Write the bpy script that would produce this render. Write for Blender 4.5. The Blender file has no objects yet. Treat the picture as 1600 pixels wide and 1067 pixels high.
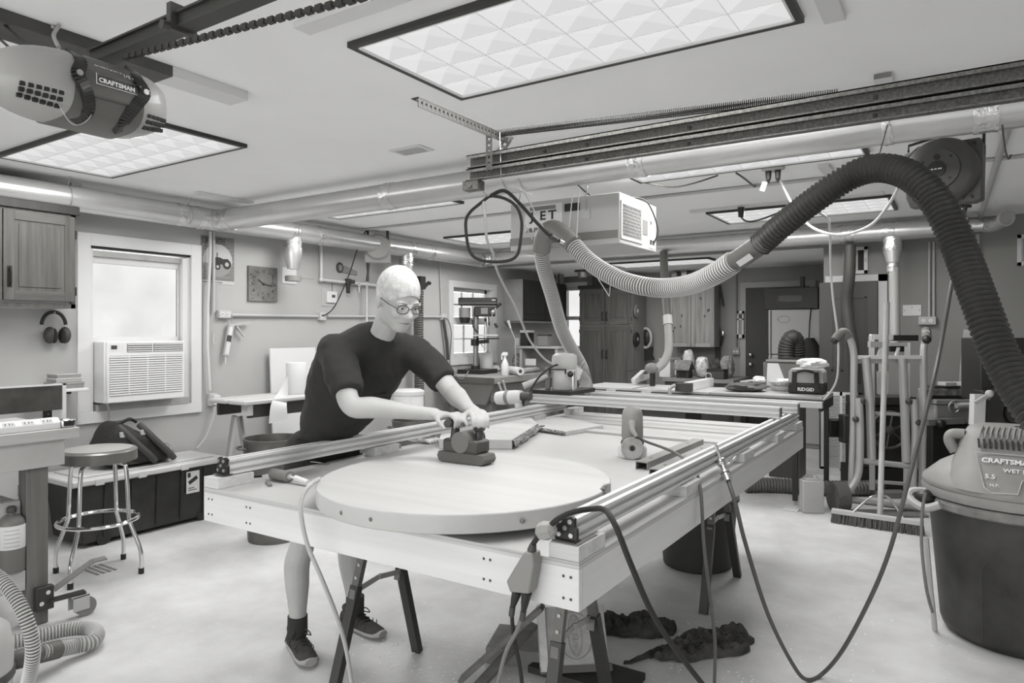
import bpy, math, random
from mathutils import Vector, Matrix, noise
random.seed(7)
PI = math.pi
scene = bpy.context.scene
COL = scene.collection

# ---------------------------------------------------------------- camera
FPX, CX, HY, YAW, CAMH = 1082.0, 800.0, 519.0, math.radians(32.9), 1.5
cam_data = bpy.data.cameras.new('camera')
cam_data.sensor_width = 36.0
cam_data.lens = FPX / 1600.0 * 36.0
cam_data.shift_y = -(1067 / 2 - HY) / 1600.0
cam_data.clip_start = 0.02
cam = bpy.data.objects.new('camera', cam_data)
COL.objects.link(cam)
cam.location = (0, 0, CAMH)
cam.rotation_euler = (PI / 2, 0, YAW)
scene.camera = cam

# ---------------------------------------------------------------- world and exposure
world = bpy.data.worlds.new('world')
scene.world = world
world.use_nodes = True
wn = world.node_tree
bg = wn.nodes['Background']
bg.inputs['Strength'].default_value = 3.3        # bright overcast daylight
tc = wn.nodes.new('ShaderNodeTexCoord')
nz = wn.nodes.new('ShaderNodeTexNoise'); nz.inputs['Scale'].default_value = 14; nz.inputs['Detail'].default_value = 6
rp = wn.nodes.new('ShaderNodeValToRGB')
rp.color_ramp.elements[0].position = .35; rp.color_ramp.elements[0].color = (.86, .86, .85, 1)
rp.color_ramp.elements[1].position = .6; rp.color_ramp.elements[1].color = (1, 1, .995, 1)
wn.links.new(tc.outputs['Generated'], nz.inputs['Vector'])
wn.links.new(nz.outputs['Fac'], rp.inputs['Fac'])
wn.links.new(rp.outputs['Color'], bg.inputs['Color'])
vs = scene.view_settings
vs.view_transform = 'Standard'; vs.look = 'None'; vs.gamma = 1.0; vs.exposure = 0.0; vs.use_curve_mapping = False
LAMP_WATTS = 36.0        # each ceiling fixture
DIFFUSER = 0.80          # what the prismatic lens itself shows

# ---------------------------------------------------------------- pixel -> place
FW = Vector((-math.sin(YAW), math.cos(YAW), 0)); RT = Vector((math.cos(YAW), math.sin(YAW), 0))
def at(px, py, X=None, Y=None, Z=None, t=None):
    d = FW + RT * ((px - CX) / FPX) + Vector((0, 0, (HY - py) / FPX))
    if X is not None: t = X / d.x
    elif Y is not None: t = Y / d.y
    elif Z is not None: t = (Z - CAMH) / d.z
    p = d * t; p.z += CAMH
    return p

# ---------------------------------------------------------------- mesh builder
def rotz(a): return Matrix.Rotation(a, 4, 'Z')
def frame(o, x, z):
    """matrix with origin o, x axis along x, z axis near z"""
    x = Vector(x).normalized(); z = Vector(z); z = (z - x * z.dot(x)).normalized(); y = z.cross(x)
    m = Matrix((x, y, z)).transposed().to_4x4(); m.translation = Vector(o); return m
def crom(pts, n=10, closed=False):
    P = [Vector(p) for p in pts]; out = []
    N = len(P)
    rng = range(N) if closed else range(N - 1)
    for i in rng:
        if closed: a, b, c, d = P[i - 1], P[i], P[(i + 1) % N], P[(i + 2) % N]
        else: a, b, c, d = P[max(i - 1, 0)], P[i], P[i + 1], P[min(i + 2, N - 1)]
        for k in range(n):
            t = k / n
            out.append(.5 * ((2 * b) + (c - a) * t + (2 * a - 5 * b + 4 * c - d) * t * t + (3 * b - a - 3 * c + d) * t ** 3))
    if not closed: out.append(P[-1].copy())
    return out
def resample(pts, step):
    out = [pts[0].copy()]; acc = 0; last = pts[0].copy()
    for p in pts[1:]:
        seg = (p - last).length
        while seg > 1e-9 and acc + seg >= step:
            last = last + (p - last) * ((step - acc) / seg); out.append(last.copy()); seg = (p - last).length; acc = 0
        acc += seg; last = p.copy()
    return out

class MB:
    def __init__(s): s.v = []; s.f = []
    def add(s, vs, fs, m=None):
        o = len(s.v)
        s.v += [Vector(p) if m is None else m @ Vector(p) for p in vs]
        s.f += [tuple(i + o for i in f) for f in fs]
        return s
    def box(s, x0, x1, y0, y1, z0, z1, m=None):
        v = [(x, y, z) for z in (z0, z1) for y in (y0, y1) for x in (x0, x1)]
        return s.add(v, [(0, 2, 3, 1), (4, 5, 7, 6), (0, 1, 5, 4), (2, 6, 7, 3), (0, 4, 6, 2), (1, 3, 7, 5)], m)
    def cbox(s, c, sz, m=None):
        return s.box(c[0] - sz[0] / 2, c[0] + sz[0] / 2, c[1] - sz[1] / 2, c[1] + sz[1] / 2, c[2] - sz[2] / 2, c[2] + sz[2] / 2, m)
    def bar(s, p0, p1, w, h, up=(0, 0, 1)):
        """rectangular bar from p0 to p1; w across, h along up"""
        p0 = Vector(p0); p1 = Vector(p1); d = p1 - p0
        if abs(d.normalized().dot(Vector(up))) > .98: up = (1, 0, 0)
        m = frame(p0, d, up)
        return s.box(0, d.length, -w / 2, w / 2, -h / 2, h / 2, m)
    def tube(s, pts, r, n=8, closed=False, cap=True):
        P = [Vector(p) for p in pts]; N = len(P)
        rr = r if isinstance(r, (list, tuple)) else [r] * N
        tang = []
        for i in range(N):
            if closed: t = P[(i + 1) % N] - P[i - 1]
            else: t = P[min(i + 1, N - 1)] - P[max(i - 1, 0)]
            if t.length < 1e-9: t = Vector((0, 0, 1))
            tang.append(t.normalized())
        a = Vector((0, 0, 1)) if abs(tang[0].z) < .9 else Vector((1, 0, 0))
        u = tang[0].cross(a).normalized(); vs = []
        for i in range(N):
            u = (u - tang[i] * u.dot(tang[i])).normalized(); w = tang[i].cross(u)
            for k in range(n):
                c = 2 * PI * k / n
                vs.append(P[i] + (u * math.cos(c) + w * math.sin(c)) * rr[i])
        fs = []
        for i in range(N if closed else N - 1):
            j = (i + 1) % N
            for k in range(n):
                l = (k + 1) % n
                fs.append((i * n + k, i * n + l, j * n + l, j * n + k))
        if cap and not closed:
            fs.append(tuple(range(n - 1, -1, -1))); fs.append(tuple((N - 1) * n + k for k in range(n)))
        return s.add(vs, fs)
    def cyl(s, p0, p1, r0, r1=None, n=16): return s.tube([p0, p1], [r0, r0 if r1 is None else r1], n)
    def lathe(s, prof, n=24, m=None, a0=0, a1=2 * PI):
        """prof: (r, z) list, revolved about z"""
        full = abs(a1 - a0 - 2 * PI) < 1e-6; K = n if full else n + 1
        vs = [(r * math.cos(a0 + (a1 - a0) * k / n), r * math.sin(a0 + (a1 - a0) * k / n), z) for r, z in prof for k in range(K)]
        fs = []
        for i in range(len(prof) - 1):
            for k in range(n):
                l = (k + 1) % K
                fs.append((i * K + k, i * K + l, (i + 1) * K + l, (i + 1) * K + k))
        if full:
            if prof[0][0] > 1e-6: fs.append(tuple(range(K - 1, -1, -1)))
            if prof[-1][0] > 1e-6: fs.append(tuple((len(prof) - 1) * K + k for k in range(K)))
        return s.add(vs, fs, m)
    def prism(s, poly, z0, z1, m=None):
        n = len(poly)
        vs = [(x, y, z0) for x, y in poly] + [(x, y, z1) for x, y in poly]
        fs = [tuple(range(n - 1, -1, -1)), tuple(range(n, 2 * n))] + [(i, (i + 1) % n, n + (i + 1) % n, n + i) for i in range(n)]
        return s.add(vs, fs, m)
    def ball(s, c, r, n=16, k=10, m=None):
        if not isinstance(r, (tuple, list)): r = (r, r, r)
        vs = []; fs = []
        for i in range(k + 1):
            a = PI * i / k
            for j in range(n):
                b = 2 * PI * j / n
                vs.append((c[0] + r[0] * math.sin(a) * math.cos(b), c[1] + r[1] * math.sin(a) * math.sin(b), c[2] - r[2] * math.cos(a)))
        for i in range(k):
            for j in range(n):
                l = (j + 1) % n
                fs.append((i * n + j, i * n + l, (i + 1) * n + l, (i + 1) * n + j))
        return s.add(vs, fs, m)
    def quad(s, a, b, c, d): return s.add([a, b, c, d], [(0, 1, 2, 3)])
    def grid(s, fn, nu, nv):
        vs = [fn(i / nu, j / nv) for j in range(nv + 1) for i in range(nu + 1)]
        fs = [(j * (nu + 1) + i, j * (nu + 1) + i + 1, (j + 1) * (nu + 1) + i + 1, (j + 1) * (nu + 1) + i) for j in range(nv) for i in range(nu)]
        return s.add(vs, fs)
    def tf(s, m): s.v = [m @ p for p in s.v]; return s
def B(*a, **k): return MB().box(*a, **k)
def hose(pts, r, pitch=.016, amp=.006, n=14, m=None):
    """corrugated hose"""
    P = resample(crom(pts, 24), pitch / 4)
    rr = [r + amp * (.5 + .5 * math.cos(2 * PI * i / 4)) - amp / 2 for i in range(len(P))]
    return MB().tube(P, rr, n)
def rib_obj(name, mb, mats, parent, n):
    """corrugated hose with rib shade painted in: grooves take the darker second material"""
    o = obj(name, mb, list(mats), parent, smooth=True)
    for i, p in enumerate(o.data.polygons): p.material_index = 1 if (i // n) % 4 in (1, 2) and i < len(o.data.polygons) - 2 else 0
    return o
def coil(p0, p1, r, turns, wire, n=6, seg=10):
    p0 = Vector(p0); p1 = Vector(p1); m = frame(p0, p1 - p0, (0, 0, 1)); L = (p1 - p0).length
    pts = [m @ Vector((L * i / (turns * seg), r * math.cos(2 * PI * i / seg), r * math.sin(2 * PI * i / seg))) for i in range(turns * seg + 1)]
    return MB().tube(pts, wire, n)

# ---------------------------------------------------------------- objects
def wmat(o):
    m = o.matrix_basis.copy()
    while o.parent: o = o.parent; m = o.matrix_basis @ m
    return m
def mesh_of(name, mb, mat, smooth, inv=None):
    me = bpy.data.meshes.new(name)
    vs = mb.v if inv is None else [inv @ p for p in mb.v]
    me.from_pydata([tuple(p) for p in vs], [], mb.f)
    me.validate()
    for m in (mat if isinstance(mat, (list, tuple)) else [mat]): me.materials.append(m)
    if smooth:
        me.shade_smooth(); me.set_sharp_from_angle(angle=math.radians(40))
    return me
def obj(name, mb, mat, parent=None, smooth=False, bevel=0, origin=None):
    """one mesh object; mb is in world space and is moved into the parent's space"""
    if parent is not None:
        o = bpy.data.objects.new(name, mesh_of(name, mb, mat, smooth, wmat(parent).inverted()))
        o.parent = parent
    else:
        if origin is None:
            xs = [p.x for p in mb.v]; ys = [p.y for p in mb.v]; zs = [p.z for p in mb.v]
            origin = ((min(xs) + max(xs)) / 2, (min(ys) + max(ys)) / 2, min(zs))
        o = bpy.data.objects.new(name, mesh_of(name, mb, mat, smooth, Matrix.Translation(Vector(origin)).inverted()))
        o.location = origin
    COL.objects.link(o)
    if bevel:
        b = o.modifiers.new('bevel', 'BEVEL'); b.width = bevel; b.segments = 2; b.limit_method = 'ANGLE'; b.angle_limit = math.radians(35)
        if not smooth: o.data.shade_smooth(); o.data.set_sharp_from_angle(angle=math.radians(60))
    return o
def tag(o, label=None, cat=None, group=None, kind=None):
    if label: o['label'] = label
    if cat: o['category'] = cat
    if group: o['group'] = group
    if kind: o['kind'] = kind
    return o
def thing(name, label, cat, loc=(0, 0, 0), rz=0, group=None):
    o = bpy.data.objects.new(name, None); COL.objects.link(o)
    o.empty_display_size = .1; o.location = loc; o.rotation_euler = (0, 0, rz)
    return tag(o, label, cat, group)
def one(name, mb, mat, label, cat, group=None, **k): return tag(obj(name, mb, mat, **k), label, cat, group)
def struct(name, mb, mat, **k): return tag(obj(name, mb, mat, **k), kind='structure')
def dup(root, loc, rz=None, label=None):
    def cp(o, par):
        c = o.copy(); COL.objects.link(c); c.parent = par
        for ch in o.children: cp(ch, c)
        return c
    r = cp(root, None); r.location = loc
    if rz is not None: r.rotation_euler = (0, 0, rz)
    if label: r['label'] = label
    return r
def text(name, s, size, o, x, up, mat, parent=None, align='LEFT', depth=.0008, bold=0, sx=1.0):
    cu = bpy.data.curves.new(name, 'FONT'); cu.body = s; cu.size = size; cu.align_x = align
    cu.extrude = depth; cu.offset = bold; cu.resolution_u = 2
    t = bpy.data.objects.new(name, cu); COL.objects.link(t)
    dg = bpy.context.evaluated_depsgraph_get()
    me = bpy.data.meshes.new_from_object(t.evaluated_get(dg))
    COL.objects.unlink(t); bpy.data.objects.remove(t)
    x = Vector(x).normalized(); up = Vector(up); up = (up - x * up.dot(x)).normalized(); nrm = x.cross(up)
    m = Matrix((x, up, nrm)).transposed().to_4x4(); m.translation = Vector(o)
    mb = MB(); mb.add([(v.co.x * sx, v.co.y, v.co.z) for v in me.vertices], [tuple(p.vertices) for p in me.polygons], m)
    bpy.data.meshes.remove(me)
    return obj(name, mb, mat, parent)

# ---------------------------------------------------------------- materials
def tint(v): 
    k = (1 - min(v, 1)) ** 3 * .10
    return (v * (1 + k * .25), v, v * (1 - k * 1.1), 1)
MATS = {}
def mat(name, v, rough=.6, metal=0, var=.0, scale=6, bump=0, bscale=None, coat=0, spec=.5, v2=None, stretch=(1, 1, 1), detail=4, alpha=None):
    if name in MATS: return MATS[name]
    m = bpy.data.materials.new(name); m.use_nodes = True; nt = m.node_tree; b = nt.nodes['Principled BSDF']
    b.inputs['Base Color'].default_value = tint(v); b.inputs['Roughness'].default_value = rough
    b.inputs['Metallic'].default_value = metal; b.inputs['Specular IOR Level'].default_value = spec
    if coat: b.inputs['Coat Weight'].default_value = coat
    if var or bump:
        tcn = nt.nodes.new('ShaderNodeTexCoord'); mp = nt.nodes.new('ShaderNodeMapping'); mp.inputs['Scale'].default_value = stretch
        nt.links.new(tcn.outputs['Object'], mp.inputs['Vector'])
    if var:
        n = nt.nodes.new('ShaderNodeTexNoise'); n.inputs['Scale'].default_value = scale; n.inputs['Detail'].default_value = detail; n.inputs['Roughness'].default_value = .6
        r = nt.nodes.new('ShaderNodeValToRGB')
        lo = v2 if v2 is not None else v * (1 - var)
        hi = v if v2 is not None else min(1, v * (1 + var))
        r.color_ramp.elements[0].position = .3; r.color_ramp.elements[0].color = tint(lo)
        r.color_ramp.elements[1].position = .7; r.color_ramp.elements[1].color = tint(hi)
        nt.links.new(mp.outputs['Vector'], n.inputs['Vector']); nt.links.new(n.outputs['Fac'], r.inputs['Fac']); nt.links.new(r.outputs['Color'], b.inputs['Base Color'])
    if bump:
        n2 = nt.nodes.new('ShaderNodeTexNoise'); n2.inputs['Scale'].default_value = bscale or scale * 3; n2.inputs['Detail'].default_value = 5
        bp = nt.nodes.new('ShaderNodeBump'); bp.inputs['Strength'].default_value = bump; bp.inputs['Distance'].default_value = .01
        nt.links.new(mp.outputs['Vector'], n2.inputs['Vector']); nt.links.new(n2.outputs['Fac'], bp.inputs['Height']); nt.links.new(bp.outputs['Normal'], b.inputs['Normal'])
    MATS[name] = m
    return m
def emit(name, v, s):
    if name in MATS: return MATS[name]
    m = bpy.data.materials.new(name); m.use_nodes = True; nt = m.node_tree
    e = nt.nodes.new('ShaderNodeEmission'); e.inputs['Color'].default_value = tint(v); e.inputs['Strength'].default_value = s
    nt.links.new(e.outputs[0], nt.nodes['Material Output'].inputs['Surface']); MATS[name] = m
    return m
def glassy(name, refl=.08, v=1.0, rough=.02):
    if name in MATS: return MATS[name]
    m = bpy.data.materials.new(name); m.use_nodes = True; nt = m.node_tree
    a = nt.nodes.new('ShaderNodeBsdfTransparent'); a.inputs['Color'].default_value = (v, v, v, 1)
    g = nt.nodes.new('ShaderNodeBsdfGlossy'); g.inputs['Roughness'].default_value = rough
    x = nt.nodes.new('ShaderNodeMixShader'); x.inputs[0].default_value = refl
    nt.links.new(a.outputs[0], x.inputs[1]); nt.links.new(g.outputs[0], x.inputs[2])
    nt.links.new(x.outputs[0], nt.nodes['Material Output'].inputs['Surface']); MATS[name] = m
    return m
def wood(name, v, v2, axis='y', scale=3, rough=.55): 
    st = {'x': (.35, 6, 6), 'y': (6, .35, 6), 'z': (6, 6, .35)}[axis]
    return mat(name, v, rough, var=.2, v2=v2, scale=scale, stretch=st, detail=6)

WHITE = mat('white_paint', .66, .5)
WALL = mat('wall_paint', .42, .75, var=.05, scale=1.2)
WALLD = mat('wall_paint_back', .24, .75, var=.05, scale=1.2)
CEIL = mat('ceiling_paint', .88, .85, var=.04, scale=.7)
CONC = mat('concrete', .67, .5, var=.14, scale=3.0, bump=.1, bscale=40, detail=12, v2=.49)
BLACK = mat('black_plastic', .014, .4)
BLACKM = mat('black_matt', .018, .75)
DARK = mat('dark_grey', .05, .5)
DARKM = mat('dark_grey_metal', .045, .45, metal=.3)
GREY = mat('mid_grey', .20, .5)
LGREY = mat('light_grey', .45, .5)
GALV = mat('galvanised_steel', .42, .38, metal=.75, var=.22, scale=60, detail=2)
GALVD = mat('galvanised_track', .13, .45, metal=.5, var=.4, scale=110, detail=2)
DUCTM = mat('duct_metal', .58, .33, metal=.7, var=.06, scale=3, stretch=(1, 1, 1))
FOIL = mat('foil_tape', .66, .22, metal=.85, bump=.9, bscale=30, var=.1, scale=20)
CHROME = mat('chrome', .72, .12, metal=1)
STEEL = mat('steel', .5, .3, metal=.8)
ALU = mat('aluminium', .60, .5, metal=0, spec=.5)
ALUD = mat('aluminium_groove', .42, .4, metal=.4)
PLY = mat('pale_plywood', .44, .5, var=.05, scale=2)
PLYE = wood('plywood_face', .70, .56, 'y', 2.2)
PLYX = wood('plywood_face_x', .72, .60, 'x', 2.0)
SLABW = wood('maple_slab', .50, .42, 'x', 1.2)
WOODB = wood('bench_wood', .46, .34, 'y', 3)
WOODZ = wood('bench_post', .16, .10, 'z', 3)
OAKZ = wood('oak_upright', .13, .06, 'z', 4)
OAK2Z = wood('oak_wall_upright', .105, .05, 'z', 5)
OAK2Y = wood('oak_wall_rail', .105, .05, 'y', 5)
OAKY = wood('oak_rail', .17, .085, 'y', 4)
OAKD = wood('dark_oak', .035, .02, 'z', 4)
OAKX = wood('oak_rail_x', .15, .08, 'x', 4)
PINEZ = wood('knotty_pine', .32, .16, 'z', 4)
BARK = mat('bark', .05, .95, var=.6, scale=14, bump=1, bscale=24)
BROWN = mat('brown_door', .032, .6, var=.1, scale=3)
PAPER = mat('paper', .62, .8)
CLOTHW = mat('white_cloth', .78, .9, bump=.4, bscale=30)
RUBBER = mat('rubber', .02, .7)
HOSEL = mat('light_hose', .34, .5)
HOSELG = mat('light_hose_groove_shade', .10, .6)  # darker copy of the hose colour, paints the shade between ribs
HOSELT = mat('light_hose_crest', .46, .5)  # lighter copy for the crests, so the painted ribs stand out
HOSED = mat('dark_hose', .03, .45)
HOSEG = mat('grey_hose', .10, .5)
CORDW = mat('white_cord', .48, .5)
CORDG = mat('grey_cord', .16, .5)
INK = mat('ink', .03, .7)
INKW = mat('white_ink', .72, .6)
INKG = mat('grey_ink', .25, .6)
LENS = [emit('facet_shading_%d' % k, 1.0, DIFFUSER * f) for k, f in enumerate((1.0, .93, .86, .97))]  # glow stepped per facet to paint in the shading of each cell
GLASS = glassy('window_glass', .04, .55)   # added tint dims the bright sky seen through the panes
SAWD = mat('sawdust', .9, .9)
# ================================================================ the room
XL, YB, YF, ZC, XR, Y0, ZB = -5.6, 7.97, 10.3, 2.6, 1.75, -1.3, 2.43
# floor, ceilings, walls
struct('floor', B(XL - .15, XR + .15, Y0 - .15, YF + .15, -.1, 0), CONC)
# window openings on the left wall
w1a = at(140, 500, X=XL).y; w1b = at(297, 500, X=XL).y; w1t = at(215, 391, X=XL).z; w1s = at(215, 637, X=XL).z
w2a = at(707, 500, X=XL).y; w2b = at(769, 500, X=XL).y; w2t = at(738, 451, X=XL).z; w2s = at(738, 557, X=XL).z
cz = MB()
def wallx(mb, x0, x1, y0, y1, z0, z1, holes):
    ys = y0
    for a, b, s, t in holes:
        mb.box(x0, x1, ys, a, z0, z1); mb.box(x0, x1, a, b, z0, s); mb.box(x0, x1, a, b, t, z1); ys = b
    mb.box(x0, x1, ys, y1, z0, z1); return mb
struct('wall_left', wallx(MB(), XL - .14, XL, Y0, YF, 0, ZC, [(w1a, w1b, w1s, w1t), (w2a, w2b, w2s, w2t)]), WALL)
xo = at(1287, 500, Y=YB).x          # right jamb of the wide opening to the back room
ceil_m = B(XL - .14, XR, Y0, YB + .12, ZC, ZC + .1)
struct('ceiling', ceil_m, CEIL)
struct('ceiling_back', B(XL - .14, xo, YB + .12, YF, ZB, ZB + .1), CEIL)
wb = MB().box(xo, XR, YB, YB + .12, 0, ZC).box(XL, xo, YB, YB + .12, 2.41, ZC)
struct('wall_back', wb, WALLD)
# far wall with a window at its left end
fwa = at(880, 500, Y=YF).x; fwb = at(904, 500, Y=YF).x; fwt = at(890, 449, Y=YF).z; fws = at(890, 545, Y=YF).z
wf = MB().box(XL, fwa, YF, YF + .14, 0, ZB).box(fwa, fwb + .1, YF, YF + .14, 0, fws).box(fwa, fwb + .1, YF, YF + .14, fwt, ZB).box(fwb + .1, xo, YF, YF + .14, 0, ZB)
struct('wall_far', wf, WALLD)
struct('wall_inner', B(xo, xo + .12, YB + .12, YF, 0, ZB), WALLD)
# right wall with its closed sectional garage door
struct('wall_right', MB().box(XR, XR + .12, Y0, -.3, 0, ZC).box(XR, XR + .12, -.3, 2.45, 2.15, ZC).box(XR, XR + .12, 2.45, YB, 0, ZC), WALL)
GD = tag(bpy.data.objects.new('door_3', None), kind='structure'); COL.objects.link(GD); GD.location = (XR, 1.07, 0)
for k in (0, 1, 3): obj('section', B(XR + .03, XR + .07, -.3, 2.45, k * .5375 + .002, (k + 1) * .5375 - .004), WHITE, GD, bevel=.004)
za, zb = 2 * .5375 + .002, 3 * .5375 - .004
obj('added_window_section', MB().box(XR + .03, XR + .07, -.3, 2.45, za, za + .05).box(XR + .03, XR + .07, -.3, 2.45, zb - .05, zb).box(XR + .03, XR + .07, -.3, -.25, za, zb).box(XR + .03, XR + .07, 2.4, 2.45, za, zb), WHITE, GD)  # unseen pane row, added to let daylight in from the right
for k in range(3): y = -.25 + 2.65 * (k + 1) / 4; obj('mullion', B(XR + .03, XR + .07, y - .02, y + .02, za + .05, zb - .05), WHITE, GD)
for k in range(4): y = -.25 + 2.65 * k / 4; obj('pane', B(XR + .048, XR + .052, y + .02, y + 2.65 / 4 - .02, za + .05, zb - .05), glassy('added_pane_glass', .05, .97), GD)
# wall behind the camera; unseen doorway assumed, added for daylight on camera-facing sides
struct('wall_front', MB().box(XL, -4.7, Y0 - .12, Y0, 0, ZC).box(-4.7, .6, Y0 - .12, Y0, 2.25, ZC).box(.6, XR, Y0 - .12, Y0, 0, ZC), WALL)
struct('driveway', B(-8, 4, Y0 - 7, Y0 - .15, -.12, -.02), CONC)

# ---- windows
def casing(nm, y0, y1, s, t, w, ap, proud=.022, sill=True):
    root = tag(bpy.data.objects.new(nm, None), kind='structure'); COL.objects.link(root); root.location = (XL, (y0 + y1) / 2, s)
    obj('casing_board', B(XL, XL + proud, y0 - w, y0, s, t + w), WHITE, root, bevel=.002)
    obj('casing_board', B(XL, XL + proud, y1, y1 + w, s, t + w), WHITE, root, bevel=.002)
    obj('head_board', B(XL, XL + proud, y0, y1, t, t + w), WHITE, root, bevel=.002)
    obj('apron_board', B(XL, XL + proud + .004, y0 - w, y1 + w, s - ap, s), WHITE, root, bevel=.002)
    return root
r = casing('window_1', w1a, w1b, w1s, w1t, .095, .085)
obj('jamb', B(XL - .13, XL, w1a, w1a + .025, w1s, w1t), WHITE, r)
obj('jamb', B(XL - .13, XL, w1b - .025, w1b, w1s, w1t), WHITE, r)
obj('head_jamb', B(XL - .13, XL, w1a, w1b, w1t - .02, w1t), WHITE, r)
obj('shade_slot', B(XL - .02, XL + .004, w1a + .01, w1b - .02, w1t - .018, w1t + .012), BLACKM, r)
obj('head_strip', B(XL - .05, XL - .012, w1a + .03, w1b - .03, w1t - .075, w1t - .03), mat('raw_pine', .42, .6, var=.2, scale=5), r)
ga = at(146, 500, X=XL).y; gb = at(283, 500, X=XL).y; gt = at(215, 415, X=XL).z; gs = at(215, 526, X=XL).z
sash = MB().box(XL - .08, XL - .04, w1a + .025, ga, w1s, w1t - .03).box(XL - .08, XL - .04, gb, w1b - .025, w1s, w1t - .03)
sash.box(XL - .08, XL - .04, ga, gb, gt, w1t - .075).box(XL - .085, XL - .03, ga, gb, gs - .05, gs).box(XL - .08, XL - .05, ga, gb, w1s + .03, gs - .05)
obj('sash', sash, WHITE, r, bevel=.003)
obj('stop', B(XL - .03, XL + .01, w1b - .075, w1b - .03, w1s, w1t - .03), WHITE, r, bevel=.003)
obj('pane', B(XL - .066, XL - .062, ga, gb, gs, gt), GLASS, r)
obj('sill_board', B(XL - .1, XL + .03, w1a + .04, w1b - .03, w1s - .0, w1s + .055), mat('raw_sill', .36, .7, var=.15, scale=4), r, bevel=.002)
r = casing('window_2', w2a, w2b, w2s, w2t, .085, .10)
obj('jamb', B(XL - .13, XL, w2a, w2a + .02, w2s, w2t), WHITE, r)
obj('jamb', B(XL - .13, XL, w2b - .02, w2b, w2s, w2t), WHITE, r)
sm = MB(); mid = (w2s + w2t) / 2 + .02
for a, b, x in ((w2s, mid, -.05), (mid, w2t, -.085)):
    sm.box(XL + x - .03, XL + x, w2a + .02, w2b - .02, a, a + .05).box(XL + x - .03, XL + x, w2a + .02, w2b - .02, b - .05, b)
    sm.box(XL + x - .03, XL + x, w2a + .02, w2a + .07, a, b).box(XL + x - .03, XL + x, w2b - .07, w2b - .02, a, b)
obj('sash', sm, WHITE, r)
mu = MB()
for a, b, x in ((w2s + .05, mid - .05, -.065), (mid + .05, w2t - .05, -.1)):
    for k in (1, 2):
        y = w2a + .07 + (w2b - w2a - .14) * k / 3; mu.box(XL + x - .008, XL + x + .008, y - .009, y + .009, a, b)
    z = (a + b) / 2; mu.box(XL + x - .008, XL + x + .008, w2a + .07, w2b - .07, z - .009, z + .009)
obj('muntin', mu, WHITE, r)
for a, b, x in ((w2s + .05, mid - .05, -.065), (mid + .05, w2t - .05, -.1)):
    for k in range(3):
        for j in range(2):
            ya = w2a + .07 + (w2b - w2a - .14) * k / 3; yb = w2a + .07 + (w2b - w2a - .14) * (k + 1) / 3
            za = a + (b - a) * j / 2; zb = a + (b - a) * (j + 1) / 2
            obj('pane', B(XL + x - .002, XL + x + .002, ya + .009, yb - .009, za + .009, zb - .009), GLASS, r)
root = tag(bpy.data.objects.new('window_3', None), kind='structure'); COL.objects.link(root); root.location = (fwa, YF, fws)
fm = (fws + fwt) / 2
obj('casing_board', MB().box(fwa - .07, fwa, YF - .02, YF, fws, fwt + .08).box(fwb + .1, fwb + .17, YF - .02, YF, fws, fwt + .08).box(fwa, fwb + .1, YF - .02, YF, fwt, fwt + .08).box(fwa - .07, fwb + .17, YF - .03, YF, fws - .08, fws), WHITE, root)
obj('sash', MB().box(fwa, fwb + .1, YF + .05, YF + .08, fm - .03, fm + .03).box(fwa, fwb + .1, YF + .05, YF + .08, fwt - .05, fwt).box(fwa, fwb + .1, YF + .05, YF + .08, fws, fws + .05).box(fwa, fwa + .04, YF + .05, YF + .08, fws, fwt), WHITE, root)
obj('pane', B(fwa, fwb + .1, YF + .064, YF + .068, fm + .03, fwt - .05), GLASS, root)
obj('pane', B(fwa, fwb + .1, YF + .064, YF + .068, fws + .05, fm - .03), GLASS, root)

# ---- door 1, dark, in the far wall
d1a = at(1166, 500, Y=YF).x; d1t = at(1200, 449, Y=YF).z
DR = tag(bpy.data.objects.new('door_1', None), kind='structure'); COL.objects.link(DR); DR.location = (d1a, YF, 0)
TRIMG = mat('grey_trim', .30, .6)
obj('slab', B(d1a, d1a + .86, YF - .03, YF, 0.01, d1t), BROWN, DR)
obj('casing_board', B(d1a - .08, d1a, YF - .035, YF, 0, d1t + .08), TRIMG, DR)
obj('casing_board', B(d1a + .86, d1a + .94, YF - .035, YF, 0, d1t + .08), TRIMG, DR)
obj('head_board', B(d1a, d1a + .86, YF - .035, YF, d1t, d1t + .08), TRIMG, DR)
for py in (554, 569):
    p = at(1172, py, Y=YF - .05); obj('knob', MB().cyl((p.x + .01, YF - .03, p.z), (p.x + .01, YF - .06, p.z), .02).ball((p.x + .01, YF - .07, p.z), .03), CHROME, DR, smooth=True)
# ---- door 2, brown panelled, against the back wall, with return air grille
yd = YB - .05
a = at(1280, 500, Y=yd).x; b = at(1371, 500, Y=yd).x; zt = at(1330, 440, Y=yd).z
DR = tag(bpy.data.objects.new('door_2', None), kind='structure'); COL.objects.link(DR); DR.location = (a, yd, 0)
BROWN2 = mat('brown_closet_door', .055, .55, var=.08, scale=3)
obj('slab', B(a, b, yd, yd + .045, .06, zt), BROWN2, DR, bevel=.003)
gx0 = at(1283, 600, Y=yd).x; gx1 = at(1347, 600, Y=yd).x; gz1 = at(1300, 612, Y=yd).z; gz0 = at(1300, 735, Y=yd).z
pz0, pz1 = gz1 + .22, zt - .16
xm = (a + b) / 2
for x0, x1 in ((a + .12, xm - .045), (xm + .045, b - .10)):
    fr = MB()
    for q in ((x0, x1, pz0, pz0 + .014), (x0, x1, pz1 - .014, pz1), (x0, x0 + .014, pz0, pz1), (x1 - .014, x1, pz0, pz1)):
        fr.box(q[0], q[1], yd - .007, yd, q[2], q[3])
    obj('panel_moulding', fr, BROWN2, DR)
obj('panel', B(a + .135, xm - .06, yd - .004, yd, pz0 + .03, pz1 - .03), BROWN2, DR, bevel=.003)
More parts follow.
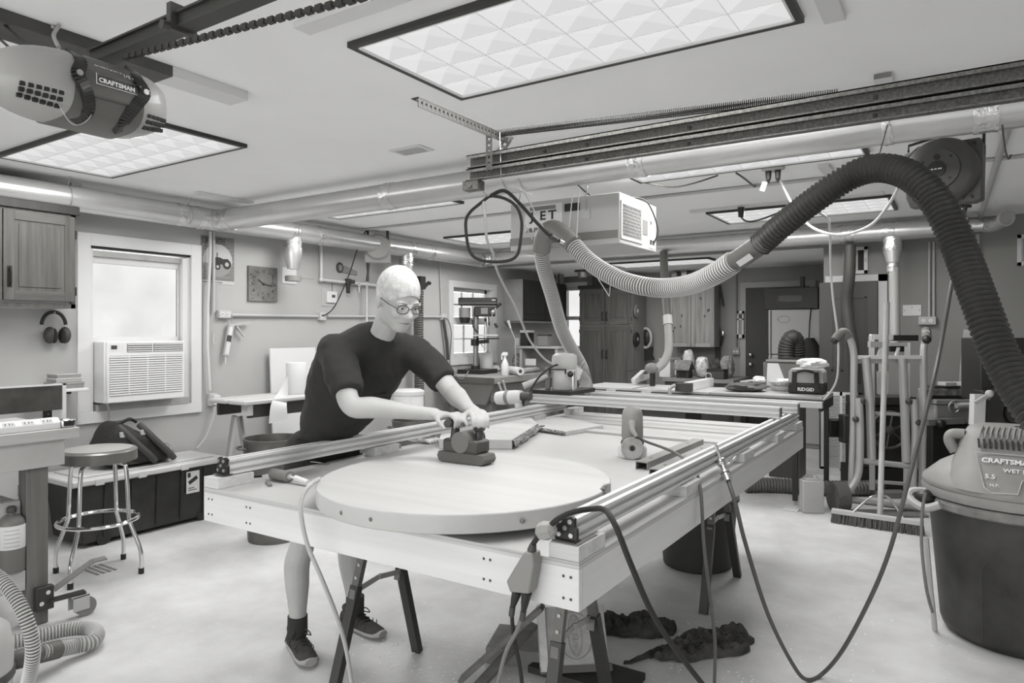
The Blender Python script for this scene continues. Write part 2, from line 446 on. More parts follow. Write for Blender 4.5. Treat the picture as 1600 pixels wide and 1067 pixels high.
obj('panel', B(xm + .06, b - .115, yd - .004, yd, pz0 + .03, pz1 - .03), BROWN2, DR, bevel=.003)
obj('threshold', B(a - .02, at(1330, 740, Y=yd).x, yd - .02, yd + .05, 0, .06), WHITE, DR)
db = at(1380, 500, Y=YB).x; dzt = at(1340, 430, Y=YB).z
obj('casing_board', B(b + .005, b + .085, YB - .02, YB, 0, dzt), mat('casing_grey', .5, .5), DR)
obj('head_board', B(at(1290, 440, Y=YB).x, b + .085, YB - .02, YB, dzt - .07, dzt), MATS['casing_grey'], DR)
gr = thing('return_air_grille', 'large white louvred return air grille on the brown closet door', 'grille', ((gx0 + gx1) / 2, yd, gz0))
f = .035; g = MB()
for q in ((gx0, gx1, gz0, gz0 + f), (gx0, gx1, gz1 - f, gz1), (gx0, gx0 + f, gz0, gz1), (gx1 - f, gx1, gz0, gz1), ((gx0 + gx1) / 2 - .012, (gx0 + gx1) / 2 + .012, gz0, gz1)):
    g.box(q[0], q[1], yd - .018, yd - .001, q[2], q[3])
obj('grille_frame', g, WHITE, gr)
sl = MB(); n = 46
for k in range(n):
    z = gz0 + f + (gz1 - gz0 - 2 * f) * (k + .5) / n
    sl.box(gx0 + f, gx1 - f, -.008, .008, -.0022, .0022, Matrix.Translation((0, yd - .011, z)) @ Matrix.Rotation(math.radians(-40), 4, 'X'))
tag(obj('louvre', sl, WHITE, gr), kind='stuff')
obj('backing', B(gx0 + .01, gx1 - .01, yd - .003, yd - .001, gz0 + .01, gz1 - .01), GREY, gr)
# ---- small wall register above door 2
def register(px0, px1, py0, py1, label, dark_frac=.35):
    x0 = at(px0, py0, Y=YB).x; x1 = at(px1, py0, Y=YB).x; z1 = at((px0 + px1) / 2, py0, Y=YB).z; z0 = at((px0 + px1) / 2, py1, Y=YB).z
    t_ = thing('wall_register', label, 'vent', ((x0 + x1) / 2, YB, z0)); q = .035; m = MB()
    for e in ((x0, x1, z0, z0 + q), (x0, x1, z1 - q, z1), (x0, x0 + q, z0, z1), (x1 - q, x1, z0, z1)): m.box(e[0], e[1], YB - .016, YB, e[2], e[3])
    obj('register_frame', m, mat('register_white', .6, .5), t_, bevel=.002)
    obj('opening', B(x0 + q, x1 - q, YB - .004, YB - .001, z0 + q, z1 - q), BLACKM, t_)
    xs = x0 + q + (x1 - x0 - 2 * q) * (1 - dark_frac); m = MB()
    for k in range(14):
        z = z0 + q + (z1 - z0 - 2 * q) * (k + .5) / 14; m.box(x0 + q, xs, YB - .014, YB - .006, z - .005, z + .005)
    tag(obj('louvre', m, MATS['register_white'], t_), kind='stuff')
    obj('lever', B(x1 - .03, x1 - .015, YB - .03, YB - .016, (z0 + z1) / 2 - .02, (z0 + z1) / 2 + .02), LGREY, t_)
register(1318, 1356, 386, 428, 'white louvred wall register above the brown closet door')
register(1589, 1620, 366, 415, 'white wall register on the back wall at the right edge', .8)

# ================================================================ ceiling lights
def troffer(x0, x1, y0, y1, zc, label, watts=LAMP_WATTS, nx=8, ny=4):
    root = thing('ceiling_light', label, 'ceiling light', ((x0 + x1) / 2, (y0 + y1) / 2, zc), group='square-celled ceiling light fixtures')
    f = .024; m = MB(); zb = zc - .022
    for q in ((x0, x1, y0, y0 + f), (x0, x1, y1 - f, y1), (x0, x0 + f, y0 + f, y1 - f), (x1 - f, x1, y0 + f, y1 - f)): m.box(q[0], q[1], q[2], q[3], zb, zc - .0005)
    obj('frame', m, mat('shadow_gap_frame', .03, .5), root)  # frame coloured dark to stand for the shadow gap round the panel
    a, b, c, d = x0 + f, x1 - f, y0 + f, y1 - f
    m = MB()
    for q in ((a, b, c, c + .008), (a, b, d - .008, d), (a, a + .008, c, d), (b - .008, b, c, d)): m.box(q[0], q[1], q[2], q[3], zb, zc - .004)
    obj('inner_frame', m, WHITE, root)
    # prismatic lens: shallow pyramidal cells
    L = MB(); zt, zl = zc - .003, zc - .013
    for i in range(nx):
        for j in range(ny):
            u0 = a + .008 + (b - a - .016) * i / nx; u1 = a + .008 + (b - a - .016) * (i + 1) / nx
            v0 = c + .008 + (d - c - .016) * j / ny; v1 = c + .008 + (d - c - .016) * (j + 1) / ny
            uc, vc = (u0 + u1) / 2, (v0 + v1) / 2
            L.add([(u0, v0, zl), (u1, v0, zl), (u1, v1, zl), (u0, v1, zl), (uc, vc, zt)], [(0, 4, 1), (1, 4, 2), (2, 4, 3), (3, 4, 0)])
    lo_ = obj('diffuser', L, LENS, root)
    for i_, p_ in enumerate(lo_.data.polygons): p_.material_index = i_ % 4
    bl = MB()
    for i in range(1, nx):
        u = a + .008 + (b - a - .016) * i / nx; bl.box(u - .0007, u + .0007, c, d, zb + .006, zc - .004)
    for j in range(1, ny):
        v = c + .008 + (d - c - .016) * j / ny; bl.box(a, b, v - .0007, v + .0007, zb + .006, zc - .004)
    obj('louvre_blades', bl, mat('blade_white', .85, .5), root)
    la = bpy.data.lights.new('lamp', 'AREA'); la.shape = 'RECTANGLE'; la.size = (x1 - x0) - .1; la.size_y = (y1 - y0) - .1; la.energy = watts; la.color = (1, .995, .985)
    lo = bpy.data.objects.new('lamp', la); COL.objects.link(lo); lo.parent = root; lo.location = (0, 0, zb - zc - .005)
    return root
troffer(-1.95, -.455, 1.864, 2.58, ZC, 'largest ceiling light, above the near end of the work table')
troffer(-5.0, -3.5, 1.85, 2.56, ZC, 'ceiling light beside the garage door opener at left')
troffer(-5.0, -3.5, 3.95, 4.67, ZC, 'ceiling light half hidden behind the duct above the man')
troffer(-1.95, -.46, 4.0, 4.73, ZC, 'narrow looking ceiling light just under the duct right of the air cleaner')
troffer(-1.95, -.46, 6.27, 7.0, ZC, 'ceiling light crossed by the dark hose near the back duct')
troffer(-5.0, -3.5, 6.27, 7.0, ZC, 'ceiling light seen behind the black cord loop')
troffer(-4.0, -2.6, 8.5, 9.15, ZB, 'ceiling light in the back room above the saw', LAMP_WATTS * .55)

# ---- painted battens and plates on the ceiling
def batten(p, q, w, label, m=WHITE, h=.02):
    mb = MB().bar((p[0], p[1], ZC - h / 2 - .0005), (q[0], q[1], ZC - h / 2 - .0005), w, h)
    return one('ceiling_batten', mb, m, label, 'batten', bevel=.002)
a = at(495, 52, Z=ZC); batten((a.x, 1.68), (-1.2, 1.68), .075, 'white batten beside the largest ceiling light')
a = at(1305, 26, Z=ZC); batten((a.x, a.y), (a.x, 1.6), .07, 'white batten at the right end of the largest ceiling light')
a = at(307, 299, Z=ZC); b = at(398, 314, Z=ZC); batten((a.x, a.y), (a.x, b.y), .07, 'white batten end above the duct elbow')
a = at(120, 287, Z=ZC); batten((a.x, a.y), (a.x - .5, a.y), .07, 'short white batten above the wall duct')
a = at(1135, 320, Z=ZC); batten((-2.05, 6.14), (-.5, 6.14), .07, 'white batten along the light by the dark hose')
a = at(1300, 252, Z=ZC); batten((-.75, 4.9), (-.75, 5.7), .07, 'white batten running back from the narrow ceiling light')
p = at(643, 234, Z=ZC)
t_ = thing('ceiling_register', 'small white ceiling register left of the garage track', 'vent', (p.x, p.y, ZC - .012))
obj('register_frame', B(p.x - .12, p.x + .12, p.y - .07, p.y + .07, ZC - .008, ZC - .0005), WHITE, t_, bevel=.003)
m = MB()
for k in range(6): m.box(p.x - .09, p.x + .09, p.y - .045 + k * .018, p.y - .04 + k * .018, ZC - .012, ZC - .008)
obj('louvre', m, LGREY, t_)
# ================================================================ garage door opener
def opener():
    yc, xc, zc_ = .985, -2.1, 2.175
    root = thing('garage_door_opener', 'grey garage door opener with rounded light covers hanging from the ceiling', 'door opener', (xc, yc, 2.08))
    def sec(y, s, x_grow=0):
        # rounded rectangle cross section, half depth .12, half height .085, flatter top
        out = []
        for k in range(28):
            a = 2 * PI * k / 28; c, d = math.cos(a), math.sin(a)
            ex = abs(c) ** .62 * (1 if c > 0 else -1); ez = abs(d) ** .62 * (1 if d > 0 else -1)
            out.append((xc + ex * (.125 + x_grow) * s, yc + y, zc_ + ez * (.09 + x_grow) * s))
        return out
    def loft(ys, grow=0):
        mb = MB(); n = 28
        for y, s in ys: mb.v += [Vector(p) for p in sec(y, s, grow)]
        for i in range(len(ys) - 1):
            for k in range(n): mb.f.append((i * n + k, i * n + (k + 1) % n, (i + 1) * n + (k + 1) % n, (i + 1) * n + k))
        mb.f.append(tuple(range(n - 1, -1, -1))); mb.f.append(tuple((len(ys) - 1) * n + k for k in range(n))); return mb
    cov = mat('opener_cover', .33, .45, coat=.2)
    def dome(y0, y1):
        N = 9; return [(y0 + (y1 - y0) * math.sin(PI / 2 * i / N), max(.02, math.cos(PI / 2 * i / N) ** .75)) for i in range(N + 1)]
    lc = loft(dome(-.06, -.23)); obj('light_cover', lc, cov, root, smooth=True)
    rc = loft(dome(.10, .23)); obj('light_cover', rc, cov, root, smooth=True)
    body = loft([(-.07, .99), (.115, .99)], .004); bo = obj('housing', body, mat('opener_housing', .10, .42), root, smooth=True)
    fp = MB().prism([(.02, -.065), (.135, -.035), (.138, .0), (.122, .045), (.02, .088), (-.02, .0)], -.062, .105, Matrix.Translation((xc, yc, zc_)) @ Matrix(((1, 0, 0, 0), (0, 0, 1, 0), (0, 1, 0, 0), (0, 0, 0, 1))))
    obj('front_panel', fp, mat('opener_front', .085, .4), root, bevel=.004)
    for s, y in ((-1, -.068), (1, .11)):
        P = [(xc + .075, yc + y - s * .01, zc_ + .088), (xc + .118, yc + y - s * .014, zc_ + .05), (xc + .136, yc + y - s * .0, zc_ + .01), (xc + .134, yc + y + s * -.022, zc_ - .03), (xc + .105, yc + y - s * .04, zc_ - .07), (xc + .05, yc + y - s * .03, zc_ - .092)]
        band = MB(); Q = crom(P, 6)
        for i in range(len(Q) - 1): band.bar(Q[i], Q[i + 1], .03, .014, up=(1, 0, .2))
        obj('side_band', band, BLACK, root)
        obj('screw', MB().cyl((xc + .13, yc + y, zc_ + .012), (xc + .148, yc + y, zc_ + .012), .008), STEEL, root, smooth=True)
    # slots low on the covers
    for s, ys in ((0, [-.10 - .016 * k for k in range(6)]), (1, [.135 + .015 * k for k in range(5)])):
        m = MB()
        for y in ys:
            sc = max(.2, math.cos(math.asin(min(.98, abs((y + .06) / .17 if s == 0 else (y - .10) / .13)))) ** .75)
            for j in range(3):
                zz = zc_ - (.046, .062, .077)[j] * (.4 + .6 * sc); xx = xc + .122 * sc * (.985, .93, .80)[j]
                m.cbox((xx - .003, yc + y, zz), (.010, .011, .010))
        obj('slots', m, BLACKM, root)
    X = xc + .1395
    text('lettering', 'CRAFTSMAN', .0175, (X - .0015, yc - .016, zc_ + .006), (0, 1, -.02), (-.13, 0, 1), INKW, root, sx=.98, bold=.0005)
    fr = MB()
    for a, b, c, d in ((-.024, .098, -.003, -.001), (-.024, .098, .025, .027), (-.024, -.022, -.003, .027), (.096, .098, -.003, .027)):
        fr.add([(X + .0012 - .0 , yc + a, zc_ + c), (X + .0012, yc + b, zc_ + c), (X - .006 if c > .02 else X, yc + b, zc_ + d), (X - .006 if c > .02 else X, yc + a, zc_ + d)], [(0, 1, 2, 3)])
    obj('logo_border', fr, INKW, root)
    text('lettering', 'CHAIN DRIVE', .012, (xc + .122, yc - .02, zc_ + .052), (0, 1, -.02), (-.6, 0, .6), INKW, root)
    text('lettering', '1/2 HP', .016, (xc + .128, yc + .055, zc_ + .042), (0, 1, -.02), (-.4, 0, .6), INKW, root)
    obj('badge', MB().prism([(-.03, -.008), (.03, -.008), (.04, .008), (-.04, .008)], 0, .002, frame((xc + .085, yc + .03, zc_ - .056), (0, 1, 0), (.25, 0, -1))), LGREY, root)
    obj('wire_loop', MB().tube(crom([(xc + .1, yc - .1, zc_ - .07), (xc + .1, yc - .075, zc_ - .11), (xc + .1, yc - .05, zc_ - .115), (xc + .1, yc - .02, zc_ - .085), (xc + .12, yc - .02, zc_ - .045)], 8), .0012, 6), LGREY, root)
    obj('hanger_strap', MB().bar((xc - .1, yc - .02, zc_ + .03), (-2.76, yc - .02, ZC - .046), .012, .003, up=(1, 0, 0)).bar((xc - .1, yc + .07, zc_ + .03), (-2.76, yc + .07, ZC - .046), .012, .003, up=(1, 0, 0)), DARK, root)
    obj('cord', MB().tube(crom([(xc - .02, yc - .2, zc_ + .01), (xc - .05, yc - .3, zc_ - .02), (xc - .2, yc - .45, zc_ + .1), (xc - .3, yc - .55, ZC - .03)], 8), .006, 8), CORDG, root)
opener()
# rail and chain
r = thing('opener_rail', 'dark steel rail with drive chain leading to the garage door opener', 'rail', (-.2, 1.03, 2.2))
rl = MB()
rl.box(-2.2, 1.7, 1.055, 1.105, 2.308, 2.314).box(-2.2, 1.7, 1.06, 1.065, 2.314, 2.342).box(-2.2, 1.7, 1.095, 1.10, 2.314, 2.342).box(-2.2, 1.7, 1.05, 1.11, 2.342, 2.348)
obj('rail', rl, mat('rail_dark', .05, .5, metal=.3), r)
obj('bracket', MB().box(-1.76, -1.74, 1.04, 1.115, 2.298, 2.37).cyl((-1.75, 1.04, 2.305), (-1.75, 1.02, 2.305), .012), DARK, r)
ch = MB(); x = -1.95
while x < .6:
    k = int(round((x + 2) / .016)) % 2
    zc__ = 2.266 - .081 * (x + 1.95); ch.box(x - .010, x + .010, 1.034 - (.0035 if k else .006), 1.034 + (.0035 if k else .006), zc__ - (.004 if k else .007), zc__ + (.004 if k else .007)); x += .016
tag(obj('chain', ch, mat('chain_steel', .035, .5, metal=.3), r), kind='stuff')
# mounting board on the ceiling behind the opener
pA = at(0, 30, Z=ZC - .05); xb = -2.02
m = thing('mounting_board', 'dark ceiling board with white painted end holding the opener', 'board', (-2.8, .9, ZC - .05))
ye = at(262, 112, X=-2.25).y
obj('dark_section', B(-2.90, -2.73, .2, 1.64, ZC - .045, ZC - .001), mat('board_dark', .06, .6, var=.3, scale=5), m)
obj('white_section', B(-2.86, -2.73, 1.641, 2.0, ZC - .042, ZC - .001), WHITE, m)
obj('rope', MB().tube(crom([at(92, 74, X=-2.2), at(84, 55, X=-2.4), at(92, 40, X=-2.7), at(82, 42, X=-2.72), at(100, 36, X=-2.75)], 8), .006, 8), mat('rope', .35, .9), m)

# ================================================================ garage track
r = thing('garage_door_track', 'double galvanised garage door track hanging under the ceiling with long spring', 'track', (-.5, 2.42, 2.16))
ty = 2.42; x0 = -1.78
def channel(z0, z1, yb):
    m = MB()
    m.box(x0, XR - .01, yb, yb + .003, z0, z1)                       # web
    m.box(x0, XR - .01, yb - .03, yb, z1 - .004, z1).box(x0, XR - .01, yb - .03, yb, z0, z0 + .004)
    m.box(x0, XR - .01, yb - .03, yb - .027, z1 - .016, z1)
    return m
obj('upper_track', channel(2.204, 2.258, ty), GALVD, r)
obj('lower_track', channel(2.150, 2.198, ty - .004), GALVD, r)
obj('angle_bar', B(x0 + .02, XR - .01, ty + .004, ty + .04, 2.198, 2.203), GALVD, r)
for px in (851, 917, 1077, 1368):
    for z in (2.228, 2.172):
        p = at(px, 240, Y=ty); obj('bolt', MB().ball((p.x, ty - .004, z), (.007, .006, .007), 8, 5), DARK, r)
def perf(p0, p1, w, nrm, th=.003, pitch=.025):
    p0 = Vector(p0); p1 = Vector(p1); m = frame(p0, p1 - p0, nrm); L = (p1 - p0).length; mb = MB()
    mb.box(0, L, -w / 2, -w * .22, -th / 2, th / 2, m).box(0, L, w * .22, w / 2, -th / 2, th / 2, m)
    k = 0
    while k * pitch < L: mb.box(k * pitch, min(L, k * pitch + pitch * .55), -w * .22, w * .22, -th / 2, th / 2, m); k += 1
    return mb
PERF = mat('perforated_steel', .055, .55, metal=.3)
pa = perf((-1.63, 1.90, 2.325), (-1.63, 2.5, 2.325), .035, (1, 0, 0)); pb = perf((-1.645, 1.90, 2.342), (-1.645, 2.5, 2.342), .035, (0, 0, 1))
pa.add(pb.v, pb.f); obj('perforated_angle', pa, PERF, r)
obj('hanger_strap', perf((-1.64, 2.36, 2.345), (-1.64, 2.36, 2.17), .03, (0, 1, 0)), PERF, r)
obj('hanger_strap', perf((-1.60, 2.46, 2.335), (-1.69, 2.44, 2.20), .04, (0, 1, 0)), PERF, r)
sp0 = at(772, 209, Y=2.42); sp1 = at(1310, 146, Y=2.46)
obj('spring', coil(sp0, sp1, .0145, 190, .0022, 5, 8), mat('spring_steel', .02, .5, metal=.2), r, smooth=True)
obj('cable', MB().tube([at(781, 207, Y=2.4), at(783, 280, Y=2.4), at(830, 305, Y=2.6)], .002, 6), LGREY, r)
obj('end_bracket', MB().box(-1.80, -1.72, ty - .03, ty + .02, 2.11, 2.15).cyl((-1.76, ty - .035, 2.13), (-1.76, ty - .03, 2.13), .012), GALVD, r)
# little opener receiver on the ceiling
p = at(1381, 120, Z=ZC)
m = thing('receiver_box', 'small white receiver box on the ceiling above the garage track', 'box', (p.x, p.y, ZC - .03))
obj('case', B(p.x - .035, p.x + .035, p.y - .055, p.y + .1, ZC - .025, ZC - .001), WHITE, m, bevel=.003)
obj('dark_end', B(p.x - .033, p.x + .033, p.y - .058, p.y - .054, ZC - .023, ZC - .004), GREY, m)
p = at(1412, 124, Z=ZC); p.y += .12
one('junction_dome', MB().lathe([(.09, 0), (.09, -.012), (.07, -.03), (0, -.034)], 24, Matrix.Translation((p.x, p.y, ZC))), GREY, 'grey round ceiling cover peeking over the garage track', 'cover', smooth=True)

# ================================================================ ducts
dz, dr = 2.455, .09; xw = -5.33; yd1 = 3.62; yd2 = 7.6
def tape(root, p0, p1, r, nm='foil_tape'):
    p0 = Vector(p0); p1 = Vector(p1); n = 8; P = [p0 + (p1 - p0) * k / n for k in range(n + 1)]
    obj(nm, MB().tube(P, [r + .002 + random.uniform(0, .004) for _ in P], 20), FOIL, root, smooth=True)
r = thing('wall_duct', 'round silver dust duct running along the window wall', 'duct', (xw, 3.5, dz - dr))
ys = [-1.2, 1.2, at(278, 330, X=xw).y, at(455, 350, X=xw).y + .05, at(610, 380, X=xw).y, 7.5]
for i in range(len(ys) - 1): obj('duct_section', MB().cyl((xw, ys[i] + .001, dz), (xw, ys[i + 1] - .001, dz), dr, n=32), DUCTM, r, smooth=True)
for px in (278, 310): y = at(px, 330, X=xw).y; tape(r, (xw, y - .03, dz), (xw, y + .03, dz), dr)
for px in (455, 497, 640, 670): y = at(px, 360, X=xw).y; tape(r, (xw, y - .035, dz), (xw, y + .035, dz), dr)
obj('seam', MB().box(xw + dr - .004, xw + dr + .002, -1.2, 3.4, dz + .01, dz + .016), DUCTM, r)
for px in (103, 290):
    y = at(px, 300, X=xw).y; obj('hanger_strap', MB().tube([(xw + dr * math.cos(a) * 1.03, y, dz + dr * math.sin(a) * 1.03) for a in [(-.5 + 1.2 * k / 12) * PI * .55 for k in range(13)]] + [(xw + .06, y, ZC - .001)], .005, 6), GALV, r)
# drop with blast gate
yg = at(458, 400, X=xw).y
D = [(dr * .85, .0), (dr * .85, -.09), (dr * .95, -.10), (dr * .95, -.16), (.06, -.27), (.055, -.30)]
obj('reducer', MB().lathe([(a, b) for a, b in D], 24, Matrix.Translation((xw, yg, dz - dr * .6))), DUCTM, r, smooth=True)
tape(r, (xw, yg, dz - dr - .0), (xw, yg, dz - dr - .09), dr * .87)
gz = at(458, 436, X=xw).z
bg_ = obj('blast_gate', MB().cyl((xw, yg, gz + .03), (xw, yg, gz - .02), .075, n=24), GREY, r, smooth=True)
obj('gate_handle', MB().bar((xw, yg, gz + .01), (xw + .05, yg + .2, gz + .01), .03, .006), GREY, bg_)
obj('back_plate', B(XL, XL + .012, at(440, 430, X=XL).y, at(462, 430, X=XL).y, at(450, 443, X=XL).z, at(450, 418, X=XL).z), WHITE, r)
# second drop behind the man
yg2 = at(635, 400, X=xw).y
obj('reducer', MB().lathe([(dr * .85, 0), (dr * .85, -.12), (.065, -.22), (.065, -.3)], 20, Matrix.Translation((xw, yg2, dz - dr * .6))), DUCTM, r, smooth=True)
tape(r, (xw, yg2, dz - dr), (xw, yg2, dz - dr - .1), dr * .87)

r = thing('main_duct', 'long round silver duct crossing the room under the ceiling', 'duct', (-2, yd1, dz - dr))
xs = [xw + .12, at(612, 300, Y=yd1).x, at(1000, 270, Y=yd1).x, at(1540, 180, Y=yd1).x, XR - .01]
for i in range(len(xs) - 1): obj('duct_section', MB().cyl((xs[i], yd1, dz), (xs[i + 1] - .002, yd1, dz), dr, n=32), DUCTM, r, smooth=True)
for x in xs[1:4]: tape(r, (x - .045, yd1, dz), (x + .045, yd1, dz), dr)
tape(r, (xw - .02, yd1, dz), (xw + .2, yd1, dz), dr * 1.0)
xk = at(1388, 220, Y=yd1).x; tape(r, (xk - .02, yd1, dz), (xk + .02, yd1, dz), dr)
obj('elbow', MB().tube([(xw, yd1 - .16, dz), (xw, yd1 - .05, dz), (xw + .06, yd1 + .0, dz), (xw + .16, yd1, dz)], dr * 1.02, 24), FOIL, r, smooth=True)

r = thing('back_duct', 'round silver duct along the top of the back wall', 'duct', (-2.5, yd2, dz - dr))
xs = [xw + .1, at(1000, 380, Y=yd2).x, at(1325, 375, Y=yd2).x, at(1495, 365, Y=yd2).x]
for i in range(len(xs) - 1): obj('duct_section', MB().cyl((xs[i], yd2, dz + .02), (xs[i + 1] - .002, yd2, dz + .02), dr, n=28), DUCTM, r, smooth=True)
for px in (1325, 1388, 1500): x = at(px, 370, Y=yd2).x; tape(r, (x - .06, yd2, dz + .02), (x + .06, yd2, dz + .02), dr)
obj('corner_elbow', MB().tube(crom([(xw, yd2 - .2, dz), (xw, yd2 - .1, dz), (xw + .1, yd2, dz + .02), (xw + .25, yd2, dz + .02)], 5), dr * 1.05, 24), FOIL, r, smooth=True)
xe = at(1515, 360, Y=yd2).x
pe = at(1573, 340, Y=yd2 - .25)
obj('flexible_elbow', MB().tube(resample(crom([(xe - .1, yd2, dz + .02), (xe + .1, yd2, dz + .015), (pe.x - .1, yd2 - .05, dz - .0), (pe.x, pe.y + .05, pe.z - .01)], 8), .012), .058, 16), FOIL, r, smooth=True)
obj('open_end', MB().lathe([(.066, -.03), (.074, 0), (.06, .004), (.055, -.02), (.0, -.022)], 24, frame((pe.x, pe.y, pe.z), (1, .6, 0), (.45, -1, -.15))), LGREY, r, smooth=True)
# drop on the back wall near the hand truck
xg = at(1395, 400, Y=yd2).x; z1 = at(1395, 400, Y=yd2).z
obj('reducer', MB().lathe([(.085, 0), (.085, -.12), (.05, -.26), (.05, -.33)], 22, Matrix.Translation((xg, yd2, dz - .04))), DUCTM, r, smooth=True)
tape(r, (xg, yd2, dz - .06), (xg, yd2, dz - .17), .086)
tape(r, (xg, yd2, dz - .28), (xg, yd2, dz - .33), .05)
obj('clear_pipe', MB().tube([(xg + .01, yd2, dz - .33), (xg + .02, yd2, 1.35)], .047, 16), mat('clear_pipe', .35, .15, spec=.8), r, smooth=True)
# conduits
def conduit(pts, label, r_=.011, m=None, **k): return one('conduit', MB().tube(pts, r_, 10), m or mat('conduit_paint', .45, .5), label, 'conduit', smooth=True, **k)
conduit([at(1452, 378, Y=YB - .02), at(1452, 497, Y=YB - .02)], 'left of the two thin grey conduits down the back wall')
conduit([at(1459, 378, Y=YB - .02), at(1459, 497, Y=YB - .02)], 'right of the two thin grey conduits down the back wall')
conduit([at(1528, 366, Y=YB - .03), at(1524, 545, Y=YB - .03)], 'white pipe down the back wall behind the band saw', .018)
conduit([at(1575, 200, Z=ZC - .02), at(1532, 338, Z=ZC - .02)], 'white pipe along the ceiling beside the hose reel', .02)

# ================================================================ air cleaner
ax0, ax1, ay0, ay1, az0, az1 = -2.62, -1.80, 4.03, 4.66, 2.062, 2.385
r = thing('air_cleaner', 'white box shaped hanging air filtration unit with lettering', 'air cleaner', ((ax0 + ax1) / 2, (ay0 + ay1) / 2, az0))
AC = mat('cleaner_white', .44, .5)
obj('housing', B(ax0, ax1, ay0, ay1, az0 + .0, az1), AC, r, bevel=.006)
obj('bottom_band', B(ax0 - .001, ax1 - .01, ay0 - .004, ay0 - .001, az0 + .035, az0 + .085), GREY, r)
obj('logo_bar', B(ax0 + .16, ax0 + .36, ay0 - .004, ay0 - .001, az1 - .062, az1 - .036), GREY, r)
obj('label_plate', MB().box(ax0 + .12, ax0 + .41, ay0 - .003, ay0 - .0005, az1 - .2, az1 - .025), mat('label_white', .66, .5), r)
text('lettering', 'J', .083, (ax0 + .165, ay0 - .0045, az1 - .128), (1, 0, 0), (0, 0, 1), INK, r, bold=.002, sx=1.3)
text('lettering', 'E', .083, (ax0 + .238, ay0 - .0045, az1 - .128), (1, 0, 0), (0, 0, 1), INK, r, bold=.002, sx=1.15)
text('lettering', 'T', .083, (ax0 + .305, ay0 - .0045, az1 - .128), (1, 0, 0), (0, 0, 1), INK, r, bold=.002, sx=1.2)
text('lettering', 'AIR FILTRATION', .040, (ax0 + .13, ay0 - .0045, az1 - .205), (1, 0, 0), (0, 0, 1), INK, r, sx=.85, bold=.0008)
obj('display', B(ax0 + .43, ax0 + .54, ay0 - .008, ay0 - .001, az1 - .09, az1 - .04), BLACK, r)
# end grille
g = MB(); y0g, y1g, z0g, z1g = ay0 + .03, ay0 + .34, az0 + .05, az1 - .07
obj('grille_opening', B(ax1 + .0005, ax1 + .002, y0g, y1g, z0g, z1g), DARK, r)
m = MB()
for k in range(-10, 24):
    for s in (1, -1):
        ya = y0g + (y1g - y0g) * k / 14
        yb_ = ya + (z1g - z0g) * .5
        t0 = max(0, (y0g - ya) / (yb_ - ya)); t1 = min(1, (y1g - ya) / (yb_ - ya))
        if t1 > t0:
            za, zb_ = (z0g, z1g) if s > 0 else (z1g, z0g)
            m.bar((ax1 + .005, ya + (yb_ - ya) * t0, za + (zb_ - za) * t0), (ax1 + .005, ya + (yb_ - ya) * t1, za + (zb_ - za) * t1), .002, .003, up=(1, 0, 0))
tag(obj('grille', m, LGREY, r), kind='stuff')
obj('grille_frame', MB().box(ax1 + .0005, ax1 + .008, y0g - .02, y0g, z0g - .02, z1g + .02).box(ax1 + .0005, ax1 + .008, y1g, y1g + .02, z0g - .02, z1g + .02).box(ax1 + .0005, ax1 + .008, y0g, y1g, z1g, z1g + .02).box(ax1 + .0005, ax1 + .008, y0g, y1g, z0g - .02, z0g), AC, r)
obj('warning_plate', B(ax1 + .0005, ax1 + .003, ay0 + .38, ay0 + .46, az0 + .1, az0 + .2), GREY, r)
obj('control_plate', B(ax1 + .0005, ax1 + .003, ay0 + .49, ay0 + .58, az0 + .02, az0 + .24), mat('label_white', .66, .5), r)
obj('socket', MB().box(ax1 + .003, ax1 + .008, ay0 + .5, ay0 + .525, az0 + .045, az0 + .075).box(ax1 + .003, ax1 + .008, ay0 + .545, ay0 + .57, az0 + .045, az0 + .075), BLACK, r)
text('lettering', 'JET', .03, (ax1 + .004, ay0 + .505, az0 + .185), (0, 1, 0), (0, 0, 1), INK, r)
for x in (ax0 + .07, ax0 + .585):
    h = obj('hook', MB().tube(crom([(x, ay0 + .05, ZC - .01), (x, ay0 + .05, az1 + .12), (x - .02, ay0 + .04, az1 + .09), (x + .01, ay0 + .0, az1 + .06), (x, ay0 - .008, az1 - .02), (x, ay0 - .008, az1 - .1)], 8), .004, 6), STEEL, r)
    obj('hanging_bracket', B(x - .03, x + .03, ay0 - .006, ay0 - .001, az1 - .15, az1 - .09), LGREY, r)
obj('power_cord', MB().tube(crom([(ax1 + .01, ay0 + .56, az0 + .06), (ax1 + .06, ay0 + .5, az0 + .15), (ax1 + .05, ay0 + .33, az1 - .02), (ax1 - .05, ay0 + .25, az1 + .01), (ax1 - .25, ay0 + .2, az1 + .008), (ax1 - .5, ay0 + .3, ZC - .02)], 10), .005, 8), DARK, r, smooth=True)

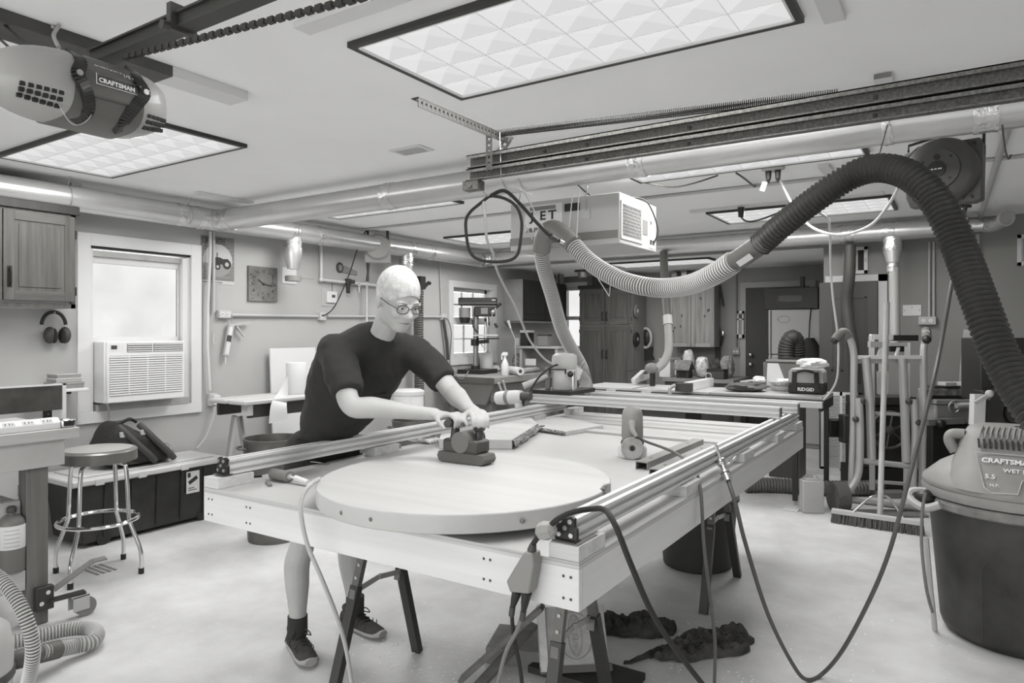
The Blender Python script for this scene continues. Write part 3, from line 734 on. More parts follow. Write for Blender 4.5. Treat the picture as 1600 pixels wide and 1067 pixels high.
# ================================================================ hanging hose
H = [(916, 600, 5.45), (908, 572, 5.45), (880, 520, 5.2), (862, 460, 4.9), (849, 415, 4.65), (846, 385, 4.52)]
r = thing('dust_hose', 'long ribbed dust hose slung across the room from router to vacuum', 'hose', at(1040, 452, t=3.5))
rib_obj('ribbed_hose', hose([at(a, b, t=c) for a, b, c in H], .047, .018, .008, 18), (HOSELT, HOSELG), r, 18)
obj('bend_fitting', MB().tube(crom([at(846, 392, t=4.53), at(851, 366, t=4.46), at(866, 358, t=4.4), at(884, 371, t=4.3), at(897, 383, t=4.22)], 6), .058, 18), mat('bend_fitting', .16, .45), r, smooth=True)
H = [(893, 379, 4.25), (920, 408, 4.15), (960, 433, 4.0), (1000, 446, 3.87), (1040, 450, 3.75), (1080, 444, 3.55), (1115, 429, 3.35), (1148, 408, 3.2)]
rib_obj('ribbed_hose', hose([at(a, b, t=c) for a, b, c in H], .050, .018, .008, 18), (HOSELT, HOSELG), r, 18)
cp = [at(a, b, t=c) for a, b, c in ((1136, 416, 3.25), (1165, 398, 3.15), (1196, 376, 3.05))]
cu = obj('coupling', MB().tube(crom(cp, 8), .047, 18), HOSEG, r, smooth=True)
n_ = (cp[2] - cp[0]).normalized(); side = Vector((0, 0, 1)).cross(n_).normalized(); out_ = -(FW - n_ * FW.dot(n_)).normalized()
obj('coupling_label', MB().box(0, .085, -.014, .014, 0, .002, frame(cp[1] + out_ * .0475 - n_ * .02 - Vector((0,0,.012)), n_, out_)), LGREY, cu)
H = [(1188, 382, 3.08), (1230, 345, 2.95), (1290, 300, 2.8), (1340, 270, 2.7), (1385, 263, 2.6), (1430, 280, 2.5), (1470, 325, 2.42), (1500, 390, 2.35), (1530, 470, 2.25), (1565, 560, 2.15), (1620, 650, 2.02), (1680, 720, 1.95)]
obj('ribbed_hose', hose([at(a, b, t=c) for a, b, c in H], .0505, .019, .010, 18), HOSED, r, smooth=True)
tp = at(897, 582, t=5.44)
obj('tape_wrap', MB().tube(crom([at(888, 556, t=5.42), at(898, 574, t=5.44), at(906, 590, t=5.45)], 5), .056, 16), WHITE, r, smooth=True)
obj('tape_tail', MB().bar(at(903, 578, t=5.4), at(914, 562, t=5.38), .02, .002), WHITE, r)
obj('lower_elbow', MB().tube(crom([at(906, 583, t=5.45), at(916, 600, t=5.4), at(914, 612, t=5.25), at(904, 618, t=5.1)], 6), .05, 14), GREY, r, smooth=True)
# strings holding the hose
def string(pts, label, r_=.0035, m=LGREY): return one('hanging_string', MB().tube(pts, r_, 6), m, label, 'string')
string([at(901, 372, t=4.16), at(905, 292, Y=yd1 + .02)], 'right of the two strings holding the hose beside the air cleaner display')
string([at(889, 356, t=4.2), at(896, 292, Y=yd1 + .02)], 'left of the two strings holding the hose beside the air cleaner display')
string([at(808, 279, Y=yd1 - .095), at(858, 372, t=4.36)], 'slanting string crossing the air cleaner lettering to the hose bend')
string([at(783, 283, Y=yd1 - .095), at(832, 374, t=4.4)], 'slanting string left of the air cleaner')
string([at(1387, 195, Y=yd1 - .09), at(1370, 256, t=2.66)], 'thin dark wire holding the top of the dark hose', .0025, DARK)
string([at(926, 398, Y=7.5), at(928, 425, t=6.5), at(952, 463, t=6.3), at(954, 440, t=6.4)], 'bent thin rod hanging in front of the tall cabinet', .005)
# black cord loop on a hook
r = thing('cord_loop', 'black cord coiled in a loop hung below the main duct', 'cord', at(780, 410, t=4.0))
LP = [(765, 306), (750, 318), (735, 331), (728, 345), (729, 370), (734, 392), (745, 404), (768, 409), (795, 407), (808, 398), (813, 378), (815, 345), (806, 322), (788, 310), (768, 306)]
obj('loop', MB().tube(crom([at(a, b, t=4.0) for a, b in LP], 8), .009, 8), BLACKM, r, smooth=True)
obj('lead', MB().tube(crom([at(a, b, t=c) for a, b, c in ((765, 307, 4.0), (788, 298, 4.02), (812, 318, 4.05), (838, 347, 4.1), (862, 371, 4.15), (872, 374, 4.18))], 8), .011, 8), BLACKM, r, smooth=True)
obj('plug', MB().cyl(at(860, 369, t=4.13), at(870, 375, t=4.17), .018).cyl(at(870, 375, t=4.17), at(880, 379, t=4.2), .012, .010), DARK, r, smooth=True)
obj('plug_end', MB().cyl(at(874, 376, t=4.16), at(880, 379, t=4.18), .012), CHROME, r, smooth=True)
obj('tail', MB().tube(crom([at(a, b, t=c) for a, b, c in ((755, 314, 4.0), (758, 340, 4.0), (761, 375, 4.1), (770, 395, 4.3), (776, 420, 4.6), (788, 447, 4.9), (805, 478, 5.1), (820, 515, 5.3), (830, 535, 5.4), (850, 560, 5.5), (870, 572, 5.6))], 8), .0085, 8), LGREY, r, smooth=True)
obj('hook', MB().tube([at(752, 296, t=3.9), at(762, 307, t=3.98), at(768, 300, t=3.95)], .003, 6), STEEL, r)
# ceiling outlet with two plugs and the white cord to the reel
p = at(1208, 262, Z=ZC)
r = thing('ceiling_outlet', 'round ceiling outlet with two black plugs', 'outlet', (p.x, p.y, ZC - .03))
obj('cover_plate', MB().lathe([(.075, 0), (.075, -.01), (.05, -.02), (0, -.02)], 24, Matrix.Translation((p.x, p.y, ZC - .0005))), LGREY, r, smooth=True)
for dx in (-.03, .03):
    obj('plug', MB().cyl((p.x + dx, p.y, ZC - .02), (p.x + dx, p.y, ZC - .075), .021, .016).cyl((p.x + dx, p.y, ZC - .075), (p.x + dx, p.y, ZC - .10), .014, .006), BLACK, r, smooth=True)
obj('tag', MB().bar((p.x - .05, p.y - .01, ZC - .09), (p.x - .07, p.y - .01, ZC - .15), .035, .001, up=(0, 1, 0)), PAPER, r)
CW = [(1215, 274, 4.75), (1228, 300, 4.6), (1240, 322, 4.4), (1262, 350, 4.2), (1290, 364, 4.0), (1322, 366, 3.9), (1360, 352, 3.75), (1385, 325, 3.65), (1405, 290, 3.5), (1412, 262, 3.48), (1413, 246, 3.5), (1420, 240, 3.5)]
one('supply_cord', MB().tube(crom([at(a, b, t=c) for a, b, c in CW], 10), .008, 10), CORDW, 'white cord looping from ceiling outlet up to the hose reel', 'cord', smooth=True)
p = at(1158, 332, t=6.0)
r = thing('hanging_plug', 'black plug with cord hanging in front of the light by the dark hose', 'plug', p)
obj('plug_body', MB().cyl(at(1158, 324, t=6), at(1158, 339, t=6), .03, .024), BLACK, r, smooth=True)
obj('cord', MB().tube(crom([at(a, b, t=c) for a, b, c in ((1158, 339, 6), (1165, 345, 6), (1180, 345, 6), (1210, 335, 5.8), (1255, 315, 5.6))], 8), .008, 8), DARK, r, smooth=True)
obj('short_stem', MB().cyl(at(1158, 324, t=6), at(1158, 316, t=6), .01), DARK, r)
# air line dropping to the table saw
one('air_line', MB().tube(crom([at(a, b, t=c) for a, b, c in ((1272, 330, 5.6), (1290, 338, 5.7), (1296, 350, 5.7), (1298, 420, 5.8), (1302, 470, 5.8), (1308, 515, 5.8), (1310, 550, 5.8), (1308, 590, 5.85), (1298, 612, 5.9), (1286, 625, 5.9))], 8), .0095, 8), CORDW, 'pale air line hanging from the ceiling to the table saw corner', 'air line', smooth=True)
one('vertical_hose', MB().tube(crom([at(a, b, Y=yd2 + (0 if b < 450 else .05)) for a, b in ((1328, 383), (1327, 430), (1323, 470), (1326, 505), (1333, 545), (1336, 600))], 8), .055, 14), mat('vertical_hose', .045, .5), 'dark vertical hose hanging in front of the brown closet door', 'hose', smooth=True)
# saw dust pipe hanging from the back duct to the blade guard
r = thing('saw_dust_pipe', 'grey dust pipe hanging from the back duct down to the blade guard', 'pipe', at(1040, 560, Y=6.9))
ysaw = 6.75
obj('upper_pipe', MB().tube([at(1037, 395, Y=7.5), at(1039, 455, Y=7.2), at(1043, 510, Y=7.0)], .045, 14), HOSEG, r, smooth=True)
obj('band', MB().cyl(at(1043, 494, Y=7.04), at(1044, 508, Y=7.0), .05), LGREY, r, smooth=True)
obj('curved_pipe', MB().tube(crom([at(a, b, Y=c) for a, b, c in ((1043, 500, 7.02), (1045, 530, 6.95), (1044, 550, 6.9), (1038, 565, 6.85), (1030, 573, 6.8), (1024, 577, 6.75))], 6), .043, 14), mat('pale_hose', .3, .5), r, smooth=True)

# ================================================================ hose reel (right)
c = at(1470, 268, t=3.52)
r = thing('hose_reel', 'large dark round retractable hose reel hanging from the ceiling', 'hose reel', (c.x, c.y, c.z - .2))
nx = (Vector((0, 0, 0)) - Vector((c.x, c.y, 0))); nx = (nx.normalized() + Vector((-.25, 0, 0))).normalized()
fm = frame(c, Vector((0, 0, 1)).cross(nx), nx) @ Matrix.Scale(1.13, 4)
REEL = mat('reel_grey', .075, .5)
obj('drum', MB().lathe([(.0, -.09), (.135, -.09), (.15, -.06), (.15, -.0), (.142, .03), (.125, .045), (.09, .05), (.088, .062), (.0, .066)], 48, fm), REEL, r, smooth=True)
obj('case_plate', MB().prism([(-.145, .1), (-.1, .135), (.145, .13), (.155, .1), (.15, -.14), (.12, -.15), (.02, -.15), (-.13, -.145), (-.15, -.1)], -.085, -.02, fm), REEL, r, bevel=.006)
hb = obj('hub', MB().lathe([(.036, .066), (.036, .071), (0, .071)], 24, fm), BLACK, r, smooth=True)
obj('hub_mark', MB().box(-.022, -.012, -.003, .003, .0715, .0722, fm).box(-.008, .002, -.003, .003, .0715, .0722, fm).box(.006, .022, -.003, .003, .0715, .0722, fm), INKW, hb)
obj('port', MB().lathe([(.012, .06), (.012, .07), (0, .07)], 16, fm @ Matrix.Translation((0, .055, 0))), BLACK, r)
for x, y in ((-.055, .04), (.055, .05), (.05, -.045), (-.1, .115), (.125, .11), (.08, -.125), (.115, -.125)): obj('screw', MB().lathe([(.006, .05), (.006, .066), (0, .067)], 10, fm @ Matrix.Translation((x, y, -.002 if abs(y) < .1 else -.07))), BLACK, r)
obj('bright_screw', MB().lathe([(.007, .05), (.007, .067), (0, .068)], 12, fm @ Matrix.Translation((.0, -.06, 0))), CHROME, r)
br = MB().tube([fm @ Vector(q) for q in ((-.15, -.02, -.06), (-.15, .12, -.06), (-.148, .155, -.06), (.148, .2, -.06), (.152, .17, -.06), (.15, .06, -.06))], .007, 8)
obj('hanging_bracket', br.cyl(fm @ Vector((0, .178, -.06)), (c.x, c.y, ZC - .001), .01), BLACK, r)
ps = at(1508, 322, t=3.4)
obj('hose_stop', MB().cyl(ps + RT * -.028, ps + RT * .028, .008).cyl(ps, ps + Vector((-.005, 0, -.05)), .012, .006), BLACK, r, smooth=True)
HP = [(1507, 330, 3.4), (1503, 350, 3.38), (1495, 400, 3.3), (1486, 450, 3.2), (1470, 540, 3.05), (1455, 610, 2.9), (1435, 690, 2.85), (1412, 780, 2.8), (1390, 860, 2.78), (1362, 930, 2.8), (1320, 1010, 2.88), (1288, 1050, 3.0)]
AIR = MB().tube(crom([at(a, b, t=c_) for a, b, c_ in HP] + [at(1262, 1062, Z=.012), at(1240, 1040, t=2.92), at(1200, 960, t=2.82), at(1165, 850, t=2.76), at(1150, 790, t=2.78), at(1138, 752, t=2.84)], 8), .0085, 8)
one('air_hose', AIR, mat('air_hose', .075, .4), 'dark air hose drooping from the reel to the floor and up to the blow gun', 'air hose', smooth=True)
conduit([(-5.3, 5.3, ZC - .014), (1.6, 5.3, ZC - .014)], 'long white conduit across the ceiling behind the air cleaner', .012)
one('sagging_cord', MB().tube(crom([at(1005, 285, Z=ZC - .02), at(1030, 290, Z=ZC - .06), at(1055, 292, Z=ZC - .07), at(1085, 286, Z=ZC - .05), at(1122, 274, Z=ZC - .01)], 6), .006, 6), DARK, 'dark cord sagging under the ceiling right of the air cleaner', 'cord', smooth=True)
one('sagging_cord', MB().tube(crom([at(1150, 270, Z=ZC - .01), at(1162, 278, Z=ZC - .05), at(1172, 286, Z=ZC - .06), at(1180, 292, Z=ZC - .02)], 6), .007, 6), DARK, 'short dark cord left of the round ceiling outlet', 'cord', smooth=True)
# wall/ceiling hook thing right
one('ceiling_hook', MB().tube(crom([at(1566, 195, t=2.9), at(1570, 230, t=2.9), at(1575, 248, t=2.9), at(1580, 242, t=2.9)], 6), .004, 6), DARK, 'thin dark wire hook at the upper right', 'hook')
# ================================================================ the big work table
TX0, TX1, TY0, TY1, TZ, TB = -2.462, -.832, 1.606, 4.675, .90, .771
r = thing('work_table', 'long pale plywood work table on folding sawhorses', 'table', ((TX0 + TX1) / 2, (TY0 + TY1) / 2, TB))
EDGE = mat('ply_edge', .45, .6, var=.35, scale=3, stretch=(.3, .3, 90))
obj('top_sheet', B(TX0, TX1, TY0, TY1, TZ - .018, TZ), PLY, r)
obj('front_board', B(TX0, TX1, TY0, TY0 + .02, TB, TZ - .0185), PLYX, r, bevel=.001)
obj('back_board', B(TX0, TX1, TY1 - .02, TY1, TB, TZ - .0185), PLYX, r)
obj('side_board', B(TX1 - .02, TX1, TY0 + .021, TY1 - .021, TB, TZ - .0185), PLYE, r)
obj('side_board', B(TX0, TX0 + .02, TY0 + .021, TY1 - .021, TB, TZ - .0185), PLYE, r)
obj('sheet_edge', MB().box(TX0 + .002, TX1 + .0015, TY0 - .0015, TY0 - .0002, TZ - .018, TZ - .0005).box(TX1 + .0002, TX1 + .0015, TY0, TY1, TZ - .018, TZ - .0005), EDGE, r)
for k in range(3): obj('cross_beam', B(TX0 + .03, TX1 - .03, TY0 + .7 + k * .8, TY0 + .74 + k * .8, TB, TZ - .02), PLYX, r)
for px in (326, 385, 756, 891):
    for z in (.80, .858):
        for dx in (0, .022):
            x = at(px, 850, Y=TY0).x + dx - (.02 if px > 880 else 0)
            obj('screw', MB().cyl((x, TY0 - .001, z), (x, TY0 + .004, z), .0042, n=8), DARK, r)
obj('hook', MB().tube(crom([(-1.0, TY0 - .002, .865), (-1.0, TY0 - .012, .86), (-.996, TY0 - .012, .848), (-.99, TY0 - .01, .855)], 5), .0022, 6), LGREY, r)
# spacer blocks under the rails
BLK = wood('spacer_block', .62, .45, 'x', 5)
ZR = .945
for x0, x1 in ((TX1 - .09, TX1), (TX0, TX0 + .09)):
    for k, (a, b) in enumerate(((TY0, TY0 + .16), (2.45, 2.62), (3.25, 3.43), (3.95, 4.1), (TY1 - .2, TY1 - .02))):
        obj('spacer_block', B(x0 + (.02 if k else 0) * (x0 < -2), x1 - (.0), a, b, TZ + .0005, ZR - .004), BLK, r, bevel=.001)
obj('shim', B(TX1 - .085, TX1 - .005, TY0 + .0, TY0 + .12, ZR - .0038, ZR - .0005), GREY, r)
def rail(name, label, a, b, axis, c, z0, w=.056, h=.06):
    """aluminium extrusion along axis from a to b centred on c"""
    root = thing(name, label, 'rail', ((a + b) / 2, c, z0) if axis == 'x' else (c, (a + b) / 2, z0))
    prof = [(-.5, 0), (.5, 0), (.5, .14), (.3, .16), (.3, .36), (.5, .38), (.5, .60), (.3, .62), (.3, .82), (.5, .84), (.5, 1), (.2, 1), (.18, .8), (-.18, .8), (-.2, 1), (-.5, 1), (-.5, .84), (-.3, .82), (-.3, .62), (-.5, .60), (-.5, .38), (-.3, .36), (-.3, .16), (-.5, .14)]
    pts = [(u * w, z0 + v * h) for u, v in prof]
    mb = MB()
    if axis == 'y': mb.prism([(c + u, v) for u, v in pts], a, b, Matrix(((1, 0, 0, 0), (0, 0, 1, 0), (0, 1, 0, 0), (0, 0, 0, 1))))
    else: mb.prism([(c + u, v) for u, v in pts], a, b, Matrix(((0, 0, 1, 0), (1, 0, 0, 0), (0, 1, 0, 0), (0, 0, 0, 1))))
    obj('extrusion', mb, ALU, root)
    return root
r = rail('guide_rail', 'long aluminium guide rail on the right edge of the table', TY0 + .03, TY1 - .02, 'y', TX1 - .048, ZR)
def endplate(r, cx, y):
    p = obj('end_plate', MB().prism([(-.033, 0), (.033, 0), (.033, .03), (.026, .036), (.026, .058), (.016, .064), (.006, .058), (-.006, .058), (-.014, .064), (-.026, .058), (-.026, .036), (-.033, .03)], -.006, .006, Matrix.Translation((cx, y, ZR + .004)) @ Matrix(((1, 0, 0, 0), (0, 0, -1, 0), (0, 1, 0, 0), (0, 0, 0, 1)))), BLACK, r)
    for u, v in ((-.018, .014), (.018, .014), (0, .032), (-.015, .05), (.015, .05)):
        obj('bolt', MB().cyl((cx + u, y - .006, ZR + .004 + v), (cx + u, y - .012, ZR + .004 + v), .0065, n=10), STEEL, p)
    obj('foot', B(cx - .033, cx + .033, y - .02, y + .02, ZR, ZR + .0035), DARK, p)
endplate(r, TX1 - .048, TY0 + .022)
r = rail('guide_rail', 'long aluminium guide rail on the left edge in front of the man', TY0 + .06, TY1 - .25, 'y', TX0 + .048, ZR)
endplate(r, TX0 + .048, TY0 + .05)
ZG = ZR + .066
gb1 = rail('gantry_beam', 'nearer of the two aluminium beams across the far end of the table', TX0 - .06, TX1 - .03, 'x', 4.15, ZG, .05, .062)
gb2 = rail('gantry_beam', 'farther of the two aluminium beams across the far end of the table', TX0 + .25, TX1 + .01, 'x', 4.46, ZG, .05, .062)
ge = mat('end_grip', .12, .4)
obj('end_cap', B(TX1 - .03, TX1 - .024, 4.126, 4.174, ZG + .006, ZG + .056), ge, gb1); obj('end_cap', B(TX0 - .066, TX0 - .06, 4.126, 4.174, ZG + .006, ZG + .056), BLACK, gb1)
obj('end_cap', B(TX1 + .01, TX1 + .016, 4.436, 4.484, ZG + .006, ZG + .056), ge, gb2)
# ---- router on its plate
zp = ZG + .0625
r = thing('router', 'router with clear dust shroud standing on the gantry beam', 'router', (-2.34, 4.3, zp))
obj('base_plate', B(-2.50, -2.20, 4.12, 4.50, zp, zp + .028), BLACK, r, bevel=.002)
obj('shroud', MB().lathe([(.085, 0), (.088, .01), (.085, .13), (.075, .16)], 24, Matrix.Translation((-2.33, 4.28, zp + .028))), mat('clear_shroud', .45, .2, spec=.8), r, smooth=True)
obj('motor_body', MB().lathe([(.075, .12), (.085, .15), (.09, .2), (.085, .235), (.06, .25), (0, .255)], 24, Matrix.Translation((-2.33, 4.28, zp + .028))), mat('router_body', .42, .4), r, smooth=True)
obj('column', MB().cyl((-2.43, 4.22, zp + .03), (-2.43, 4.22, zp + .18), .02), GREY, r, smooth=True)
obj('column', MB().cyl((-2.23, 4.22, zp + .03), (-2.23, 4.22, zp + .16), .014), CHROME, r, smooth=True)
obj('handle', MB().cyl((-2.42, 4.2, zp + .12), (-2.56, 4.1, zp + .05), .016, .024), LGREY, r, smooth=True)
obj('knob', MB().ball((-2.24, 4.2, zp + .14), .022), BLACK, r, smooth=True)
obj('bracket', MB().box(-2.40, -2.27, 4.185, 4.195, zp + .165, zp + .172).box(-2.40, -2.393, 4.185, 4.195, zp + .14, zp + .172).box(-2.277, -2.27, 4.185, 4.195, zp + .14, zp + .172), BLACK, r)
obj('cord', MB().tube(crom([at(a, b, t=c) for a, b, c in ((816, 630, 4.5), (826, 615, 4.55), (840, 592, 4.6), (856, 577, 4.7), (872, 570, 4.8), (885, 578, 4.85), (894, 595, 4.9), (897, 606, 4.95))], 8), .007, 8), BLACKM, r, smooth=True)
# ---- white polisher at the end of the beam
p0 = at(776, 622, t=4.65); p1 = at(830, 619, t=4.5)
r = thing('heat_gun', 'white power tool lying at the left end of the gantry beam', 'power tool', (p0 + p1) / 2 - Vector((0, 0, .06)))
TOOLW = mat('tool_white', .6, .45)
ax = (p1 - p0); L = ax.length; mm = frame(p0, ax, (0, 0, 1)) @ Matrix(((0, 0, 1, 0), (1, 0, 0, 0), (0, 1, 0, 0), (0, 0, 0, 1)))
obj('body', MB().lathe([(.02, 0), (.042, .006), (.046, .04), (.046, L * .55), (.042, L * .72), (.034, L * .74)], 20, mm), TOOLW, r, smooth=True)
obj('collar', MB().lathe([(.047, L * .30), (.048, L * .32), (.048, L * .38), (.047, L * .4)], 20, mm), GREY, r, smooth=True)
obj('nozzle', MB().lathe([(.03, L * .73), (.026, L * .99), (0, L)], 16, mm), DARK, r, smooth=True)
hp = p0 + ax * .62; obj('handle', MB().tube([hp + Vector((0, 0, -.03)), hp + Vector((.02, 0, -.12))], [.026, .024], 12), TOOLW, r, smooth=True)
# ================================================================ round slab
sc_ = (-1.49, 1.99); R_ = .515; zs0, zs1 = .925, .982
r = thing('round_slab', 'large round pale wooden tabletop slab lying on the near end of the table', 'tabletop', (sc_[0], sc_[1], zs0))
poly = []
for k in range(96):
    a = 2 * PI * k / 96; rr = R_ + .004 * math.sin(3 * a)
    da = (math.degrees(a) - 14) % 360
    if da < 5 or da > 355: rr -= .02
    poly.append((sc_[0] + rr * math.cos(a), sc_[1] + rr * math.sin(a)))
obj('slab', MB().prism(poly, zs0, zs1), SLABW, r, bevel=.004)
bk = MB()
for k in range(10): a = math.radians(14 + random.uniform(-4, 4)); bk.ball((sc_[0] + (R_ - .014) * math.cos(a), sc_[1] + (R_ - .014) * math.sin(a), zs0 + .005 + .005 * k), (.009, .009, .006), 6, 4)
obj('bark_void', bk, mat('void_bark', .2, .9, var=.5, scale=20), r)
for px, py in ((506, 770), (590, 793), (806, 798)):
    p = at(px, py, t=2.05); a = math.atan2(p.y - sc_[1], p.x - sc_[0]); obj('knot', MB().ball((sc_[0] + R_ * math.cos(a), sc_[1] + R_ * math.sin(a), (zs0 + zs1) / 2), (.008, .008, .008), 8, 6), mat('knot', .16, .7), r)
for dx, dy in ((-.2, -.2), (.25, .1), (-.1, .3)): obj('pad', MB().cyl((sc_[0] + dx, sc_[1] + dy, TZ + .0005), (sc_[0] + dx, sc_[1] + dy, zs0 - .0005), .05, n=12), DARK, r)
# ---- live edge offcuts
def pz(px, py, z): p = at(px, py, Z=z); return (p.x, p.y)
def live(name, label, top, z0, z1, edges, m=SLABW):
    root = thing(name, label, 'offcut', (sum(p[0] for p in top) / len(top), sum(p[1] for p in top) / len(top), z0))
    obj('board', MB().prism(top, z0, z1), m, root, bevel=.002)
    for (a, b) in edges:
        a = Vector(top[a]); b = Vector(top[b]); bm_ = MB(); n = 14
        nrm = Vector((b.y - a.y, a.x - b.x)).normalized()
        def efn(u, v):
            q = a.lerp(b, u); k_ = .004 + .012 * math.sin(PI * v) + .014 * noise.noise(Vector((u * 9, v * 3, z1 * 50))) + .006 * noise.noise(Vector((u * 30, v * 9, 1)))
            return (q.x + nrm.x * k_, q.y + nrm.y * k_, z0 + (z1 - z0) * (.02 + .96 * v))
        bm_.grid(efn, 40, 8)
        tag(obj('bark_edge', bm_, mat('live_edge', .24, .9, var=.7, scale=50, bump=1, bscale=60), root), kind='stuff')
    return root
z1 = TZ + .05
T = [pz(686, 686, z1), pz(800, 687, z1), pz(840, 662, z1), pz(830, 652, z1), pz(760, 655, z1), pz(690, 675, z1)]
live('slab_offcut', 'thick pale slab offcut with bark edge behind the round tabletop', T, TZ + .001, z1, [(1, 2)])
z1 = TZ + .026
T = [pz(846, 668, z1), pz(884, 674, z1), pz(943, 664, z1), pz(870, 650, z1), pz(818, 661, z1)]
live('slab_offcut', 'thin pointed pale board offcut behind the bark edged slab', T, TZ + .001, z1, [(0, 1)])
one('square_tube', MB().box(-.011, .011, -.03, .03, 0, .03, Matrix.Translation(at(845, 673, Z=TZ + .001))), BLACK, 'short black block between the two offcuts', 'block')
# ---- polisher with disc
p = at(988, 715, Z=TZ); nv = Vector((-p.x, -p.y, 0)).normalized(); sv = Vector((0, 0, 1)).cross(nv)
r = thing('sander', 'grey electric sander standing on end with its round pad facing out', 'sander', p)
SG = mat('sander_grey', .24, .5); SW = mat('sander_white', .62, .5)
base = p + nv * -.02
obj('body', MB().lathe([(.045, .075), (.052, .10), (.05, .20), (.044, .225), (.025, .243), (0, .245)], 24, Matrix.Translation(base)), SG, r, smooth=True)
obj('collar', MB().lathe([(.05, .058), (.056, .066), (.054, .078), (.05, .082)], 24, Matrix.Translation(base)), DARK, r, smooth=True)
obj('shroud', MB().lathe([(.068, .002), (.07, .04), (.06, .06), (.04, .066)], 24, Matrix.Translation(base)), SW, r, smooth=True)
pm = frame(p + nv * .06 + Vector((0, 0, .054)), sv, nv)
pd = obj('pad', MB().lathe([(.0, -.02), (.05, -.02), (.053, -.012), (.053, 0), (.05, .004), (.018, .005), (.016, -.0), (0, -.001)], 32, pm), mat('pad_grey', .34, .6, var=.3, scale=9), r, smooth=True)
obj('pad_hole', MB().lathe([(.012, .0), (.012, .002), (0, .002)], 16, pm), BLACK, pd)
obj('cord_guard', MB().tube([base + nv * .045 + Vector((0, 0, .175)), base + nv * .07 + Vector((0, 0, .14)), base + nv * .085 + sv * .02 + Vector((0, 0, .11))], [.02, .014, .009], 12), mat('guard', .3, .5), r, smooth=True)
cpt = [base + nv * .085 + sv * .02 + Vector((0, 0, .11)), at(1010, 690, Z=.985), at(1050, 705, Z=.97), at(1075, 722, Z=.99), at(1088, 738, t=2.72), at(1095, 770, t=2.6), at(1100, 850, t=2.55), at(1108, 920, t=2.55), at(1117, 1000, t=2.65), at(1116, 1075, t=2.75)]
obj('cord', MB().tube(crom(cpt, 8), .0065, 8), mat('sander_cord', .09, .5), r, smooth=True)
# ---- steel channels
for k, (x, ya, yb_, lab) in enumerate(((-1.165, 2.84, 3.62, 'grey steel channel lying left of its twin beside the right rail'), (-1.055, 2.72, 3.50, 'grey steel channel lying nearest the right guide rail'))):
    r = thing('steel_channel', lab, 'channel', (x, (ya + yb_) / 2, TZ))
    obj('channel', MB().box(x - .028, x + .028, ya, yb_, TZ + .031, TZ + .035).box(x - .028, x - .024, ya, yb_, TZ + .001, TZ + .031).box(x + .024, x + .028, ya, yb_, TZ + .001, TZ + .031), mat('channel_steel', .26, .45, metal=.4), r)
    for j in range(3): y = ya + .1 + j * .25; obj('slot', B(x - .004, x + .004, y, y + .022, TZ + .0352, TZ + .0358), BLACK, r)
# ---- blow gun on the right rail
r = thing('blow_gun', 'chrome air blow gun resting on the right guide rail', 'blow gun', at(1128, 725, X=TX1 - .0))
a = at(1117, 693, X=-.86); b = at(1127, 722, X=-.84); c = at(1138, 752, t=2.84); d = at(1150, 713, X=-.8)
obj('nozzle', MB().tube([a, b], [.006, .012], 12), CHROME, r, smooth=True)
obj('body', MB().ball(b, (.022, .03, .022)).cyl(b, c, .014, .011), CHROME, r, smooth=True)
obj('lever', MB().tube(crom([b + Vector((.02, 0, 0)), (b + d) / 2 + Vector((0, 0, -.02)), d], 6), .006, 8), CHROME, r, smooth=True)
obj('coupling', MB().cyl(c + (b - c) * .35, c, .018).cyl(c + (b - c) * .5, c + (b - c) * .4, .021), STEEL, r, smooth=True)
# ---- roller, sticks near the left corner
p = at(440, 752, Z=TZ)
r = thing('small_roller', 'small grey foam roller beside the round tabletop', 'roller', p)
ra = Vector((.055, .0, 0)); q = Vector((p.x - .0, p.y, TZ + .024)); dv = (at(462, 752, Z=TZ) - at(418, 744, Z=TZ)); dv.z = 0; dv.normalize()
obj('sleeve', MB().cyl(q - dv * .055, q + dv * .05, .022, n=20), mat('roller_grey', .18, .9, bump=.4, bscale=90), r, smooth=True)
obj('core', MB().cyl(q + dv * .05, q + dv * .052, .012, n=16), LGREY, r)
obj('handle', MB().cyl(q + dv * .05, q + dv * .085, .005).cyl(q + dv * .085, q + dv * .16 + Vector((0, 0, -.01)), .011), WHITE, r, smooth=True)
p = at(420, 757, Z=TZ); one('wood_stick', MB().box(-.045, .045, -.007, .007, 0, .01, Matrix.Translation(p) @ rotz(-.55)), GREY, 'short grey stick beside the small roller', 'stick')
p = at(381, 747, Z=TZ); one('flat_bar', MB().box(-.07, .07, -.006, .006, 0, .008, Matrix.Translation(p) @ rotz(1.0)), DARK, 'dark flat bar beside the left rail near the corner', 'bar')
p = at(497, 724, Z=TZ)
r = thing('scissors', 'pale handled scissors lying beside the left guide rail', 'scissors', p)
for s in (-1, 1):
    obj('handle', MB().tube([p + Vector((-.09 + .02 * math.cos(t * PI / 6), s * .02 + .016 * math.sin(t * PI / 6) , .008)) for t in range(12)], .004, 6, closed=True), LGREY, r)
    obj('blade', MB().bar(p + Vector((-.06, s * .012, .006)), p + Vector((.07, -s * .006, .006)), .01, .003), STEEL, r)
p = at(650, 690, Z=TZ)
r = thing('work_glove', 'crumpled pale work glove lying by the left rail', 'glove', p)
gm = MB().ball((p.x, p.y, TZ + .025), (.07, .05, .024), 16, 8)
for k in range(4): gm.tube([(p.x + .05, p.y - .03 + k * .02, TZ + .02), (p.x + .10, p.y - .035 + k * .024, TZ + .022), (p.x + .13, p.y - .03 + k * .025, TZ + .012)], [.013, .012, .009], 8)
obj('fabric', gm, CLOTHW, r, smooth=True)
obj('cuff', MB().cyl((p.x - .09, p.y, TZ + .024), (p.x - .05, p.y, TZ + .025), .022, n=14), GREY, r, smooth=True)
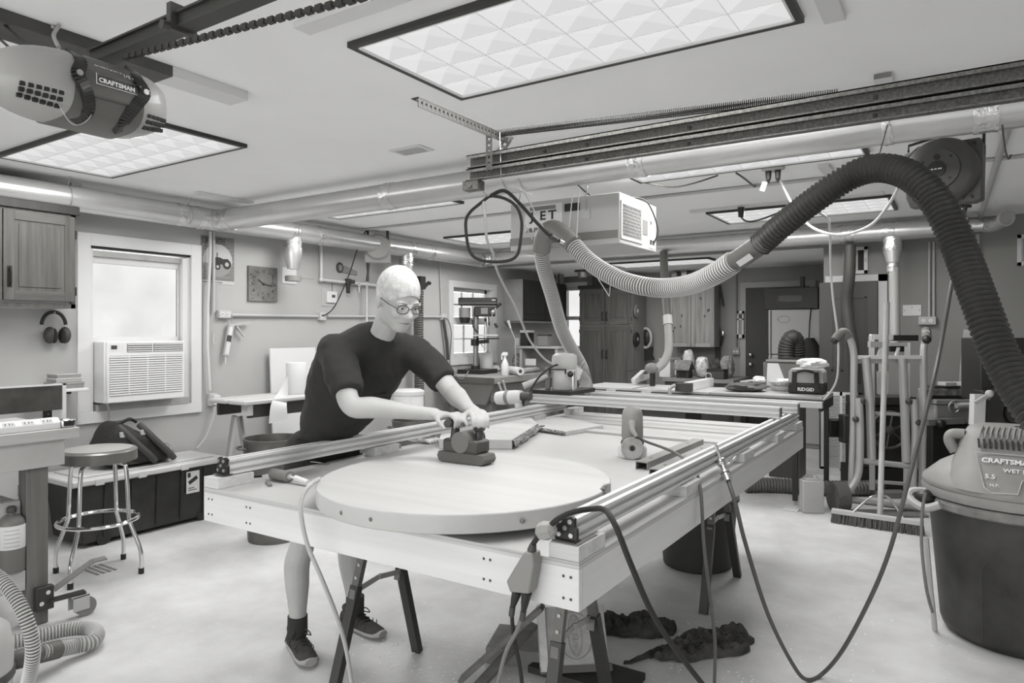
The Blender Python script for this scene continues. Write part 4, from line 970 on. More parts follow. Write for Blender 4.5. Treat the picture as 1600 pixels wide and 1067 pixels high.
one('ply_strip', MB().box(-.14, .14, -.035, .035, 0, .018, Matrix.Translation(at(585, 703, Z=TZ + .001)) @ rotz(1.35)), BLK, 'narrow wood block under the left rail near the glove', 'block')
one('long_lath', MB().box(-1.0, .32, -.05, .05, 0, .012, Matrix.Translation((-1.3, 3.75, TZ + .001)) @ rotz(-.03)), PLY, 'thin pale lath lying across the table before the gantry', 'lath')

# ================================================================ triple tap and cords at the near corner
yt = TY0 - .03
r = thing('triple_tap', 'grey wedge shaped power splitter hanging on the front of the table', 'power splitter', at(828, 930, Y=yt))
TG = mat('tap_grey', .22, .45)
def Pt(px, py, dy=0): return at(px, py, Y=yt + dy)
def w2(px, py): p = Pt(px, py); return (p.x, p.z)
poly = [w2(824, 860), w2(838, 862), w2(840, 880), w2(832, 925), w2(803, 922), w2(797, 905)]
obj('splitter', MB().prism(poly, -.02, .022, Matrix(((1, 0, 0, 0), (0, 0, 1, yt), (0, 1, 0, 0), (0, 0, 0, 1)))), TG, r, bevel=.004)
obj('strain_relief', MB().tube([Pt(831, 860), Pt(833, 850)], [.013, .009], 12), DARK, r, smooth=True)
for (a, b, c, d) in ((808, 924, 801, 948), (823, 926, 818, 955)):
    pl = obj('plug', MB().tube([Pt(a, b, -.004), Pt((a + c) / 2, (b + d) / 2, -.006), Pt(c, d, -.006)], [.014, .011, .007], 12), BLACK, r, smooth=True)
    obj('strain_relief', MB().tube([Pt(c, d, -.006), Pt(c - 2, d + 14, -.006)], .0085, 8), DARK, pl)
obj('cord', MB().tube(crom([Pt(800, 955, -.006), Pt(801, 980, -.0), Pt(806, 1010, .03), Pt(812, 1040, .05), Pt(817, 1080, .06)], 6), .0055, 8), BLACKM, r, smooth=True)
obj('cord', MB().tube(crom([Pt(816, 960, -.006), Pt(808, 985, .0), Pt(790, 1020, .0), Pt(775, 1080, .0)], 6), .006, 8), CORDG, r, smooth=True)
ball = Pt(853, 829, -.0); 
obj('connector', MB().lathe([(.008, -.03), (.022, -.018), (.026, 0), (.022, .018), (.008, .03)], 8, frame(ball, (.3, 0, -1), (.75, 0, .6))), mat('connector_grey', .3, .5), r)
obj('lead', MB().tube(crom([Pt(833, 850), Pt(840, 840), ball, Pt(870, 812, 0), at(895, 800, t=1.78), at(925, 795, t=1.8), at(945, 797, t=1.78), at(962, 822, t=1.72), at(985, 880, t=1.7), at(1015, 950, t=1.72), at(1045, 1000, t=1.78), at(1075, 1040, t=1.85), at(1100, 1072, t=1.9)], 8), .0075, 8), BLACKM, r, smooth=True)
one('slack_cord', MB().tube(crom([at(498, 748, Z=.99), at(485, 757, Z=.99), at(473, 775, t=2.28), at(470, 800, t=2.26), at(480, 850, t=2.25), at(503, 905, t=2.25), at(525, 960, t=2.3), at(540, 1010, t=2.35), at(550, 1070, t=2.4)], 8), .0075, 8), LGREY, 'pale cord hanging over the front left of the table', 'cord', smooth=True)

# ================================================================ sawhorses
def sawhorse(xa, xb, yc, sp, label):
    root = thing('sawhorse', label, 'sawhorse', ((xa + xb) / 2, yc, 0), group='folding sawhorses under the work table')
    zt = TB - .002
    obj('top_bar', B(xa - .02, xb + .02, yc - .03, yc + .03, zt - .05, zt), mat('horse_dark', .03, .45), root, bevel=.003)
    for x in (xa, xb):
        for s in (-1, 1):
            t_ = Vector((x, yc + s * .045, zt - .02)); f_ = Vector((x + (.02 if x == xb else -.02), yc + s * sp, .002)); mid = t_.lerp(f_, .42); up_ = (1, 0, 0)
            lg = obj('leg', MB().bar(mid, f_, .032, .045, up=up_), mat('horse_dark', .03, .45), root, bevel=.002)
            obj('upper_leg', MB().bar(t_, mid + (f_ - mid) * .1, .024, .036, up=up_), mat('horse_grey', .12, .5, metal=.3), lg)
            nrm = Vector((-1 if x == xa else 1, 0, 0)); 
            if s < 0:
                for k in range(5):
                    q = t_.lerp(mid, .25 + .16 * k); obj('pin_hole', MB().bar(q + Vector((0, -.013, 0)), q + Vector((0, -.0165, 0)), .012, .012), LGREY, lg)
            obj('latch', MB().bar(mid + Vector((0, -.02, -.01)), mid + Vector((0, -.028, -.05)), .03, .006, up=(0, 1, 0)), mat('latch_steel', .14, .5), lg)
        za = .44; ya = yc - sp * .52 ; m1 = Vector((x + .0, yc - sp * .5, .42)); m2 = Vector((x, yc + sp * .5, .42))
        obj('brace', MB().bar(m1, m1.lerp(m2, .5) + Vector((0, 0, .02)), .006, .022).bar(m1.lerp(m2, .45) + Vector((.006, 0, .02)), m2, .006, .022), mat('brace_steel', .4, .4, metal=.6), root)
    return root
sawhorse(-2.12, -1.17, 2.225, .265, 'folding sawhorse under the near end of the table beside the shoes')
sawhorse(-2.1, -1.165, 3.98, .335, 'folding sawhorse under the far end of the table beside the black bin')

# ================================================================ things under the table
p = Vector((-1.43, 4.42, 0))
r = thing('round_bin', 'black round bin on the floor under the table', 'bin', p)
obj('bucket', MB().lathe([(.2, .0), (.215, .01), (.25, .42), (.262, .43), (.262, .45), (.245, .45), (.235, .42), (.2, .02), (0, .015)], 32, Matrix.Translation(p)), mat('bin_black', .03, .55), r, smooth=True)
obj('lid_pile', MB().ball((p.x, p.y, .42), (.22, .22, .05)), mat('bin_fill', .1, .9, bump=1, bscale=20), r, smooth=True)
def bark(px, py, sx, sy, h, rz, label):
    c = at(px, py, Z=0); mb = MB(); n, m_ = 64, 30
    def fn(u, v):
        a = u * 2 * PI; e = math.sin(v * PI / 2)
        rad = 1 + .28 * noise.noise(Vector((math.cos(a) * 1.7 + px, math.sin(a) * 1.7, 0))) + .16 * noise.noise(Vector((math.cos(a) * 6, math.sin(a) * 6, py))) + .08 * noise.noise(Vector((math.cos(a) * 17, math.sin(a) * 17, py)))
        x = sx * rad * e * math.cos(a); y = sy * rad * e * math.sin(a)
        z = h * max(0, math.cos(v * PI / 2)) ** .5 * (1 + .9 * noise.noise(Vector((x * 9, y * 9, px))) + .6 * noise.noise(Vector((x * 28, y * 28, px))) + .35 * noise.noise(Vector((x * 70, y * 70, px)))) + .004
        return (x, y, z)
    mb.grid(fn, n, m_); mb.tf(Matrix.Translation(c) @ rotz(rz))
    return one('bark_slab', mb, BARK, label, 'bark', smooth=True)
bark(1110, 1015, .26, .10, .055, .95, 'long piece of dark bark on the floor right of the sawhorse')
bark(985, 985, .20, .10, .06, .5, 'rough piece of bark behind the leaning printed board')
bark(1060, 1010, .3, .035, .02, 1.15, 'thin strip of bark between the two bark pieces')
def plank(p0, p1, w, h, label, m): return one('scrap_plank', MB().bar(p0, p1, w, h), m, label, 'plank', bevel=.002)
PLKD = wood('scrap_dark', .14, .08, 'x', 4)
plank(at(720, 1062, Z=.02), at(848, 948, Z=.36), .06, .02, 'dark plank leaning diagonally beneath the power splitter', PLKD)
plank(at(745, 1075, Z=.02), at(835, 975, Z=.2), .05, .02, 'second thin plank under the leaning dark plank', PLKD)
one('wood_block', MB().box(-.16, .16, -.13, .13, 0, .075, Matrix.Translation(at(822, 1022, Z=0)) @ rotz(.35)), mat('block_grey', .17, .6, var=.25, scale=6), 'grey wood block lying behind the sawhorse leg', 'block', bevel=.003)
c = at(895, 1048, Z=0.0)
r = thing('printed_board', 'leaning wooden box board with an oval printed stamp', 'board', (c.x, c.y, 0))
q0 = at(852, 1042, Z=.062); q1 = at(952, 1037, Z=.062); xd = (q1 - q0).normalized(); back = Vector((-xd.y, xd.x, 0)); up_ = (Vector((0, 0, 1)) + back * .55).normalized(); nr = xd.cross(up_)
Wd = (q1 - q0).length
fmx = Matrix((xd, up_, nr)).transposed().to_4x4(); fmx.translation = q0
obj('board', MB().box(0, Wd, 0, .24, -.02, 0, fmx), wood('crate_board', .40, .30, 'x', 4), r, bevel=.002)
obj('top_lip', MB().box(-.02, .012, -.02, .25, -.03, .012, fmx), BLK, r)
obj('bottom_lip', MB().box(-.02, Wd + .01, -.028, .0, -.03, .01, fmx), mat('lip_dark', .1, .6), r)
ring = [fmx @ Vector((Wd * .5 + .075 * math.cos(2 * PI * k / 40), .12 + .095 * math.sin(2 * PI * k / 40), .002)) for k in range(40)]
obj('stamp_ring', MB().tube(ring, .0022, 5, closed=True), INKG, r)
ring = [fmx @ Vector((Wd * .5 + .03 * math.cos(2 * PI * k / 40), .12 + .085 * math.sin(2 * PI * k / 40), .002)) for k in range(40)]
obj('stamp_ring', MB().tube(ring, .0015, 5, closed=True), INKG, r)
text('lettering', 'ORIES LTD', .034, fmx @ Vector((Wd * .5 + .012, .04, .0015)), up_, -xd, INKG, r)
one('dark_board', B(c.x - .16, c.x + .3, c.y - .12, c.y + .1, .0005, .03), mat('floor_board_dark', .03, .7, var=.3, scale=5), 'dark board on the floor under the printed board', 'board')
# wood chips scattered on the floor
ch = MB()
for k in range(900):
    u = random.random()
    if u < .3: x, y = random.gauss(-2.05, .22), random.gauss(2.5, .2)
    elif u < .7: x, y = random.gauss(-1.0, .45), random.gauss(2.8, .55)
    else: x, y = random.uniform(-3.6, .4), random.uniform(1.7, 4.5)
    s = random.uniform(.001, .0035); ch.box(-s * 1.6, s * 1.6, -s, s, 0, .0012, Matrix.Translation((x, y, .0006)) @ rotz(random.random() * 6))
tag(one('wood_chips', ch, SAWD, 'tiny wood chips scattered on the concrete floor', 'wood chips', origin=(-1.5, 2.5, 0)), kind='stuff')
# ================================================================ window wall: things on and by it
XW = XL + .001
def wp(px, py, d=0.0): return at(px, py, X=XL + d)
# ---- window air conditioner
xa = XL + .17; q0 = at(167, 530, X=xa); q1 = at(289, 628, X=xa)
y0, y1, z0, z1 = q0.y, q1.y, at(228, 626, X=xa).z, at(228, 533, X=xa).z
r = thing('air_conditioner', 'white window air conditioner with louvred front below the large window', 'air conditioner', (XL, (y0 + y1) / 2, z0))
AW = mat('aircon_white', .70, .45)
obj('case', B(XL - .12, xa - .02, y0 - .01, y1 - .01, z0, z1), AW, r, bevel=.008)
obj('front', B(xa - .022, xa, y0, y1, z0, z1), AW, r, bevel=.008)
obj('display', B(xa - .002, xa + .002, y0 + .03, y0 + .075, z1 - .06, z1 - .03), DARK, r)
obj('display_frame', B(xa - .003, xa + .0012, y0 + .015, y0 + .13, z1 - .075, z1 - .02), WHITE, r)
va = y0 + .15; 
for a, b in ((va, va + .20), (va + .21, y1 - .02)):
    g = obj('air_outlet', B(xa - .002, xa + .0015, a, b, z1 - .085, z1 - .018), GREY, r)
    for k in range(4): obj('vane', B(xa + .0015, xa + .006, a + .005, b - .005, z1 - .08 + k * .017, z1 - .073 + k * .017), WHITE, g)
zg0, zg1 = z0 + .055, z1 - .11
g = obj('intake', B(xa - .002, xa + .001, y0 + .02, y1 - .025, zg0, zg1), mat('intake_dark', .12, .6), r)
n = 17
for k in range(n):
    z = zg0 + (zg1 - zg0) * (k + .5) / n; obj('slat', B(xa + .001, xa + .007, y0 + .02, y1 - .025, z - .0062, z + .0062), AW, g)
for k in range(1, 4): y = y0 + .02 + (y1 - y0 - .045) * k / 4; obj('rib', B(xa + .0005, xa + .006, y - .003, y + .003, zg0, zg1), AW, g)
obj('side_panel', B(XL - .05, XL - .03, w1b - .13, w1b - .03, w1s + .06, z1), AW, r)
obj('cord', MB().tube(crom([(xa - .04, y0 + .02, z0), wp(170, 640, .1), wp(170, 655, .05), wp(172, 668, .04)], 6), .008, 8), CORDW, r, smooth=True)
# ---- upper oak cabinet at the left edge
xf = XL + .32
ya, yb_ = 1.45, at(118, 400, X=xf).y; zt = at(118, 337, X=xf).z; zb = at(118, 482, X=xf).z
r = thing('wall_cabinet', 'oak wall cabinet with panelled door at the upper left', 'cabinet', (XL, 2.0, zb))
obj('carcass', B(XL, xf - .02, ya, yb_ - .004, zb, zt), mat('carcass_side', .5, .6), r)
obj('side_panel', B(XL + .001, xf - .021, yb_ - .004, yb_, zb, zt), mat('carcass_white', .6, .6), r)
obj('crown', B(XL, xf + .02, ya, yb_ + .02, zt, zt + .06), OAKD, r, bevel=.004)
obj('face_frame', MB().box(xf - .02, xf, ya, yb_, zb, zb + .03).box(xf - .02, xf, ya, yb_, zt - .03, zt).box(xf - .02, xf, yb_ - .03, yb_, zb, zt), OAK2Z, r)
def panel_door(r, x, y0, y1, z0, z1, side, hx=1):
    w = .065
    d = obj('door', B(x, x + .012, y0 + w, y1 - w, z0 + w, z1 - w), OAK2Z, r)
    obj('door_stile', B(x, x + .02, y0, y0 + w, z0, z1), OAK2Z, d, bevel=.002); obj('door_stile', B(x, x + .02, y1 - w, y1, z0, z1), OAK2Z, d, bevel=.002)
    obj('door_rail', B(x, x + .02, y0 + w, y1 - w, z0, z0 + w), OAK2Y, d, bevel=.002); obj('door_rail', B(x, x + .02, y0 + w, y1 - w, z1 - w, z1), OAK2Y, d, bevel=.002)
    obj('raised_field', B(x + .012, x + .017, y0 + w + .025, y1 - w - .025, z0 + w + .025, z1 - w - .025), OAK2Z, d, bevel=.004)
    return d
yd_ = at(3, 400, X=xf).y
d = panel_door(r, xf + .001, yd_, yb_ - .012, zb + .045, zt - .015, 1)
hy, hz = yd_ + .035, zb + .14
obj('handle', MB().tube(crom([(xf + .021, hy, hz), (xf + .045, hy, hz + .02), (xf + .048, hy, hz + .06), (xf + .045, hy, hz + .1), (xf + .021, hy, hz + .12)], 6), .006, 8).box(xf + .02, xf + .024, hy - .014, hy + .014, hz - .01, hz + .13), mat('bronze', .035, .4, metal=.6), d, smooth=True)
for z in (zb + .12, zt - .14): obj('hinge', B(xf + .001, xf + .022, yb_ - .012, yb_ - .002, z - .03, z + .03), BLACK, d)
d = panel_door(r, xf + .001, ya + .01, yd_ - .006, zb + .045, zt - .015, 1)
# ---- earmuffs
c = wp(84, 515, .05)
r = thing('ear_defenders', 'black ear defenders hanging on the wall under the cabinet', 'ear defenders', (c.x, c.y, c.z - .1))
obj('headband', MB().tube([(c.x, c.y + .08 * math.cos(a), c.z + .03 + .1 * math.sin(a)) for a in [PI * (.02 + .96 * k / 16) for k in range(17)]], .013, 8), BLACKM, r, smooth=True)
for s in (-1, 1):
    obj('ear_cup', MB().ball((c.x + .01, c.y + s * .05 + .02, c.z - .04), (.045, .04, .062)), DARK, r, smooth=True)
    obj('cushion', MB().ball((c.x + .02, c.y + s * .028 + .02, c.z - .045), (.042, .02, .055)), BLACKM, r, smooth=True)
    obj('yoke', MB().tube([(c.x, c.y + s * .08, c.z + .03), (c.x + .01, c.y + s * .085, c.z - .01)], .003, 6), STEEL, r)
obj('peg', MB().cyl((XL, c.y, c.z + .125), (c.x + .02, c.y, c.z + .125), .005), STEEL, r)
# ---- poster
q0 = wp(313.5, 366); q1 = wp(365.5, 446); pz1 = wp(340, 370).z; pz0 = wp(340, 444).z; y0, y1 = q0.y, q1.y
r = thing('tractor_poster', 'metal tractor poster with large lettering beside the large window', 'poster', (XL, (y0 + y1) / 2, pz0))
obj('sheet', B(XL, XL + .004, y0, y1, pz0, pz1), mat('poster_grey', .20, .6, var=.3, scale=6, stretch=(1, 1, 9)), r)
W_, H_ = y1 - y0, pz1 - pz0; cy, cz = (y0 + y1) / 2, pz0 + H_ * .50; xs_ = XL + .0045
def disc(mb, y, z, rad, dx, n=32): return mb.add([(xs_ + dx, y + rad * math.cos(2 * PI * k / n), z + rad * math.sin(2 * PI * k / n)) for k in range(n)], [tuple(range(n))])
obj('moon', disc(MB(), cy, cz, W_ * .44, 0), mat('poster_pale', .5, .6), r)
obj('ground', MB().add([(xs_ + .0004, cy + W_ * .44 * math.cos(a), cz + W_ * .44 * math.sin(a)) for a in [PI * (1.06 + .88 * k / 20) for k in range(21)]], [tuple(range(21))]), mat('poster_ground', .28, .6), r)
tr = MB(); disc(tr, cy + W_ * .27, cz - H_ * .07, W_ * .13, .001); disc(tr, cy - W_ * .01, cz - H_ * .13, W_ * .085, .0012)
tr.add([(xs_ + .0009, cy + a * W_, cz + b * H_) for a, b in ((-.16, -.02), (-.14, .06), (.05, .07), (.16, .04), (.3, .05), (.36, .0), (.3, -.06), (-.1, -.1))], [(0, 1, 2, 3, 4, 5, 6, 7)])
tr.add([(xs_ + .0009, cy + a * W_, cz + b * H_) for a, b in ((-.04, .06), (-.01, .06), (-.01, .16), (-.04, .16))], [(0, 1, 2, 3)])
obj('tractor', tr, INK, r)
wh = MB(); disc(wh, cy + W_ * .27, cz - H_ * .07, W_ * .06, .0015); disc(wh, cy - W_ * .01, cz - H_ * .13, W_ * .04, .0017); obj('tractor_wheels', wh, LGREY, r)
text('lettering', 'JOHN DEERE', .075, (xs_, y0 + .006, pz1 - .066), (0, 1, 0), (0, 0, 1), INK, r, sx=.55)
obj('caption_strip', B(XL + .004, XL + .0045, y0, y1, pz0, pz0 + .032), mat('poster_pale', .5, .6), r)
text('lettering', 'Nothing Runs like a Deere', .024, (xs_ + .0006, y0 + .01, pz0 + .009), (0, 1, 0), (0, 0, 1), INK, r, sx=.78)
# ---- clock
q0 = wp(386, 418); y0 = q0.y; y1 = wp(431, 418).y; z1 = wp(408, 417).z; z0 = wp(408, 471).z
r = thing('wall_clock', 'square weathered wooden wall clock with scattered numerals', 'clock', (XL, (y0 + y1) / 2, z0))
obj('face', B(XL, XL + .025, y0, y1, z0, z1), mat('clock_wood', .155, .7, var=.35, scale=5, stretch=(1, 1, 1)), r, bevel=.002)
cy, cz, R = (y0 + y1) / 2 , (z0 + z1) / 2, (y1 - y0) * .38
for k in range(1, 13):
    a = PI / 2 - k * PI / 6; text('numeral', str(k), .04, (XL + .0255, cy + R * math.cos(a), cz + R * math.sin(a) - .014), (0, 1, 0), (0, 0, 1), INK, r, align='CENTER')
mk = MB()
for k in range(46):
    y, z = random.uniform(y0 + .01, y1 - .03), random.uniform(z0 + .01, z1 - .03)
    if k % 2: y = random.choice((y0 + random.uniform(.01, .06), y1 - random.uniform(.02, .07)))
    a = random.random() * PI; l = random.uniform(.008, .03); mk.bar((XL + .0255, y, z), (XL + .0255, y + l * math.cos(a), z + l * math.sin(a)), .004, .001, up=(1, 0, 0))
tag(obj('bark_marks', mk, INK, r), kind='stuff')
obj('hand', MB().bar((XL + .028, cy, cz), (XL + .028, cy - .06, cz + .04), .012, .002, up=(1, 0, 0)), INK, r); obj('hand', MB().bar((XL + .029, cy, cz), (XL + .029, cy + .10, cz - .015), .012, .002, up=(1, 0, 0)), INK, r)
obj('hub', MB().cyl((XL + .026, cy, cz), (XL + .031, cy, cz), .014), INK, r)
# ---- caulking gun
r = thing('caulking_gun', 'grey caulking gun hanging on the wall conduit', 'caulking gun', wp(355, 568, .04))
a, b = wp(361, 507, .045), wp(353, 556, .045)
obj('barrel', MB().tube([a, b], .03, 16), LGREY, r, smooth=True)
obj('cartridge', MB().tube([a.lerp(b, .08) + Vector((.012, -.006, 0)), a.lerp(b, .95) + Vector((.012, -.006, 0))], .021, 14), WHITE, r, smooth=True)
obj('label_band', MB().tube([a.lerp(b, .35) + Vector((.0125, -.006, 0)), a.lerp(b, .55) + Vector((.0125, -.006, 0))], .022, 14), DARK, r)
obj('nozzle', MB().tube([b, wp(352, 569, .045)], [.012, .004], 10), WHITE, r, smooth=True)
c = wp(370, 507, .045)
obj('handle', MB().bar(wp(362, 508, .045), wp(390, 504, .045), .02, .016), LGREY, r); obj('trigger', MB().bar(wp(369, 509, .045), wp(381, 525, .045), .018, .014), LGREY, r)
obj('hook', MB().tube(crom([wp(362, 505, .045), wp(363, 494, .045), wp(361, 489, .04), wp(357, 490, .03)], 6), .004, 6), STEEL, r)
# ---- conduits and outlets on the window wall
def wcond(pts, label, d=.03, r_=.013, m=None): return one('conduit', MB().tube([wp(a, b, d) for a, b in pts], r_, 10), m or mat('conduit_wall', .47, .5), label, 'conduit', smooth=True)
wcond([(334, 362), (334, 488)], 'grey conduit from duct elbow down to the outlet right of the poster', .03)
wcond([(329, 362), (328, 410), (325, 470), (324, 540), (328, 610)], 'white hose of conduit passing in front of the poster to the lower outlet', .045, .013, mat('conduit_white', .6, .5))
wcond([(355, 492), (497, 494)], 'horizontal grey conduit under the clock')
wcond([(512, 494), (690, 495)], 'horizontal grey conduit behind the man')
wcond([(687, 408), (690, 490)], 'thin vertical conduit left of the small window', .02, .008)
def outlet(px, py, w, h, label, sock=2, X_=XL, d=.05):
    c = wp(px, py); r = thing('outlet_box', label, 'outlet', (XL, c.y, c.z - h / 2))
    obj('box', B(XL, XL + d, c.y - w / 2, c.y + w / 2, c.z - h / 2, c.z + h / 2), mat('outlet_grey', .5, .5), r, bevel=.004)
    for k in range(sock):
        y = c.y - w * .22 + k * w * .44; f = obj('receptacle', MB().cyl((XL + d, y, c.z), (XL + d + .003, y, c.z), .018, n=16), WHITE, r)
        obj('slots', B(XL + d + .003, XL + d + .0035, y - .008, y - .004, c.z - .006, c.z + .008).box(XL + d + .003, XL + d + .0035, y + .004, y + .008, c.z - .006, c.z + .008), BLACK, f)
    return r
outlet(347, 491, .12, .07, 'grey double outlet box beside the caulking gun')
outlet(500, 494, .08, .085, 'grey outlet box on the conduit left of the man', 1)
outlet(690, 495, .1, .08, 'grey outlet box left of the small window', 1)
r = outlet(329, 624, .07, .11, 'grey outlet box with white plug below the poster', 1)
c = wp(336, 625, .05)
pl = obj('plug', B(XL + .05, XL + .09, c.y - .03, c.y + .03, c.z - .04, c.z + .045), WHITE, r, bevel=.006)
obj('cord', MB().tube(crom([wp(336, 634, .07), wp(334, 650, .08), wp(329, 665, .09), wp(320, 685, .1), wp(307, 701, .12)], 6), .007, 8), CORDW, pl, smooth=True)
c = wp(333, 535, .01); one('wall_hook', MB().tube(crom([wp(334, 520, .0), wp(334, 523, .02), wp(334, 534, .02), wp(337, 537, .03)], 5), .003, 6), WHITE, 'small white wire hook left of the caulking gun', 'hook')
# ---- thermostat, air pipe with regulator, saw sign, small reel
c = wp(515, 465); r = thing('thermostat', 'white thermostat on a backing plate behind the man', 'thermostat', (XL, c.y, c.z - .08))
obj('backing', B(XL, XL + .008, c.y - .11, c.y + .08, c.z - .09, c.z + .1), LGREY, r); obj('case', B(XL + .008, XL + .035, c.y - .06, c.y + .075, c.z - .055, c.z + .065), WHITE, r, bevel=.005); obj('screen', B(XL + .035, XL + .037, c.y + .0, c.y + .045, c.z, c.z + .03), DARK, r)
obj('wire', MB().tube([wp(519, 440, .02), wp(519, 455, .02)], .003, 6), DARK, r)
r = thing('air_pipe', 'white air pipe with black filter regulator on the wall left of the man', 'air pipe', wp(540, 440, .04))
PV = mat('pvc_white', .58, .4)
obj('pipe', MB().tube([wp(502, 382, .05), wp(502, 437, .05)], .016, 10).tube([wp(502, 437, .05), wp(600, 447, .05)], .016, 10), PV, r, smooth=True)
obj('elbow_fitting', MB().ball(wp(502, 437, .05), .024), PV, r, smooth=True)
a = wp(544, 440, .06)
obj('regulator', MB().cyl(a + Vector((0, 0, .03)), a + Vector((0, 0, -.03)), .035).cyl(a + Vector((.0, 0, -.03)), a + Vector((0, 0, -.125)), .024, .02), BLACK, r, smooth=True)
obj('regulator', MB().cyl(a + Vector((0, .06, .02)), a + Vector((0, .06, -.02)), .03), BLACK, r, smooth=True)
a = wp(561, 446, .06); obj('valve', MB().cyl(a, a + Vector((0, 0, -.075)), .015).ball(a, .024), STEEL, r, smooth=True)
obj('drop_pipe', MB().tube([wp(573, 440, .05), wp(573, 520, .05)], .012, 10).ball(wp(573, 444, .05), .024), PV, r, smooth=True)
c = wp(541, 421); r = thing('saw_sign', 'dark carved hand saw shaped sign above the air pipe', 'sign', c)
obj('blade', MB().prism([(c.y - .0, c.z + .03), (c.y + .15, c.z - .01), (c.y + .15, c.z - .055), (c.y - .12, c.z - .03), (c.y - .12, c.z + .045)], XL, XL + .015, Matrix(((0, 0, 1, 0), (1, 0, 0, 0), (0, 1, 0, 0), (0, 0, 0, 1)))), GREY, r)
obj('handle', MB().tube([(XL + .008, c.y - .1 + .038 * math.cos(t * PI / 8), c.z + .012 + .045 * math.sin(t * PI / 8)) for t in range(16)], .012, 8, closed=True), DARK, r, smooth=True)
c = at(590, 386, X=XL + .3)
r = thing('small_hose_reel', 'light grey hose reel hanging from the ceiling behind the man', 'hose reel', (c.x, c.y, c.z - .15))
nv = Vector((-c.x, -c.y, 0)).normalized(); fm = frame(c, Vector((0, 0, 1)).cross(nv), nv)
RG = mat('reel_light', .33, .5)
obj('drum', MB().lathe([(0, -.08), (.13, -.08), (.14, -.05), (.14, .02), (.12, .045), (.05, .055), (0, .055)], 32, fm), RG, r, smooth=True)
obj('case_plate', MB().box(-.14, .14, -.17, -.02, -.07, .0, fm), RG, r, bevel=.01)
br = MB()
for s in (-1, 1): br.box(s * .105 - .015, s * .105 + .015, .05, .24, -.02, .02, fm)
br.box(-.12, .12, .215, .24, -.02, .02, fm); obj('bracket', br, BLACK, r)
obj('stem', MB().cyl(fm @ Vector((0, .24, 0)), (c.x, c.y, ZC - .001), .012), BLACK, r)
obj('hose_stop', MB().tube([at(575, 411, X=XL + .3), at(575, 425, X=XL + .3), at(574, 440, X=XL + .3)], [.02, .012, .018], 10), BLACK, r, smooth=True)
obj('cord', MB().tube(crom([fm @ Vector((-.1, .22, 0)), at(560, 385, X=XL + .28), at(545, 430, X=XL + .22), at(525, 475, X=XL + .12), at(512, 490, X=XL + .08), wp(503, 493, .06)], 8), .006, 8), BLACKM, r, smooth=True)
# ---- ribbed hose with bracket behind the man
r = thing('ribbed_drop_hose', 'ribbed grey hose hanging straight down the wall behind the man', 'hose', at(655, 640, X=XL + .15))
obj('hose', hose([at(654, 452, X=XL + .14), at(654, 520, X=XL + .14), at(655, 600, X=XL + .14), at(655, 650, X=XL + .14)], .058, .028, .012, 14), HOSEG, r, smooth=True)
obj('bracket', MB().bar(at(656, 432, X=XL + .1), at(656, 452, X=XL + .1), .1, .1), BLACK, r); obj('hook', MB().bar(at(662, 450, X=XL + .12), at(670, 441, X=XL + .12), .03, .03).bar(at(670, 441, X=XL + .12), at(672, 444, X=XL + .12), .03, .03), BLACK, r)
# ---- white board leaning on the wall, folding bench, towel roll
y0, y1 = wp(414, 600).y, wp(485, 600).y; z1 = wp(450, 544).z
one('leaning_board', MB().box(0, .018, y0, y1, 0, (z1) * 1.003, Matrix.Translation((XL + .13, 0, .001)) @ Matrix.Rotation(-.055, 4, 'Y')), WHITE, 'plain white board leaning against the wall behind the paper roll', 'board', bevel=.002)
r = thing('folding_bench', 'white topped folding work bench holding the paper roll', 'bench', (-4.95, 3.95, 0))
bx0, bx1, by0, by1, bz = -5.2, -4.72, 3.43, 4.45, .955
JW = mat('jaw_white', .48, .5); obj('jaw', B(bx0, bx0 + .22, by0, by1, bz - .035, bz), JW, r, bevel=.01); obj('jaw', B(bx1 - .22, bx1, by0, by1, bz - .035, bz), JW, r, bevel=.01)
obj('beam', B(bx1 - .06, bx1 - .03, by0 + .06, by1 - .05, bz - .14, bz - .036), DARKM, r); obj('beam', B(bx0 + .03, bx0 + .06, by0 + .06, by1 - .05, bz - .14, bz - .036), DARKM, r)
obj('end_bracket', B(bx1 - .1, bx1 - .02, by0 + .04, by0 + .09, bz - .12, bz - .036), LGREY, r)
for y in (by0 + .1, by1 - .1):
    for s in (-1, 1): obj('leg', MB().bar(((bx0 + bx1) / 2 + s * .03, y, bz - .14), ((bx0 + bx1) / 2 + s * .2, y + s * .02, .002), .04, .03, up=(0, 1, 0)), STEEL, r)
c = at(463, 624, X=-4.95); c.z = bz
r = thing('paper_roll', 'white paper towel roll standing on the folding bench with a loose sheet', 'paper roll', (c.x, c.y, bz))
obj('roll', MB().lathe([(.022, .002), (.085, .002), (.087, .01), (.087, .27), (.083, .276), (.024, .276), (.022, .26)], 28, Matrix.Translation((c.x, c.y, bz))), PAPER, r, smooth=True)
sh = MB()
def fn(u, v):
    # sheet peels off the left side of the roll, slides over the edge and hangs down
    p = [at(450, 588, X=-4.87), at(437, 610, X=-4.80), at(424, 630, X=-4.705), at(420, 662, X=-4.69)]
    q = [at(450, 624, X=-4.87), at(449, 626, X=-4.78), at(448, 634, X=-4.70), at(450, 654, X=-4.69)]
    P_ = crom(p, 8); Q_ = crom(q, 8); i = min(len(P_) - 1, int(round(u * (len(P_) - 1))))
    return tuple(P_[i].lerp(Q_[i], v))
sh.grid(fn, 24, 6); obj('loose_sheet', sh, PAPER, r, smooth=True)
